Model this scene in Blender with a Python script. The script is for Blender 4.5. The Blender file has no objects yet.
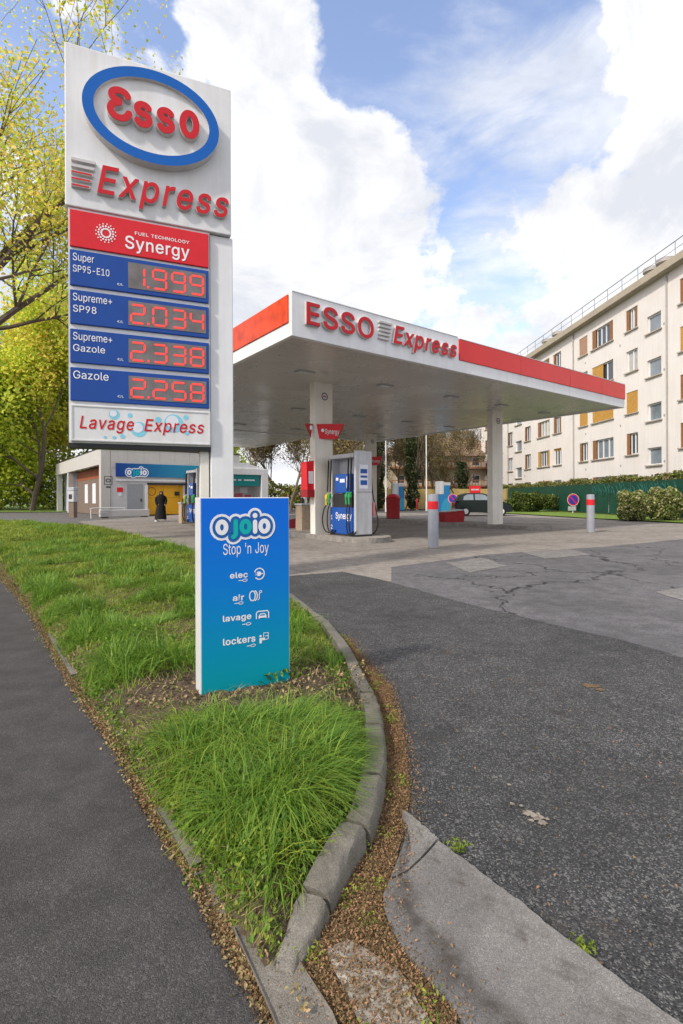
import bpy, bmesh, math, random
import numpy as np
from mathutils import Vector, Matrix, Euler
from mathutils.geometry import tessellate_polygon
random.seed(7); rng = np.random.default_rng(11)
sc = bpy.context.scene
col = sc.collection
R = math.radians

# ------------------------------------------------------------------ camera
F, CX, HC = 511.0, 341.5, 1.2
cam = bpy.data.cameras.new('camera'); camo = bpy.data.objects.new('camera', cam); col.objects.link(camo)
cam.sensor_fit = 'VERTICAL'; cam.sensor_height = 36.0; cam.lens = 36.0 * F / 1024.0
cam.shift_y = -14.2 / 1024.0
cam.clip_start = 0.05; cam.clip_end = 3000
camo.matrix_world = Matrix.Translation((0, 0, HC)) @ Matrix.Rotation(R(90), 4, 'X') @ Matrix.Rotation(R(-0.25), 4, 'Z')
sc.camera = camo

# ------------------------------------------------------------------ sun and sky
SUN_EL, SUN_AZ = 40.0, (-0.72, -0.69)          # horizontal direction towards the sun
sd = Vector((SUN_AZ[0] * math.cos(R(SUN_EL)), SUN_AZ[1] * math.cos(R(SUN_EL)), math.sin(R(SUN_EL)))).normalized()
sun = bpy.data.lights.new('sun', 'SUN'); suno = bpy.data.objects.new('sun', sun); col.objects.link(suno)
sun.energy = 2.6; sun.angle = R(4.0); sun.color = (1.0, 0.93, 0.82)
suno.rotation_euler = sd.to_track_quat('Z', 'Y').to_euler()
sc.view_settings.view_transform = 'Standard'; sc.view_settings.look = 'None'
sc.view_settings.exposure = 0.42; sc.view_settings.gamma = 1.0; sc.view_settings.use_curve_mapping = False

w = bpy.data.worlds.new('World'); sc.world = w; w.use_nodes = True
nt = w.node_tree; nt.nodes.clear()
def N(t, typ, **kw):
    n = t.nodes.new(typ)
    for k, v in kw.items():
        if hasattr(n, k): setattr(n, k, v)
        else: n.inputs[k].default_value = v
    return n
out = N(nt, 'ShaderNodeOutputWorld'); bg = N(nt, 'ShaderNodeBackground'); bg.inputs['Strength'].default_value = 0.1
nt.links.new(bg.outputs[0], out.inputs[0])
sky = N(nt, 'ShaderNodeTexSky'); sky.sky_type = 'NISHITA'; sky.sun_disc = False
sky.sun_elevation = R(SUN_EL); sky.sun_rotation = math.atan2(SUN_AZ[0], SUN_AZ[1])
sky.air_density = 1.0; sky.dust_density = 1.5; sky.ozone_density = 1.2
tc = N(nt, 'ShaderNodeTexCoord')
def wmath(op, a, b=None, c=None):
    n = N(nt, 'ShaderNodeMath'); n.operation = op
    for i, v in enumerate((a, b, c)):
        if v is None: continue
        if isinstance(v, (int, float)): n.inputs[i].default_value = v
        else: nt.links.new(v, n.inputs[i])
    return n.outputs[0]
mp = N(nt, 'ShaderNodeMapping'); mp.inputs['Scale'].default_value = (1.0, 1.0, 1.35); nt.links.new(tc.outputs['Generated'], mp.inputs[0])
nz = N(nt, 'ShaderNodeTexNoise', Scale=3.6, Detail=9.0, Roughness=0.56, Distortion=0.25); nt.links.new(mp.outputs[0], nz.inputs['Vector'])
nz2 = N(nt, 'ShaderNodeTexNoise', Scale=4.2, Detail=9.0, Roughness=.62, Distortion=.4); nt.links.new(mp.outputs[0], nz2.inputs['Vector'])
bias = None
# openings in the cloud deck: (pixel x, pixel y, radius px, weight)
HOLES = [(420, 15, 48, .62), (480, 25, 55, .66), (530, 0, 42, .55), (352, 75, 30, .5), (375, 40, 28, .45), (460, 85, 38, .5), (482, 150, 42, .48), (490, 235, 44, .40),
         (555, 120, 36, .22), (585, 60, 30, .16), (640, 60, 26, .18), (560, 260, 26, .16), (440, 300, 32, .26), (530, 270, 36, .22), (30, 120, 40, .35), (20, 70, 30, .25), (600, 95, 30, .14), (540, 70, 32, .25),
         (395, 215, 62, -.40), (405, 118, 36, -.55), (300, 30, 50, -.45), (345, 150, 40, -.3), (665, 190, 60, -.22), (610, 20, 50, -.22), (545, 190, 30, -.20), (480, 330, 24, -.2)]
for (px, py, rad, wt) in HOLES:
    d = Vector(((px - CX) / F, 1, (497.8 - py) / F)).normalized()
    dn = N(nt, 'ShaderNodeVectorMath'); dn.operation = 'DOT_PRODUCT'; nt.links.new(tc.outputs['Generated'], dn.inputs[0]); dn.inputs[1].default_value = d
    sig = rad / F
    e = wmath('MULTIPLY', wmath('SUBTRACT', dn.outputs['Value'], 1.0), 1.0 / (sig * sig) * 1.15)
    g = wmath('MULTIPLY', wmath('POWER', 2.718, e), wt)
    bias = g if bias is None else wmath('ADD', bias, g)
nz4 = N(nt, 'ShaderNodeTexNoise', Scale=11.0, Detail=8.0, Roughness=.6); nt.links.new(mp.outputs[0], nz4.inputs['Vector'])
cov = wmath('SUBTRACT', wmath('ADD', wmath('ADD', wmath('MULTIPLY', wmath('SUBTRACT', nz.outputs[0], .5), 2.6), wmath('MULTIPLY', wmath('SUBTRACT', nz4.outputs[0], .5), 1.5)), .69), bias)
mr = N(nt, 'ShaderNodeMapRange'); mr.interpolation_type = 'SMOOTHSTEP'; nt.links.new(cov, mr.inputs[0]); mr.inputs[1].default_value = .30; mr.inputs[2].default_value = .62
mp2 = N(nt, 'ShaderNodeMapping'); mp2.inputs['Rotation'].default_value = (0, R(42), 0); mp2.inputs['Scale'].default_value = (1.0, 1.0, 3.4); nt.links.new(tc.outputs['Generated'], mp2.inputs[0])
nz5 = N(nt, 'ShaderNodeTexNoise', Scale=3.2, Detail=9.0, Roughness=.58, Distortion=.5); nt.links.new(mp2.outputs[0], nz5.inputs['Vector'])
wd_ = Vector(((570 - CX) / F, 1, (497.8 - 170) / F)).normalized()
wdn = N(nt, 'ShaderNodeVectorMath'); wdn.operation = 'DOT_PRODUCT'; nt.links.new(tc.outputs['Generated'], wdn.inputs[0]); wdn.inputs[1].default_value = wd_
wg = wmath('POWER', 2.718, wmath('MULTIPLY', wmath('SUBTRACT', wdn.outputs['Value'], 1.0), 24.0))
wv = N(nt, 'ShaderNodeMapRange'); wv.interpolation_type = 'SMOOTHSTEP'; nt.links.new(wmath('ADD', nz5.outputs[0], wmath('MULTIPLY', wg, .26)), wv.inputs[0]); wv.inputs[1].default_value = .54; wv.inputs[2].default_value = .86; wv.inputs[4].default_value = .72
cfac = wmath('MAXIMUM', mr.outputs[0], wv.outputs[0])
cr = N(nt, 'ShaderNodeValToRGB'); nt.links.new(nz2.outputs[0], cr.inputs[0])
cr.color_ramp.elements[0].position = .38; cr.color_ramp.elements[0].color = (6.0, 6.2, 6.7, 1)
cr.color_ramp.elements[1].position = .57; cr.color_ramp.elements[1].color = (8.5, 8.5, 8.6, 1)
smul = N(nt, 'ShaderNodeMix'); smul.data_type = 'RGBA'; smul.blend_type = 'MULTIPLY'; smul.inputs[0].default_value = 1
nt.links.new(sky.outputs[0], smul.inputs[6]); smul.inputs[7].default_value = (2.75, 2.45, 2.42, 1)
mx = N(nt, 'ShaderNodeMix'); mx.data_type = 'RGBA'
nt.links.new(cfac, mx.inputs[0]); nt.links.new(smul.outputs[2], mx.inputs[6]); nt.links.new(cr.outputs[0], mx.inputs[7])
nt.links.new(mx.outputs[2], bg.inputs['Color'])

# ------------------------------------------------------------------ helpers
def Hz(px): return 497.8 - (px - CX) * .0044
def G(px, py, z=0.0):
    d = F * (HC - z) / (py - Hz(px)); return ((px - CX) / F * d, d)
def on_plane(L, d):
    def fn(px, py):
        r = (px - CX) / F
        u = (r * L[1] - L[0]) / (d[0] - d[1] * r); Y = L[1] + u * d[1]
        return u, HC + (Hz(px) - py) / F * Y
    return fn

def tag(o, label=None, cat=None, group=None, kind=None):
    if label: o['label'] = label
    if cat: o['category'] = cat
    if group: o['group'] = group
    if kind: o['kind'] = kind
    return o
def empty(name, loc, rz=0, label=None, cat=None, group=None):
    o = bpy.data.objects.new(name, None); col.objects.link(o); o.empty_display_size = .2
    o.location = loc; o.rotation_euler = (0, 0, rz)
    return tag(o, label, cat, group)

class MB:
    def __init__(s): s.v = []; s.f = []; s.m = []
    def add(s, vs, fs, mi=0):
        b = len(s.v); s.v += [tuple(p) for p in vs]; s.f += [tuple(b + i for i in f) for f in fs]; s.m += [mi] * len(fs); return s
    def box(s, x0, x1, y0, y1, z0, z1, mi=0):
        if x0 > x1: x0, x1 = x1, x0
        if y0 > y1: y0, y1 = y1, y0
        if z0 > z1: z0, z1 = z1, z0
        return s.add([(x0,y0,z0),(x1,y0,z0),(x1,y1,z0),(x0,y1,z0),(x0,y0,z1),(x1,y0,z1),(x1,y1,z1),(x0,y1,z1)],
              [(0,3,2,1),(4,5,6,7),(0,1,5,4),(1,2,6,5),(2,3,7,6),(3,0,4,7)], mi)
    def prism(s, poly, a, b, axis='z', mi=0):
        """poly: ccw list of 2d points; axis z: (x,y) extruded a..b in z; axis y: (x,z) extruded in y; axis x: (y,z) extruded in x"""
        def P(p, t):
            return (p[0], p[1], t) if axis == 'z' else ((p[0], t, p[1]) if axis == 'y' else (t, p[0], p[1]))
        n = len(poly); vs = [P(p, a) for p in poly] + [P(p, b) for p in poly]
        tri = tessellate_polygon([[Vector((p[0], p[1], 0)) for p in poly]])
        fs = [tuple(t) for t in tri] + [tuple(n + i for i in reversed(t)) for t in tri]
        fs += [(i, (i + 1) % n, n + (i + 1) % n, n + i) for i in range(n)]
        return s.add(vs, fs, mi)
    def cyl(s, p0, p1, r0, r1=None, n=16, mi=0):
        r1 = r0 if r1 is None else r1
        return s.tube([p0, p1], [r0, r1], n, mi)
    def tube(s, pts, rad, n=8, mi=0, cap=True):
        pts = [Vector(p) for p in pts]
        if isinstance(rad, (int, float)): rad = [rad] * len(pts)
        vs = []; fs = []; prev = None
        for i, p in enumerate(pts):
            t = (pts[min(i + 1, len(pts) - 1)] - pts[max(i - 1, 0)]).normalized()
            if prev is None:
                a = Vector((0, 0, 1)) if abs(t.z) < .9 else Vector((1, 0, 0)); u = t.cross(a).normalized()
            else:
                u = (prev - t * prev.dot(t)).normalized()
            prev = u; vv = t.cross(u)
            for k in range(n):
                an = 2 * math.pi * k / n; vs.append(p + (u * math.cos(an) + vv * math.sin(an)) * rad[i])
        for i in range(len(pts) - 1):
            for k in range(n):
                a = i * n + k; b = i * n + (k + 1) % n; fs.append((a, b, b + n, a + n))
        if cap:
            fs.append(tuple(reversed(range(n)))); fs.append(tuple((len(pts) - 1) * n + k for k in range(n)))
        return s.add(vs, fs, mi)
    def lathe(s, prof, c=(0, 0, 0), n=20, mi=0, sx=1, sy=1):
        vs = []; fs = []
        for r, z in prof:
            for k in range(n):
                an = 2 * math.pi * k / n; vs.append((c[0] + r * sx * math.cos(an), c[1] + r * sy * math.sin(an), c[2] + z))
        for i in range(len(prof) - 1):
            for k in range(n):
                a = i * n + k; b = i * n + (k + 1) % n; fs.append((a, b, b + n, a + n))
        fs.append(tuple(reversed(range(n)))); fs.append(tuple((len(prof) - 1) * n + k for k in range(n)))
        return s.add(vs, fs, mi)
    def ribbon(s, pts, wd, y, th=.0, closed=False, mi=0, caps=True, jit=True):
        """a thick stroke in the local XZ plane, front face at y, going back th"""
        pts = [Vector((p[0], p[1])) for p in pts]; n = len(pts)
        L = []; Rr = []
        for i in range(n):
            if closed: t = pts[(i + 1) % n] - pts[i - 1]
            else: t = pts[min(i + 1, n - 1)] - pts[max(i - 1, 0)]
            t.normalize(); nn = Vector((-t.y, t.x)) * wd / 2
            L.append(pts[i] + nn); Rr.append(pts[i] - nn)
        rng_ = range(n if closed else n - 1)
        for lay in ((y,) if th == 0 else (y,)):
            vs = [(p.x, y, p.y) for p in L] + [(p.x, y, p.y) for p in Rr]
            fs = [(i, n + i, n + (i + 1) % n, (i + 1) % n) for i in rng_]
            s.add(vs, fs, mi)
            if th:
                vs = [(p.x, y, p.y) for p in L] + [(p.x, y + th, p.y) for p in L]
                s.add(vs, [(i, (i + 1) % n, n + (i + 1) % n, n + i) for i in rng_], mi)
                vs = [(p.x, y, p.y) for p in Rr] + [(p.x, y + th, p.y) for p in Rr]
                s.add(vs, [((i + 1) % n, i, n + i, n + (i + 1) % n) for i in rng_], mi)
        if caps and not closed:
            for e, o in ((0, 1), (n - 1, n - 2)):
                c = pts[e]; dr = (pts[e] - pts[o]).normalized(); a0 = math.atan2(dr.y, dr.x) - math.pi / 2
                arc = [c + Vector((math.cos(a0 + math.pi * k / 8), math.sin(a0 + math.pi * k / 8))) * wd / 2 for k in range(9)]
                s.add([(p.x, y, p.y) for p in arc], [tuple(range(9))], mi)
                if th: s.add([(p.x, y, p.y) for p in arc] + [(p.x, y + th, p.y) for p in arc], [(k + 1, k, 9 + k, 10 + k) for k in range(8)], mi)
        return s
    def disc(s, cx, cz, rx, rz, y, n=32, mi=0):
        vs = [(cx + rx * math.cos(2 * math.pi * k / n), y, cz + rz * math.sin(2 * math.pi * k / n)) for k in range(n)]
        return s.add(vs, [tuple(range(n))], mi)
    def quad(s, x0, x1, z0, z1, y, mi=0):
        return s.add([(x0, y, z0), (x1, y, z0), (x1, y, z1), (x0, y, z1)], [(0, 1, 2, 3)], mi)
    def build(s, name, mat, parent=None, smooth=False, bevel=0, loc=None, rot=None):
        me = bpy.data.meshes.new(name); me.from_pydata(s.v, [], s.f)
        mats = mat if isinstance(mat, (list, tuple)) else [mat]
        for m in mats: me.materials.append(m)
        if len(mats) > 1: me.polygons.foreach_set('material_index', s.m)
        if smooth: me.polygons.foreach_set('use_smooth', [True] * len(me.polygons))
        me.update()
        o = bpy.data.objects.new(name, me); col.objects.link(o)
        if parent: o.parent = parent
        if loc: o.location = loc
        if rot: o.rotation_euler = rot
        if smooth:
            try: me.set_sharp_from_angle(angle=R(40))
            except Exception: pass
        if bevel:
            b = o.modifiers.new('bevel', 'BEVEL'); b.width = bevel; b.segments = 2; b.limit_method = 'ANGLE'; b.angle_limit = R(35)
        return o

def np_mesh(name, V, Fq, mat, parent=None, smooth=False):
    """V (n,3) float, Fq (m,4) int quads"""
    me = bpy.data.meshes.new(name); n = len(V); m = len(Fq)
    me.vertices.add(n); me.vertices.foreach_set('co', np.asarray(V, dtype=np.float32).ravel())
    k = Fq.shape[1]
    me.loops.add(m * k); me.loops.foreach_set('vertex_index', np.asarray(Fq, dtype=np.int32).ravel())
    me.polygons.add(m); me.polygons.foreach_set('loop_start', np.arange(0, m * k, k, dtype=np.int32))
    try: me.polygons.foreach_set('loop_total', np.full(m, k, dtype=np.int32))
    except Exception: pass
    me.materials.append(mat); me.update(calc_edges=True); me.validate()
    if smooth: me.polygons.foreach_set('use_smooth', [True] * len(me.polygons))
    o = bpy.data.objects.new(name, me); col.objects.link(o)
    if parent: o.parent = parent
    return o

def copy_tree(o, parent=None):
    c = o.copy(); col.objects.link(c)
    if parent: c.parent = parent
    for ch in list(o.children): copy_tree(ch, c)
    return c

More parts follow.
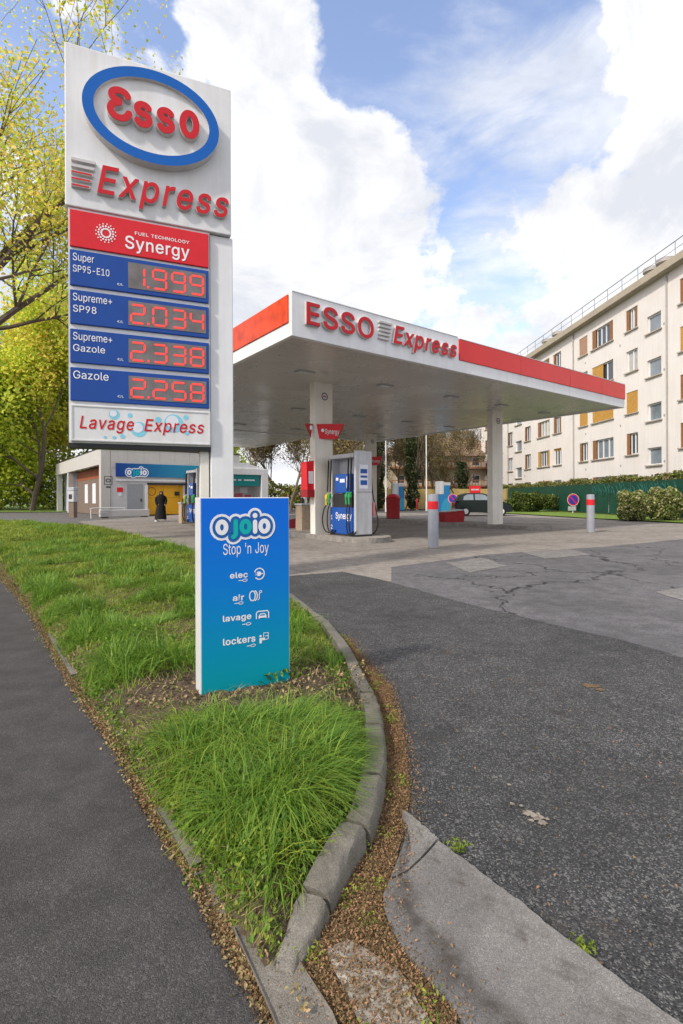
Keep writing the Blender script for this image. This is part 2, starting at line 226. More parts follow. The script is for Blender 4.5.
# letter outlines of a plain grotesque: advance, then contours as flat x,y lists (thousandths of an em)
GLYPH = {"'":[206,[81,316,77,317,76,321,69,509,137,510,129,317]],"+":[453,[200,32,196,37,196,169,64,170,60,173,60,225,64,228,196,228,196,361,198,365,256,365,257,229,392,226,392,173,388,170,257,169,256,33]],"-":[453,[117,186,113,187,112,191,112,243,117,246,333,246,338,243,337,186]],"/":[249,[17,-78,13,-77,13,-73,176,531,181,534,233,534,236,531,73,-75,69,-78]],"0":[453,[227,-8,191,-4,155,7,128,24,107,44,84,76,68,112,55,156,48,204,47,256,49,308,55,352,68,396,87,436,103,460,127,483,155,501,191,513,227,517,263,513,295,504,323,486,351,460,369,432,383,400,397,356,404,308,406,256,405,204,398,156,385,112,367,73,350,48,327,26,299,8,263,-5],[222,52,251,54,271,62,290,76,307,96,320,120,336,176,342,252,336,332,329,364,319,392,304,416,291,432,271,447,251,455,227,458,203,455,183,448,163,432,147,413,135,392,126,368,117,332,111,256,117,176,125,144,147,95,163,76,183,61,203,54]],"1":[453,[79,-2,75,-1,74,3,75,55,207,56,210,59,210,63,210,443,207,445,87,357,84,363,85,427,199,510,275,510,278,507,278,59,283,56,391,56,391,-1]],"2":[453,[67,-2,63,-1,62,3,63,48,281,283,309,327,315,343,318,371,314,403,306,419,295,432,283,442,259,453,223,458,187,452,171,444,151,428,134,399,127,361,67,361,65,363,66,391,74,419,83,439,99,463,119,482,143,498,167,508,195,514,227,517,279,509,307,498,329,483,347,466,361,447,374,423,380,399,382,371,379,339,373,319,365,299,352,279,319,235,154,59,387,58,390,55,390,3,387,-2]],"4":[453,[283,-2,280,3,279,104,43,104,38,107,39,159,247,510,307,510,312,507,111,167,115,164,279,165,282,319,344,319,344,167,347,165,414,163,414,107,411,104,346,103,343,-1]],"5":[453,[219,-8,191,-6,163,0,139,10,99,39,81,60,70,80,62,104,59,129,63,132,123,130,131,104,138,92,163,68,187,56,203,53,243,53,272,64,287,74,303,90,312,104,321,124,324,140,326,164,324,184,313,220,302,236,275,260,255,269,219,275,187,272,155,262,127,245,66,252,94,508,99,510,363,510,368,508,367,451,155,450,152,448,137,312,139,305,147,312,175,325,211,334,251,334,275,329,295,322,331,300,359,270,371,252,380,232,387,212,391,188,392,164,390,136,383,104,371,76,354,52,334,32,307,12,283,2,255,-5]],"8":[453,[223,-8,191,-6,163,-1,135,10,107,27,91,40,74,60,63,80,53,108,51,136,51,156,56,176,64,196,75,214,87,230,103,244,119,255,143,264,146,268,127,276,108,288,91,308,79,329,72,352,69,380,71,404,79,432,90,452,107,472,123,486,143,498,171,510,199,516,227,517,255,516,279,510,307,499,327,487,347,470,361,452,373,432,381,404,383,380,380,352,373,328,361,308,344,288,323,274,306,268,310,264,335,254,351,243,376,216,388,196,397,176,402,136,399,108,391,81,365,44,343,25,319,10,291,0,259,-7],[203,52,247,51,283,61,312,80,328,104,333,120,335,140,329,172,312,200,283,221,247,232,207,233,187,228,167,220,143,202,131,188,123,172,118,156,117,136,122,108,130,92,140,80,167,62],[219,292,259,295,284,308,298,320,306,332,317,360,316,392,308,416,299,430,287,441,275,447,243,458,207,457,191,453,167,442,155,432,147,420,140,408,136,392,136,356,146,332,154,320,179,301,195,295]],"9":[453,[131,-2,130,3,268,203,267,204,231,194,187,196,163,201,135,214,115,228,99,244,81,271,70,295,65,319,63,351,64,379,71,411,85,439,99,459,118,479,143,496,167,507,195,514,227,517,255,515,283,508,311,495,334,479,353,459,371,431,382,407,389,375,390,347,383,295,362,243,342,207,203,2,199,-2],[206,247,227,245,243,246,263,251,279,259,291,267,305,283,320,311,324,327,324,371,320,391,311,409,302,423,279,444,263,452,247,457,207,457,175,445,147,419,133,391,128,371,127,351,129,331,140,295,151,279,174,259]],"C":[510,[263,-8,223,-4,183,7,147,26,118,48,93,76,68,116,52,156,42,204,39,256,42,304,51,352,68,392,93,432,118,460,151,486,187,503,223,513,267,517,315,513,339,506,381,488,403,472,435,440,449,420,461,396,474,348,407,347,395,380,379,406,343,436,315,447,299,452,271,454,239,452,211,444,183,429,163,414,144,392,127,364,115,332,108,296,105,256,108,212,115,176,127,145,141,120,163,94,187,76,211,64,239,57,267,55,287,56,331,67,367,90,380,104,395,127,407,160,474,160,461,112,450,92,423,54,403,37,367,13,342,4,295,-7]],"E":[419,[63,-2,59,-1,58,3,59,508,63,510,371,510,374,507,374,455,371,450,131,450,127,449,127,289,131,288,355,288,356,231,355,228,351,228,127,227,126,59,375,58,375,-1]],"F":[410,[63,-2,59,-1,58,3,59,508,63,510,367,510,370,507,370,503,370,455,367,450,131,450,127,449,127,281,131,280,347,279,348,223,343,220,127,219,126,3,123,-2]],"G":[520,[267,-8,223,-4,183,6,147,25,117,48,92,76,67,116,52,156,41,204,39,256,41,304,53,356,69,396,91,431,115,459,147,484,183,502,223,513,267,517,315,512,339,506,383,485,403,471,435,440,451,416,469,376,475,348,407,348,387,390,367,416,341,436,299,452,267,454,235,451,211,444,183,430,160,412,143,392,127,364,115,332,108,296,105,252,108,212,114,180,127,145,143,117,162,96,183,79,211,64,239,57,271,55,295,56,323,63,343,72,363,85,383,106,395,124,406,148,411,172,413,196,283,198,282,256,480,256,479,200,476,156,468,124,453,92,431,60,406,36,379,18,347,5,307,-6]],"H":[517,[63,-2,59,-1,58,3,59,508,63,510,123,510,126,507,127,291,387,290,390,295,391,508,395,510,455,510,458,507,458,3,456,-1,391,0,390,227,387,230,131,230,126,227,126,3,123,-2]],"J":[396,[184,-8,144,-4,108,9,72,35,50,64,37,100,32,144,32,172,36,174,96,174,99,172,101,120,109,96,122,76,140,62,160,55,184,52,208,54,228,62,247,76,260,96,267,116,270,144,270,508,276,510,336,510,338,508,338,148,333,100,320,64,292,30,264,10,228,-3]],"L":[393,[63,-2,59,-1,58,3,58,507,63,510,123,510,126,507,126,59,359,58,362,55,362,3,359,-2]],"N":[523,[63,-2,59,-1,58,3,59,508,63,510,135,510,139,507,350,175,399,88,398,507,399,510,403,510,463,510,464,507,463,-1,386,-1,200,291,123,422,126,291,126,3,123,-2]],"O":[533,[263,-8,223,-4,183,7,147,26,118,48,93,76,68,116,52,156,42,204,39,256,42,304,51,352,68,392,93,432,118,460,151,486,187,503,223,513,267,517,311,513,347,503,383,486,416,460,441,432,466,392,482,352,492,304,494,252,492,204,481,156,466,116,441,76,416,48,387,25,351,7,311,-4],[246,56,267,55,295,56,323,64,347,77,371,95,391,117,406,144,418,176,427,216,428,256,426,296,418,332,407,364,391,391,368,416,348,432,327,443,295,452,267,454,235,451,211,444,187,433,163,414,144,392,127,364,115,332,108,296,105,256,108,212,115,176,127,144,143,119,163,94,187,76,211,64]],"P":[445,[63,-2,59,-1,58,3,59,508,63,510,235,510,271,508,303,501,331,489,355,474,375,454,391,431,402,403,409,375,410,347,409,319,402,291,390,263,377,243,358,223,335,207,307,194,271,186,127,183,126,3,123,-2],[126,247,131,244,255,245,279,250,311,267,323,280,332,295,342,331,341,367,338,383,331,402,323,415,295,438,259,449,131,450,127,449]],"S":[447,[217,-10,189,-9,153,-1,129,7,105,20,81,38,64,58,50,82,40,110,37,138,105,138,116,102,124,90,136,78,165,61,185,55,205,51,245,51,285,61,317,81,336,106,343,126,344,138,342,154,337,170,321,188,293,205,261,216,181,239,145,251,113,267,85,288,68,310,54,342,51,374,53,402,61,426,72,446,92,470,113,486,137,499,165,509,197,516,229,517,261,515,293,508,319,498,341,485,360,470,378,450,392,426,400,402,402,378,337,377,329,404,317,422,301,436,281,447,253,455,225,457,205,456,185,452,165,445,141,430,131,418,122,402,117,378,119,358,123,346,142,326,169,310,201,298,311,266,357,241,385,214,397,198,408,162,409,138,407,110,400,86,373,44,352,26,325,10,293,-2,261,-9]],"T":[449,[195,-2,192,3,191,449,31,451,31,508,35,510,415,510,418,507,418,455,416,451,263,450,259,449,258,3,255,-2]],"U":[517,[255,-9,219,-7,187,0,151,15,127,31,101,55,84,79,70,107,62,139,58,175,59,508,63,510,119,510,123,510,126,507,126,179,128,155,135,131,142,115,155,95,171,81,187,70,207,61,231,55,259,54,287,55,307,60,331,70,350,83,363,96,376,115,389,155,392,179,392,507,395,510,455,510,458,507,458,175,455,139,447,107,434,79,415,54,391,31,366,15,331,0,299,-7]],"Y":[472,[203,-1,201,207,16,507,19,510,91,510,205,327,235,269,239,272,278,343,379,508,383,510,455,509,455,507,270,207,270,3,268,-1]],"a":[389,[157,-10,117,-5,97,2,75,14,57,30,37,62,31,82,29,110,34,146,42,162,53,176,65,186,93,202,125,212,245,230,265,237,270,242,274,254,270,286,259,306,241,320,225,326,197,329,165,326,137,314,113,293,101,273,41,289,41,294,50,314,65,334,93,358,113,369,133,376,173,384,209,385,237,381,272,370,301,351,323,322,331,302,337,278,338,250,338,2,337,-1,333,-2,277,-1,275,46,273,50,253,24,229,6,201,-5],[141,50,169,47,209,52,229,61,250,78,262,94,272,122,274,138,273,186,233,175,145,161,121,151,105,139,95,118,94,94,98,82,113,63]],"c":[396,[205,-9,173,-6,145,1,117,14,93,33,73,55,55,83,43,115,35,151,33,187,36,227,44,263,54,291,69,316,89,339,117,362,145,376,173,383,225,386,261,378,277,372,305,358,317,349,341,323,351,307,363,279,360,275,305,261,301,263,289,288,272,307,249,321,229,327,209,328,185,327,165,320,149,311,131,295,120,279,110,259,103,235,98,187,104,139,111,115,130,83,147,67,165,56,205,48,221,49,245,54,269,66,291,91,305,118,361,104,364,103,363,99,352,71,342,55,329,39,305,18,293,11,261,-3,241,-7]],"e":[404,[209,-9,177,-6,145,1,117,14,89,36,70,59,55,83,43,115,35,151,33,187,34,223,43,259,54,291,71,319,89,340,112,359,141,374,173,384,205,385,245,382,285,368,305,355,333,327,350,303,366,259,372,227,372,195,372,171,369,168,100,167,100,151,104,127,111,107,121,91,137,73,153,62,169,55,189,50,213,48,241,51,253,54,273,65,285,75,293,83,305,106,366,91,359,71,347,51,333,35,305,14,285,3,261,-5,237,-9],[100,223,305,222,306,227,297,267,273,303,261,313,245,322,205,328,165,322,133,301,109,267,99,231]],"g":[425,[205,-152,157,-148,113,-133,81,-111,57,-84,50,-68,101,-40,133,-74,153,-86,169,-91,209,-95,237,-93,261,-85,281,-74,294,-60,306,-36,310,-4,310,64,305,63,288,40,265,21,237,9,217,4,165,6,140,12,113,25,92,40,70,64,55,88,42,120,34,156,33,192,34,228,42,264,55,296,72,324,89,343,109,360,137,375,165,383,193,385,217,385,237,381,253,375,277,359,309,321,311,324,312,380,373,380,374,-8,371,-40,364,-68,350,-92,337,-108,313,-126,293,-137,265,-146,237,-151],[178,64,205,61,225,62,245,67,262,76,277,88,289,104,299,124,306,144,310,168,310,216,306,240,298,264,288,284,277,299,265,309,245,321,225,327,205,328,181,326,165,321,145,310,130,296,119,280,103,240,98,192,103,148,110,124,120,104,133,88,161,69]],"i":[167,[56,-2,52,-1,52,3,52,379,112,380,115,379,116,375,116,3,112,-2],[72,443,60,449,45,463,40,483,42,495,51,511,64,520,84,525,96,523,112,515,123,503,127,491,126,471,116,455,104,446,92,442]],"k":[381,[56,-2,52,-1,52,3,52,507,56,510,112,510,115,507,116,214,122,215,284,380,361,379,206,219,204,215,372,3,372,-1,296,-2,292,0,156,174,152,174,115,139,116,3,113,-1]],"l":[189,[136,-3,112,-1,92,6,76,17,61,37,53,61,52,85,52,509,56,511,115,509,116,85,121,65,128,58,136,54,168,55,172,53,182,5,180,1,164,-2]],"m":[610,[56,-2,52,-1,52,3,52,379,112,380,114,327,116,321,131,347,156,368,188,384,216,387,244,385,271,375,288,362,304,343,316,319,320,319,326,331,339,347,363,367,384,378,416,386,456,387,480,381,514,363,530,347,543,327,550,311,557,283,558,255,558,3,557,-1,495,-1,494,251,491,279,484,296,472,312,456,321,440,327,420,328,388,325,364,311,347,291,338,263,336,-1,275,-1,272,3,272,259,271,279,261,299,240,319,220,326,200,328,172,325,148,312,129,291,120,271,116,239,116,3,112,-2]],"n":[410,[56,-2,52,-1,52,3,52,379,112,380,114,327,116,322,132,346,151,363,176,376,200,383,252,385,296,370,316,355,342,323,351,299,357,271,358,239,358,3,357,-1,295,-1,294,235,291,263,283,287,272,303,256,316,236,324,208,327,180,323,161,315,148,307,128,283,117,251,116,227,116,3,112,-2]],"o":[415,[205,-9,173,-6,145,1,117,14,93,33,73,55,55,83,43,115,35,151,33,187,36,227,42,259,54,291,73,321,93,343,113,359,141,374,173,383,209,385,241,384,273,375,301,360,325,341,345,318,361,291,371,263,380,227,382,187,381,151,372,115,360,83,345,58,325,35,301,16,273,2,241,-7],[183,51,205,48,229,50,253,57,269,67,285,82,297,99,313,143,316,163,317,211,311,239,298,275,284,295,269,309,252,319,229,327,209,328,185,327,165,320,145,308,131,295,120,279,110,259,103,235,98,187,104,139,111,115,130,83,145,68,165,56]],"p":[424,[56,-144,52,-144,52,-140,52,380,113,380,114,324,116,321,136,347,148,358,168,373,188,381,208,385,232,385,260,383,288,375,316,361,336,343,353,324,372,292,383,260,390,224,391,188,390,152,382,116,372,84,356,56,336,32,315,16,292,3,260,-8,208,-8,176,1,146,20,116,56,116,-140,112,-144],[194,52,220,49,240,50,260,56,276,66,292,80,304,97,314,116,322,140,326,164,326,212,321,240,315,260,306,280,292,299,264,319,244,326,220,328,200,327,180,321,164,312,148,298,135,280,119,240,116,216,115,164,119,140,126,116,136,96,148,79,164,66,180,56]],"r":[259,[56,-2,52,-1,52,3,52,379,112,380,114,331,116,326,122,339,136,355,152,369,168,377,192,385,212,386,244,384,244,322,208,324,173,319,148,305,127,283,117,255,116,239,116,3,112,-2]],"s":[365,[175,-9,135,-5,111,2,92,11,75,23,48,55,39,75,35,95,95,108,103,87,111,75,127,60,159,49,183,47,203,48,227,55,243,63,256,75,263,87,266,103,262,123,251,136,231,148,147,169,119,178,91,191,71,207,56,227,49,247,46,275,49,299,54,315,63,331,77,347,95,362,135,379,159,384,211,385,235,380,255,373,287,353,301,339,311,324,325,291,319,287,267,277,251,305,242,315,227,324,207,330,187,331,167,330,147,324,135,317,120,303,112,291,112,263,123,246,139,236,171,225,259,202,289,187,308,171,322,151,330,131,332,107,331,87,323,63,314,47,299,30,279,15,259,4,235,-4,211,-8]],"t":[227,[165,-5,137,-2,113,5,92,19,75,43,67,63,63,95,63,323,61,326,5,327,5,379,61,380,63,383,65,472,127,471,129,381,206,379,205,326,133,326,128,323,128,99,131,71,141,59,157,52,173,52,202,55,214,3,201,-3]],"u":[410,[180,-6,136,0,116,9,96,22,81,38,68,58,58,82,52,110,52,138,52,378,56,380,112,380,115,378,116,146,117,118,126,94,137,78,152,65,176,54,200,52,232,56,260,71,274,86,289,114,294,134,294,154,294,378,300,380,356,380,358,378,358,2,356,-1,300,-1,296,2,296,60,278,34,256,15,236,4,212,-4]],"v":[389,[164,-2,160,3,16,379,86,379,167,155,196,66,215,135,303,379,372,380,228,1,224,-2]],"x":[379,[24,-2,20,-1,21,3,153,195,28,379,102,379,188,244,192,244,280,378,284,380,352,380,352,376,229,195,229,191,358,3,357,-1,287,-1,192,144,92,-1]],"y":[389,[80,-146,56,-143,46,-138,59,-86,104,-87,123,-78,136,-64,144,-50,161,-2,16,378,20,380,80,380,86,378,167,154,192,74,196,69,215,134,303,378,308,380,368,380,372,379,196,-80,176,-110,164,-122,144,-135,112,-145]],"z":[380,[45,-2,41,-1,40,3,41,47,251,319,245,322,49,322,46,327,47,379,333,380,334,375,333,328,128,59,337,58,340,55,340,51,340,3,338,-1]],"€":[464,[287,-8,247,-4,211,6,179,23,151,46,123,80,105,112,83,178,19,178,15,180,32,228,35,230,77,232,77,276,19,278,15,280,32,328,35,330,84,332,88,352,103,392,123,429,148,460,177,484,215,503,247,513,287,517,335,512,363,503,403,481,423,465,423,460,399,408,355,438,327,449,287,454,263,452,239,445,211,429,195,415,177,392,162,364,152,332,363,330,365,328,343,280,339,278,147,278,144,276,143,256,143,236,147,230,319,230,322,228,299,178,152,176,163,144,177,116,195,94,215,77,238,64,263,56,287,55,315,56,355,70,395,97,399,94,423,44,421,40,387,16,363,5,335,-3]]}
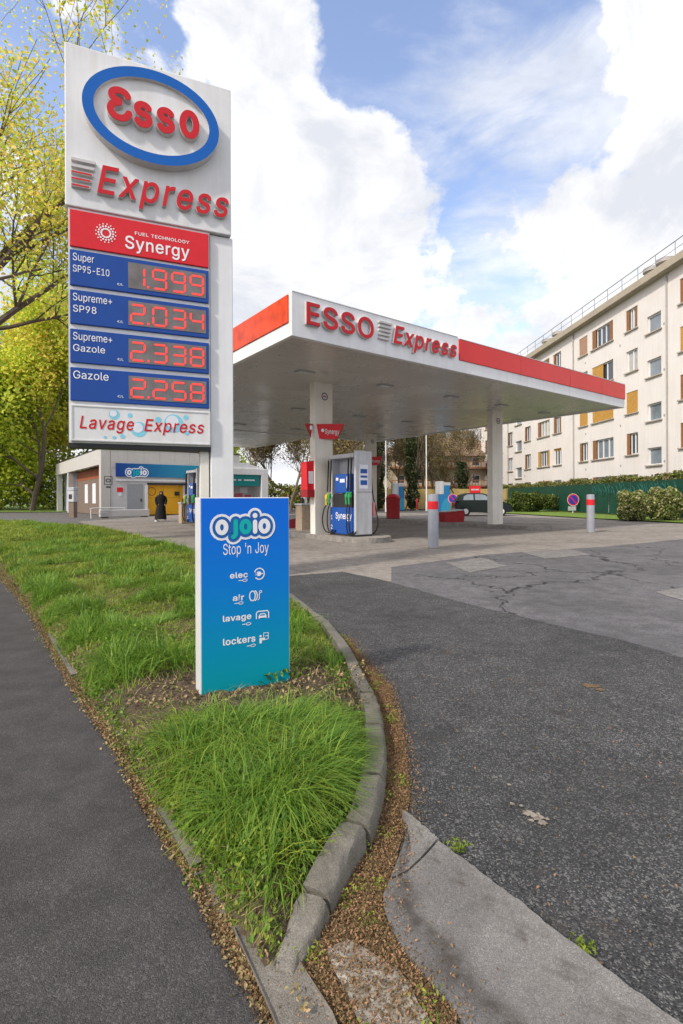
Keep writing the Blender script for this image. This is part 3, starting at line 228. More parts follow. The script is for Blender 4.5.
GLYPH_BOLD = {"'":[206,[76,308,72,310,68,316,61,512,68,519,140,518,146,508,138,316,136,312,128,308]],"+":[453,[195,24,188,32,188,160,55,164,51,172,51,228,59,236,187,236,189,368,193,372,199,374,255,374,263,369,265,364,267,236,395,235,399,231,401,224,400,168,391,162,267,162,265,156,265,36,263,28,255,24]],"-":[453,[112,178,106,182,104,190,104,246,112,254,336,254,344,251,347,246,347,186,340,179]],"/":[249,[12,-86,6,-82,4,-74,168,535,176,543,238,542,243,538,245,530,81,-78,76,-84,72,-86]],"0":[453,[226,-17,190,-13,154,-2,122,17,96,43,75,75,59,111,48,151,40,199,38,255,40,307,47,355,60,399,78,439,98,467,122,491,154,511,190,522,226,526,262,522,298,511,330,491,358,463,377,435,393,399,406,355,413,307,415,255,413,199,405,151,394,111,378,75,357,43,330,17,298,-2,266,-12],[201,63,226,60,250,63,270,71,282,81,296,95,310,119,321,147,328,179,332,215,334,255,328,327,320,363,311,387,298,409,286,424,267,439,246,447,226,450,206,447,186,440,170,427,154,409,143,387,132,359,125,331,121,291,119,255,121,215,125,179,132,147,144,119,157,95,170,81,183,71]],"1":[453,[74,-10,70,-8,66,-2,66,54,70,63,78,65,198,65,202,66,202,70,201,426,198,428,93,350,86,348,80,350,76,358,77,430,82,437,194,518,278,519,284,514,286,506,286,66,394,64,398,62,401,54,401,-2,398,-7,390,-10]],"2":[453,[62,-10,58,-8,54,-2,55,50,274,289,301,330,307,346,310,370,305,402,299,414,282,432,254,445,222,450,190,444,174,436,158,422,141,394,136,358,133,354,126,352,62,353,58,356,56,362,58,393,66,422,77,446,94,470,114,489,138,505,166,517,194,523,226,526,282,517,310,506,334,490,354,470,369,450,381,426,389,398,391,374,386,330,372,294,326,230,177,70,182,67,392,66,399,58,397,-6,386,-10]],"4":[453,[282,-10,274,-6,272,-2,270,95,38,95,33,98,30,106,31,162,238,514,246,519,314,518,319,514,321,506,126,174,270,173,273,322,282,328,342,328,350,325,353,318,353,174,414,173,420,170,423,162,423,106,420,98,414,95,354,94,351,-6,342,-10]],"5":[453,[218,-17,190,-15,158,-7,134,3,94,32,74,55,61,79,53,103,50,127,52,135,58,140,126,139,130,135,138,108,146,95,166,76,190,64,202,61,242,62,268,71,282,81,296,95,306,111,313,127,318,159,316,179,312,199,303,219,283,243,266,255,238,265,218,267,186,263,154,252,130,236,66,243,59,247,57,255,86,511,90,517,98,519,370,518,374,514,376,507,376,451,370,443,162,442,160,439,147,327,150,323,190,339,230,344,278,337,318,319,353,291,378,256,395,215,400,187,401,163,398,131,391,99,378,71,358,44,338,24,316,7,286,-6,254,-14]],"8":[453,[222,-17,190,-15,158,-8,130,3,102,19,84,35,66,55,53,79,44,107,42,135,44,159,49,179,56,199,65,215,80,235,93,247,124,267,101,283,84,303,70,327,63,351,60,379,63,407,71,435,82,455,98,475,118,493,138,505,170,518,194,524,226,526,254,524,282,518,314,505,334,493,354,475,369,455,381,435,389,407,392,379,389,351,382,327,368,303,351,283,328,267,358,248,372,235,386,216,404,179,411,135,408,107,400,79,386,55,370,36,350,19,322,3,290,-9,258,-15],[218,59,246,60,282,70,302,83,314,95,322,111,325,123,327,139,325,155,320,171,306,193,278,214,246,224,206,224,174,214,146,194,138,183,127,155,125,139,128,119,136,99,145,87,174,68,190,63],[197,303,226,300,258,304,282,317,299,335,308,359,308,391,299,415,282,433,258,445,242,449,210,449,194,445,170,434,154,416,147,403,144,387,144,363,148,347,154,334,170,317]],"9":[453,[130,-10,122,-6,120,2,122,6,246,186,218,185,190,187,158,193,130,206,110,221,90,241,74,264,64,286,56,318,54,350,56,382,64,414,77,442,94,466,110,483,138,503,162,514,194,523,226,526,258,523,286,516,314,503,338,486,361,462,378,435,390,410,397,378,399,346,392,294,382,266,369,238,349,202,208,-6,198,-10],[213,254,226,253,258,258,286,274,304,298,312,314,316,330,317,350,313,382,298,414,274,437,258,445,242,449,206,448,178,437,154,414,142,390,137,370,135,350,137,334,148,298,158,284,178,266]],"C":[510,[262,-17,222,-13,179,-1,142,18,111,43,85,71,61,111,43,155,34,203,30,255,34,307,44,355,62,399,86,438,114,467,146,493,182,510,222,522,266,526,318,521,342,514,386,495,410,477,442,445,456,423,469,399,475,379,482,345,474,338,402,340,399,343,388,375,370,402,338,429,310,440,270,446,238,443,214,436,189,423,166,405,148,383,134,360,122,328,116,295,113,255,116,211,123,179,134,149,149,123,166,103,186,87,214,72,238,66,282,64,298,66,326,74,362,98,378,116,387,131,399,163,402,168,474,170,480,167,483,159,469,111,457,87,428,47,410,31,370,6,342,-5,294,-16]],"E":[419,[58,-10,52,-6,50,2,50,506,52,514,62,519,370,519,378,517,382,510,382,450,374,442,138,442,135,438,135,302,135,298,138,296,354,296,362,293,365,282,365,226,358,220,136,218,135,70,138,67,378,66,385,58,383,-6,374,-10]],"F":[410,[58,-10,52,-6,50,2,50,506,52,514,62,519,374,517,379,510,379,450,371,442,138,442,135,438,135,290,138,288,350,287,356,278,356,218,353,214,346,211,136,210,135,-2,133,-6,126,-10]],"G":[520,[266,-17,222,-13,178,-1,142,17,110,43,84,71,60,111,43,155,33,203,30,255,33,307,44,355,61,399,83,435,108,463,142,492,178,509,222,522,266,526,314,520,342,514,386,493,410,476,443,443,458,420,476,379,484,347,482,343,474,339,410,339,402,341,379,387,362,408,338,428,298,443,266,446,238,443,214,436,189,423,166,406,150,387,136,363,123,331,116,295,113,251,116,215,122,183,134,149,150,122,167,103,186,87,214,72,238,66,270,63,294,65,318,70,342,81,358,93,374,109,387,127,398,151,404,187,278,190,273,199,273,255,276,263,282,266,478,266,485,263,488,255,488,199,484,155,475,119,460,87,439,55,410,29,382,11,350,-3,310,-14]],"H":[517,[58,-10,52,-6,50,2,50,506,52,514,58,519,126,519,134,512,135,302,138,299,378,299,382,302,382,511,390,519,462,517,467,506,467,2,465,-6,458,-10,390,-10,382,-2,382,218,378,222,138,222,135,218,135,-2,133,-6,126,-10]],"J":[396,[183,-17,139,-11,103,1,67,27,43,59,29,95,23,143,23,175,31,183,103,181,108,175,110,119,116,99,131,79,147,69,163,63,183,60,203,62,223,69,239,80,253,99,259,119,262,147,262,511,264,515,271,519,339,518,344,515,346,507,346,147,341,95,327,59,298,23,267,2,231,-11]],"L":[393,[58,-10,52,-6,50,2,50,510,54,517,58,519,126,519,133,514,135,506,135,70,138,67,362,67,369,62,371,58,371,-2,369,-6,362,-10]],"N":[523,[58,-10,52,-6,50,2,50,506,52,514,62,519,134,519,144,514,358,178,386,129,389,134,389,510,391,514,398,519,462,519,470,516,473,506,473,2,471,-6,462,-10,386,-10,379,-6,194,283,134,385,132,378,135,290,135,-2,133,-6,126,-10]],"O":[533,[262,-17,222,-13,179,-1,142,18,111,43,85,71,61,111,43,155,34,203,30,255,34,307,44,355,62,399,86,438,114,467,146,493,182,510,222,522,266,526,314,521,350,511,386,494,422,466,450,435,474,395,489,355,500,307,503,255,500,203,490,155,473,111,449,71,422,42,393,19,354,-1,310,-13],[261,63,294,65,322,73,346,87,366,103,382,120,398,147,411,179,418,215,420,255,418,295,411,327,399,359,383,387,362,410,342,425,322,436,294,443,266,446,238,443,214,436,190,425,168,407,151,387,134,359,123,331,116,295,113,255,116,215,123,179,135,147,150,123,166,103,190,84,214,72,238,65]],"P":[445,[58,-10,52,-6,50,2,50,506,52,514,62,519,238,519,274,516,306,509,338,495,362,479,385,454,399,434,416,382,419,350,417,318,409,286,398,260,382,236,362,215,337,198,306,185,270,178,136,174,134,-3,126,-10],[135,254,138,252,254,254,278,259,306,274,324,298,333,330,333,366,325,394,315,410,291,430,258,440,138,442,135,438]],"S":[447,[216,-19,188,-17,152,-10,124,0,99,13,76,31,56,53,43,77,33,105,28,137,32,145,36,147,108,146,113,141,124,105,141,85,156,74,168,69,204,60,244,60,280,69,309,85,328,109,334,125,335,149,330,165,315,181,288,197,260,207,180,230,140,244,108,260,76,285,58,309,47,337,42,373,44,402,53,429,67,453,84,474,109,493,132,506,160,517,192,524,228,526,260,524,292,517,320,507,344,493,364,477,384,456,400,429,408,405,410,373,400,368,332,369,328,373,321,401,312,414,296,429,272,441,252,446,224,449,188,444,172,439,145,421,131,401,127,389,125,373,131,349,148,332,172,317,200,307,315,273,364,246,390,221,404,201,416,165,418,137,416,109,407,81,394,57,378,37,356,18,328,3,296,-10,260,-17]],"T":[449,[190,-10,185,-6,183,2,182,441,34,442,26,444,22,450,24,514,34,519,422,517,427,506,427,450,422,444,270,442,267,438,267,-2,265,-6,258,-10]],"U":[517,[254,-18,218,-16,186,-8,146,8,118,26,94,50,77,74,62,103,53,138,50,174,50,511,58,519,122,519,132,514,134,506,134,178,136,158,141,138,150,118,160,102,174,89,190,78,210,69,230,64,258,62,286,64,326,77,345,90,368,118,380,154,383,178,383,510,390,519,460,518,465,514,467,506,467,174,464,138,454,102,441,74,422,50,398,26,370,8,334,-8,302,-15]],"Y":[472,[202,-10,195,-6,193,-2,192,206,8,502,6,510,8,514,18,519,90,519,98,516,213,330,234,290,238,290,272,350,374,516,382,519,458,518,465,510,463,502,279,206,278,2,276,-6,266,-10]],"a":[389,[156,-19,112,-13,92,-5,68,8,50,25,30,57,22,81,20,109,27,149,34,165,46,181,60,194,88,209,124,221,256,242,264,249,266,257,261,285,252,300,236,312,224,317,196,321,164,317,140,306,124,293,108,269,100,264,36,282,32,286,31,293,42,317,56,337,88,365,108,376,132,385,172,393,208,394,224,392,272,379,304,359,320,341,339,305,345,277,347,249,347,-3,344,-7,336,-10,272,-9,267,-3,267,17,264,24,248,8,220,-7,200,-14],[147,57,172,55,204,60,224,69,237,77,254,97,263,121,266,141,264,173,148,153,128,145,112,133,106,125,103,113,103,97,106,85,120,68]],"c":[396,[204,-18,172,-15,144,-7,114,6,88,26,65,50,46,82,34,114,27,150,24,186,27,226,36,266,47,294,63,322,84,346,112,369,140,383,172,392,224,394,260,387,280,380,308,366,323,354,337,342,357,314,371,282,372,274,364,267,300,252,294,258,287,274,272,295,264,303,240,315,208,320,188,318,168,312,152,303,136,288,117,254,108,210,106,186,108,162,117,122,124,106,138,86,164,66,184,59,208,56,248,64,264,74,283,94,296,122,300,126,308,126,364,112,368,110,373,102,359,66,349,50,336,34,312,13,296,3,264,-10,244,-15]],"e":[404,[208,-18,176,-15,140,-6,112,7,84,29,63,54,46,82,35,110,28,146,24,186,26,226,35,262,46,294,66,326,84,347,108,366,136,381,168,391,204,394,248,390,272,382,308,363,328,345,355,310,366,286,375,258,380,230,381,194,381,166,372,159,108,158,112,130,119,110,128,95,155,70,173,62,212,56,236,58,252,63,268,72,280,82,287,90,298,110,304,115,368,100,374,94,374,86,368,70,357,50,340,30,324,17,288,-4,264,-12,236,-17],[108,234,112,231,292,231,296,234,288,266,268,295,256,306,240,314,204,320,168,314,139,294,119,266]],"g":[425,[204,-161,152,-155,112,-142,92,-131,75,-117,52,-92,42,-73,42,-65,48,-59,100,-31,108,-34,128,-58,140,-68,168,-82,208,-87,232,-85,256,-78,276,-66,288,-54,298,-33,301,-5,300,42,273,15,256,7,220,-4,196,-5,164,-3,136,4,108,18,84,35,63,59,47,83,33,119,26,151,24,191,26,231,34,267,45,295,61,323,81,347,108,370,136,384,164,392,192,394,220,393,236,389,256,382,272,373,286,363,300,347,303,351,303,379,308,388,376,388,382,379,382,-9,380,-41,373,-69,357,-97,344,-113,316,-134,296,-145,268,-153,236,-159],[183,71,204,69,224,71,242,75,258,83,272,95,281,107,290,123,298,147,301,167,301,215,297,239,291,259,281,279,268,295,244,312,224,318,204,320,184,318,168,313,151,303,138,291,126,275,112,239,108,219,106,191,108,167,113,143,126,111,138,95,152,83,168,75]],"i":[167,[51,-10,45,-6,43,2,43,381,46,386,51,389,115,389,121,386,124,378,124,-2,122,-6,115,-10],[71,434,55,441,38,458,31,482,33,494,39,510,58,526,83,534,95,532,111,526,129,510,135,494,135,470,127,455,111,440,95,434]],"k":[381,[51,-10,45,-6,43,2,43,510,47,517,51,519,115,519,122,514,124,510,124,238,127,233,279,388,359,389,367,386,369,382,369,374,366,370,215,214,379,7,382,-2,379,-7,371,-10,295,-10,287,-7,155,160,151,162,124,134,124,2,122,-6,115,-10]],"l":[189,[135,-12,107,-9,87,-1,68,12,53,32,45,56,43,84,43,508,46,516,51,519,115,519,123,512,124,84,129,68,134,64,147,62,171,64,178,60,191,4,188,-4,183,-7,155,-12]],"m":[610,[51,-10,45,-6,43,2,43,378,47,387,55,389,115,388,121,382,123,351,151,376,183,391,219,396,247,393,271,384,291,370,319,337,343,363,379,385,415,395,459,395,479,390,503,380,519,369,538,350,549,334,559,310,565,286,567,258,567,2,563,-8,555,-10,495,-10,487,-5,486,250,483,274,475,294,464,306,439,318,419,320,391,317,371,306,355,286,346,262,343,-5,335,-10,275,-10,267,-7,264,2,264,258,262,278,254,294,235,312,219,318,199,320,175,317,151,304,135,285,127,266,124,238,124,2,122,-6,115,-10]],"n":[410,[51,-10,45,-6,43,2,44,382,51,389,115,388,121,382,123,349,147,371,171,383,199,392,251,393,279,386,299,378,321,362,336,346,349,326,359,302,365,274,367,238,367,2,365,-6,355,-10,295,-10,287,-5,286,234,283,262,276,282,264,298,251,309,231,316,207,319,179,315,155,301,135,279,128,262,124,226,124,2,122,-6,115,-10]],"o":[415,[204,-18,172,-15,144,-7,114,6,88,26,65,50,46,82,34,114,27,150,24,186,27,226,34,262,47,294,66,326,84,346,109,366,140,383,172,392,208,394,244,391,276,382,304,368,332,346,352,322,368,294,379,266,389,226,391,186,389,150,380,110,367,78,350,50,332,30,304,8,276,-6,244,-14],[189,58,208,56,228,59,248,65,264,74,289,102,303,138,308,162,307,214,304,234,290,270,276,290,264,302,248,311,228,318,208,320,184,318,168,312,148,299,136,288,117,254,108,210,106,186,112,142,117,122,127,102,138,86,152,73,168,64]],"p":[424,[51,-153,45,-149,43,-141,44,383,51,389,115,388,122,379,123,344,131,354,155,374,167,382,187,389,207,393,231,394,259,392,291,383,319,369,343,348,361,327,379,296,391,263,398,227,400,187,398,151,391,115,379,79,363,51,339,24,319,8,295,-4,263,-15,227,-18,187,-13,154,3,139,15,127,28,126,27,123,-146,115,-153],[198,59,219,57,239,59,259,65,274,75,287,88,306,119,313,139,317,163,317,215,312,239,299,275,287,291,273,303,259,312,239,318,219,320,199,318,183,313,166,303,154,291,142,275,128,239,124,215,124,163,128,139,135,117,144,99,156,83,179,66]],"r":[259,[51,-10,45,-6,43,2,44,382,51,389,115,388,121,382,123,354,145,374,168,386,187,392,211,395,247,393,251,389,253,382,253,322,249,314,243,312,207,316,175,311,163,306,144,290,129,266,124,234,124,2,122,-6,115,-10]],"s":[365,[174,-18,134,-13,110,-7,90,2,70,16,54,32,41,50,31,70,27,90,27,98,34,104,94,117,102,112,111,90,119,78,130,68,162,57,182,55,202,57,226,64,238,70,250,81,258,102,254,118,246,129,234,137,114,171,86,184,66,200,49,222,40,246,37,274,39,294,46,318,57,338,90,369,131,386,158,393,214,393,238,388,258,381,294,358,309,342,326,313,334,290,330,282,266,267,261,270,246,297,234,310,210,320,186,323,150,316,135,306,122,290,120,266,130,251,142,243,174,233,262,210,294,194,314,177,330,154,338,130,341,106,339,86,333,62,321,42,306,25,286,10,262,-4,238,-12,210,-17]],"t":[227,[164,-14,136,-11,108,-2,84,14,67,38,58,62,55,94,55,314,52,317,4,317,0,319,-4,326,-4,378,-1,386,4,389,54,390,55,470,58,478,64,481,124,481,133,478,136,470,136,390,204,389,213,382,214,326,209,318,140,317,136,314,136,98,139,74,145,66,156,61,172,60,200,64,208,62,212,54,223,2,219,-6,204,-11]],"u":[410,[179,-15,131,-7,111,2,91,15,74,33,61,53,51,77,44,109,43,137,43,382,47,387,55,389,115,389,123,382,124,145,126,117,134,97,143,83,159,70,179,63,203,60,231,65,255,78,274,101,284,129,286,153,287,384,295,389,359,389,365,385,367,377,367,-3,359,-10,295,-10,288,-3,287,32,263,9,239,-3,211,-13]],"v":[389,[163,-10,155,-6,153,-2,8,374,8,382,15,389,83,389,91,386,195,97,215,158,296,382,303,389,375,388,380,382,380,374,234,-6,227,-10]],"x":[379,[19,-10,11,-2,13,6,143,194,20,374,20,382,22,386,31,389,99,389,107,386,187,261,191,258,275,386,283,389,351,389,359,386,361,382,361,374,239,194,366,6,368,-2,366,-6,355,-10,287,-10,279,-6,191,129,95,-9]],"y":[389,[79,-155,55,-152,43,-148,38,-143,38,-135,52,-83,59,-76,99,-79,119,-71,129,-59,136,-47,152,-3,8,373,7,381,9,385,19,389,83,389,92,385,195,100,214,157,297,385,307,389,375,388,381,381,380,373,204,-83,184,-115,155,-138,127,-151,107,-154]],"z":[380,[40,-10,36,-8,32,-2,33,50,234,310,228,313,44,314,38,322,38,378,40,385,48,389,332,389,340,386,343,378,342,326,144,66,340,66,349,58,347,-6,336,-10]],"€":[464,[286,-17,246,-13,210,-3,174,16,142,43,116,75,96,111,77,167,14,169,10,171,6,179,26,235,34,239,66,239,69,243,68,267,66,269,14,269,7,275,7,283,26,335,34,339,76,339,95,395,117,435,143,467,172,491,210,511,246,522,286,526,338,520,366,511,410,487,430,470,433,463,406,404,398,399,394,400,350,431,314,443,286,446,262,443,238,436,218,424,198,406,182,384,164,343,164,339,166,339,362,339,370,337,374,331,372,323,350,275,342,269,152,267,152,243,154,239,322,239,331,231,329,223,307,175,302,170,164,167,170,147,182,123,198,103,218,85,238,73,262,65,286,63,314,65,350,77,390,104,398,106,405,99,431,47,431,39,428,35,386,6,338,-11]]}
_tc = {}
def offset_loop(P, d):
    n = len(P); o = []
    for i in range(n):
        a, b, c = P[i - 1], P[i], P[(i + 1) % n]
        e1 = (b - a); e2 = (c - b)
        if e1.length < 1e-9 or e2.length < 1e-9: o.append(b.copy()); continue
        e1.normalize(); e2.normalize(); n1 = Vector((e1.y, -e1.x)); n2 = Vector((e2.y, -e2.x)); m = n1 + n2
        if m.length < .2: o.append(b + n1 * d); continue
        m.normalize(); k = d / max(.35, m.dot(n1)); o.append(b + m * k)
    return o
def text_mesh(s, bold=0.0, shear=0.0, extrude=0.0, spacing=1.0):
    key = (s, bold, shear, extrude, spacing)
    if key in _tc: return _tc[key]
    V = []; P = []; x = 0.0; GS = GLYPH_BOLD if bold >= .01 else GLYPH; wadd = .024 if bold >= .01 else 0.0
    grow = max(0.0, bold - .03) if bold >= .01 else 0.0
    for ch in s:
        if ch == ' ': x += .26; continue
        g = GS[ch]; loops = []
        for fl in g[1:]:
            L = [Vector((fl[k] / 1000, fl[k + 1] / 1000)) for k in range(0, len(fl), 2)]; loops.append(L)
        def area(L): return sum(L[i - 1].x * L[i].y - L[i].x * L[i - 1].y for i in range(len(L))) / 2
        big = max(loops, key=lambda L: abs(area(L))); sgn = 1 if area(big) > 0 else -1
        if sgn < 0: loops = [L[::-1] for L in loops]
        if grow: loops = [offset_loop(L, grow) for L in loops]
        flat = [Vector((p.x, p.y, 0)) for L in loops for p in L]
        tris = tessellate_polygon([[Vector((p.x, p.y, 0)) for p in L] for L in loops])
        def put(p, z): return (x + p.x + p.y * shear, p.y, z)
        b0 = len(V); V += [put(p, .5 if extrude else 0) for p in flat]
        for t in tris:
            a, b, c = (flat[q] for q in t)
            if (b.x - a.x) * (c.y - a.y) - (b.y - a.y) * (c.x - a.x) < 0: t = (t[0], t[2], t[1])
            P.append(tuple(b0 + q for q in t))
        if extrude:
            b1 = len(V); V += [put(p, -.5) for p in flat]; k0 = 0
            for L in loops:
                m = len(L)
                for i in range(m): P.append((b0 + k0 + i, b1 + k0 + i, b1 + k0 + (i + 1) % m, b0 + k0 + (i + 1) % m))
                k0 += m
        x += (g[0] / 1000 + wadd) * spacing
    V = np.array(V); _tc[key] = (V, P); return V, P
def text(mb, s, x0, x1, z0, z1=None, y=0.0, bold=0.0, shear=0.0, depth=0.0, spacing=1.0, mi=0):
    """letters fitted into x0..x1, z0..z1 of the local XZ plane, front face at y (towards -Y)"""
    V, P = text_mesh(s, bold, shear, .5 if depth else 0.0, spacing)
    mn = V.min(0); mxv = V.max(0); sx = (x1 - x0) / (mxv[0] - mn[0]); sz = sx if z1 is None else (z1 - z0) / (mxv[1] - mn[1])
    vs = []
    for p in V:
        t = (0.5 - p[2]) if depth else 0
        vs.append((x0 + (p[0] - mn[0]) * sx, y + t * depth, z0 + (p[1] - mn[1]) * sz))
    mb.add(vs, P, mi); return mb

def arc(cx, cz, rx, rz, a0, a1, n=16):
    return [(cx + rx * math.cos(R(a0 + (a1 - a0) * i / n)), cz + rz * math.sin(R(a0 + (a1 - a0) * i / n))) for i in range(n + 1)]
def spline(pts, n=8):
    pts = [Vector(p) for p in pts]; o = []
    for i in range(len(pts) - 1):
        p0 = pts[max(i - 1, 0)]; p1 = pts[i]; p2 = pts[i + 1]; p3 = pts[min(i + 2, len(pts) - 1)]
        for k in range(n):
            t = k / n
            o.append(.5 * ((2 * p1) + (p2 - p0) * t + (2 * p0 - 5 * p1 + 4 * p2 - p3) * t * t + (3 * p1 - p0 - 3 * p2 + p3) * t ** 3))
    o.append(pts[-1]); return o

# ------------------------------------------------------------------ materials
def pbr(name, c, rough=.6, metal=0.0, var=.12, vscale=6.0, bump=0.0, bscale=60.0, spec=.3, emit=None, es=0.0, island=0.0, trans=0.0, streak=0.0, coat=0.0):
    m = bpy.data.materials.new(name); m.use_nodes = True; t = m.node_tree; b = t.nodes['Principled BSDF']
    b.inputs['Roughness'].default_value = rough; b.inputs['Metallic'].default_value = metal; b.inputs['Specular IOR Level'].default_value = spec
    if coat: b.inputs['Coat Weight'].default_value = coat; b.inputs['Coat Roughness'].default_value = .04
    tcn = N(t, 'ShaderNodeTexCoord'); co = tcn.outputs['Object']
    last = None
    if var:
        nz = N(t, 'ShaderNodeTexNoise', Scale=vscale, Detail=6.0, Roughness=.62); t.links.new(co, nz.inputs['Vector'])
        r = N(t, 'ShaderNodeValToRGB'); t.links.new(nz.outputs[0], r.inputs[0])
        r.color_ramp.elements[0].position = .3; r.color_ramp.elements[1].position = .7
        r.color_ramp.elements[0].color = tuple(x * (1 - var) for x in c[:3]) + (1,); r.color_ramp.elements[1].color = tuple(min(1, x * (1 + var * .6)) for x in c[:3]) + (1,)
        last = r.outputs[0]
    if streak:
        mp = N(t, 'ShaderNodeMapping'); mp.inputs['Scale'].default_value = (2.6, 2.6, .22); t.links.new(co, mp.inputs[0])
        nz = N(t, 'ShaderNodeTexNoise', Scale=2.0, Detail=5.0, Roughness=.6); t.links.new(mp.outputs[0], nz.inputs['Vector'])
        r = N(t, 'ShaderNodeValToRGB'); t.links.new(nz.outputs[0], r.inputs[0]); r.color_ramp.elements[0].position = .35; r.color_ramp.elements[1].position = .62
        d = 1 - streak; r.color_ramp.elements[0].color = (d, d * .98, d * .94, 1); r.color_ramp.elements[1].color = (1, 1, 1, 1)
        mm = N(t, 'ShaderNodeMix'); mm.data_type = 'RGBA'; mm.blend_type = 'MULTIPLY'; mm.inputs[0].default_value = 1
        if last: t.links.new(last, mm.inputs[6])
        else: mm.inputs[6].default_value = tuple(c[:3]) + (1,)
        t.links.new(r.outputs[0], mm.inputs[7]); last = mm.outputs[2]
    if island:
        ge = N(t, 'ShaderNodeNewGeometry'); hs = N(t, 'ShaderNodeHueSaturation')
        a = N(t, 'ShaderNodeMapRange'); t.links.new(ge.outputs['Random Per Island'], a.inputs[0]); a.inputs[3].default_value = 1 - island; a.inputs[4].default_value = 1 + island
        t.links.new(a.outputs[0], hs.inputs['Value'])
        a2 = N(t, 'ShaderNodeMath'); a2.operation = 'MULTIPLY_ADD'; t.links.new(ge.outputs['Random Per Island'], a2.inputs[0]); a2.inputs[1].default_value = -.05; a2.inputs[2].default_value = .525
        t.links.new(a2.outputs[0], hs.inputs['Hue'])
        if last: t.links.new(last, hs.inputs['Color'])
        else: hs.inputs['Color'].default_value = tuple(c[:3]) + (1,)
        last = hs.outputs[0]
    if last: t.links.new(last, b.inputs['Base Color'])
    else: b.inputs['Base Color'].default_value = tuple(c[:3]) + (1,)
    if bump:
        nb = N(t, 'ShaderNodeTexNoise', Scale=bscale, Detail=5.0, Roughness=.6); t.links.new(co, nb.inputs['Vector'])
        bn = N(t, 'ShaderNodeBump', Strength=bump, Distance=.02); t.links.new(nb.outputs[0], bn.inputs['Height']); t.links.new(bn.outputs[0], b.inputs['Normal'])
    if emit: b.inputs['Emission Color'].default_value = tuple(emit) + (1,); b.inputs['Emission Strength'].default_value = es
    if trans:
        tr = N(t, 'ShaderNodeBsdfTranslucent'); ms = N(t, 'ShaderNodeMixShader'); ms.inputs[0].default_value = trans
        if last: t.links.new(last, tr.inputs['Color'])
        else: tr.inputs['Color'].default_value = tuple(c[:3]) + (1,)
        t.links.new(b.outputs[0], ms.inputs[1]); t.links.new(tr.outputs[0], ms.inputs[2]); t.links.new(ms.outputs[0], t.nodes['Material Output'].inputs[0])
    return m

M = {}
M['sign_white'] = pbr('sign_white', (.71, .715, .73), .4, var=.06, vscale=3, streak=.10)
M['pole_white'] = pbr('pole_white', (.74, .75, .78), .4, var=.05, vscale=3, streak=.07)
M['alu'] = pbr('alu', (.66, .66, .66), .4, .1, var=.08)
M['red'] = pbr('red', (.66, .018, .028), .4, var=.07)
M['red_letter'] = pbr('red_letter', (.55, .012, .02), .45, var=.06)
M['letter_edge'] = pbr('letter_edge', (.55, .53, .52), .5, var=.1)
M['blue_ring'] = pbr('blue_ring', (.0, .105, .43), .4, var=.05)
M['blue_panel'] = pbr('blue_panel', (.010, .062, .30), .4, var=.08, vscale=2)
M['white_print'] = pbr('white_print', (.8, .8, .82), .5, var=.0)
M['display'] = pbr('display', (.19, .17, .17), .3, var=.4, vscale=3)
M['led'] = pbr('led', (.5, .03, .03), .4, var=0, emit=(1.0, .10, .08), es=.5)
M['cyan_print'] = pbr('cyan_print', (.22, .58, .74), .4, var=.1)
M['teal_print'] = pbr('teal_print', (.0, .42, .40), .4, var=0)
M['navy_print'] = pbr('navy_print', (.01, .11, .40), .4, var=0)
M['teal_sign'] = pbr('teal_sign', (.0, .24, .24), .4, var=.08)
M['fascia_red_sunlit'] = pbr('fascia_red_sunlit', (.74, .07, .02), .3, var=.38, vscale=2.6, bump=.25, bscale=3)  # left side of the fascia: orange sunlight and mottled reflections painted into the red
M['fascia_white'] = pbr('fascia_white', (.78, .79, .82), .4, var=.06, vscale=1.5, streak=.06)
M['fascia_red'] = pbr('fascia_red', (.72, .016, .016), .22, var=.10, vscale=1.2, coat=.12)
M['column'] = pbr('column', (.76, .73, .67), .5, var=.08, vscale=2, streak=.08)
M['concrete'] = pbr('concrete', (.27, .25, .23), .85, var=.35, vscale=5, bump=.5, bscale=70)
M['kerb'] = None
M['island'] = pbr('island', (.30, .27, .24), .85, var=.35, vscale=2.5, bump=.4, bscale=40)
M['rubber'] = pbr('rubber', (.012, .012, .012), .55, var=.1)
M['grey_metal'] = pbr('grey_metal', (.42, .43, .45), .45, .1, var=.08)
M['bollard_grey'] = pbr('bollard_grey', (.29, .305, .35), .5, var=.10, vscale=4, streak=.1)
M['dark'] = pbr('dark', (.03, .03, .032), .5, var=.1)
M['plast_white'] = pbr('plast_white', (.50, .51, .54), .45, var=.10, streak=.16)
M['synergy_blue'] = pbr('synergy_blue', (.015, .08, .34), .3, var=.1)
M['nozzle_yellow'] = pbr('nozzle_yellow', (.7, .5, .03), .4, var=.1)
M['nozzle_green'] = pbr('nozzle_green', (.03, .32, .10), .4, var=.1)
M['nozzle_pink'] = pbr('nozzle_pink', (.55, .2, .2), .4, var=.1)
M['bin_stone'] = pbr('bin_stone', (.40, .31, .23), .8, var=.2, vscale=12, bump=.4, bscale=80)
M['bin_red'] = pbr('bin_red', (.36, .02, .025), .45, var=.18)
M['glass'] = pbr('glass', (.05, .065, .08), .06, var=.3, vscale=.6, spec=.8)
M['glass_light'] = pbr('glass_light', (.22, .26, .30), .10, var=.35, vscale=.8, spec=.7)
M['curtain_glass'] = pbr('curtain_glass', (.42, .41, .39), .18, var=.3, vscale=2.2, spec=.6)
M['win_white'] = pbr('win_white', (.72, .72, .72), .5, var=.05)
M['render_wall'] = pbr('render_wall', (.735, .695, .668), .9, var=.06, vscale=.4, bump=.2, bscale=30, streak=.05)
M['roof_conc'] = pbr('roof_conc', (.40, .345, .265), .85, var=.15, vscale=1.0)
M['sill'] = pbr('sill', (.40, .35, .29), .85, var=.2)
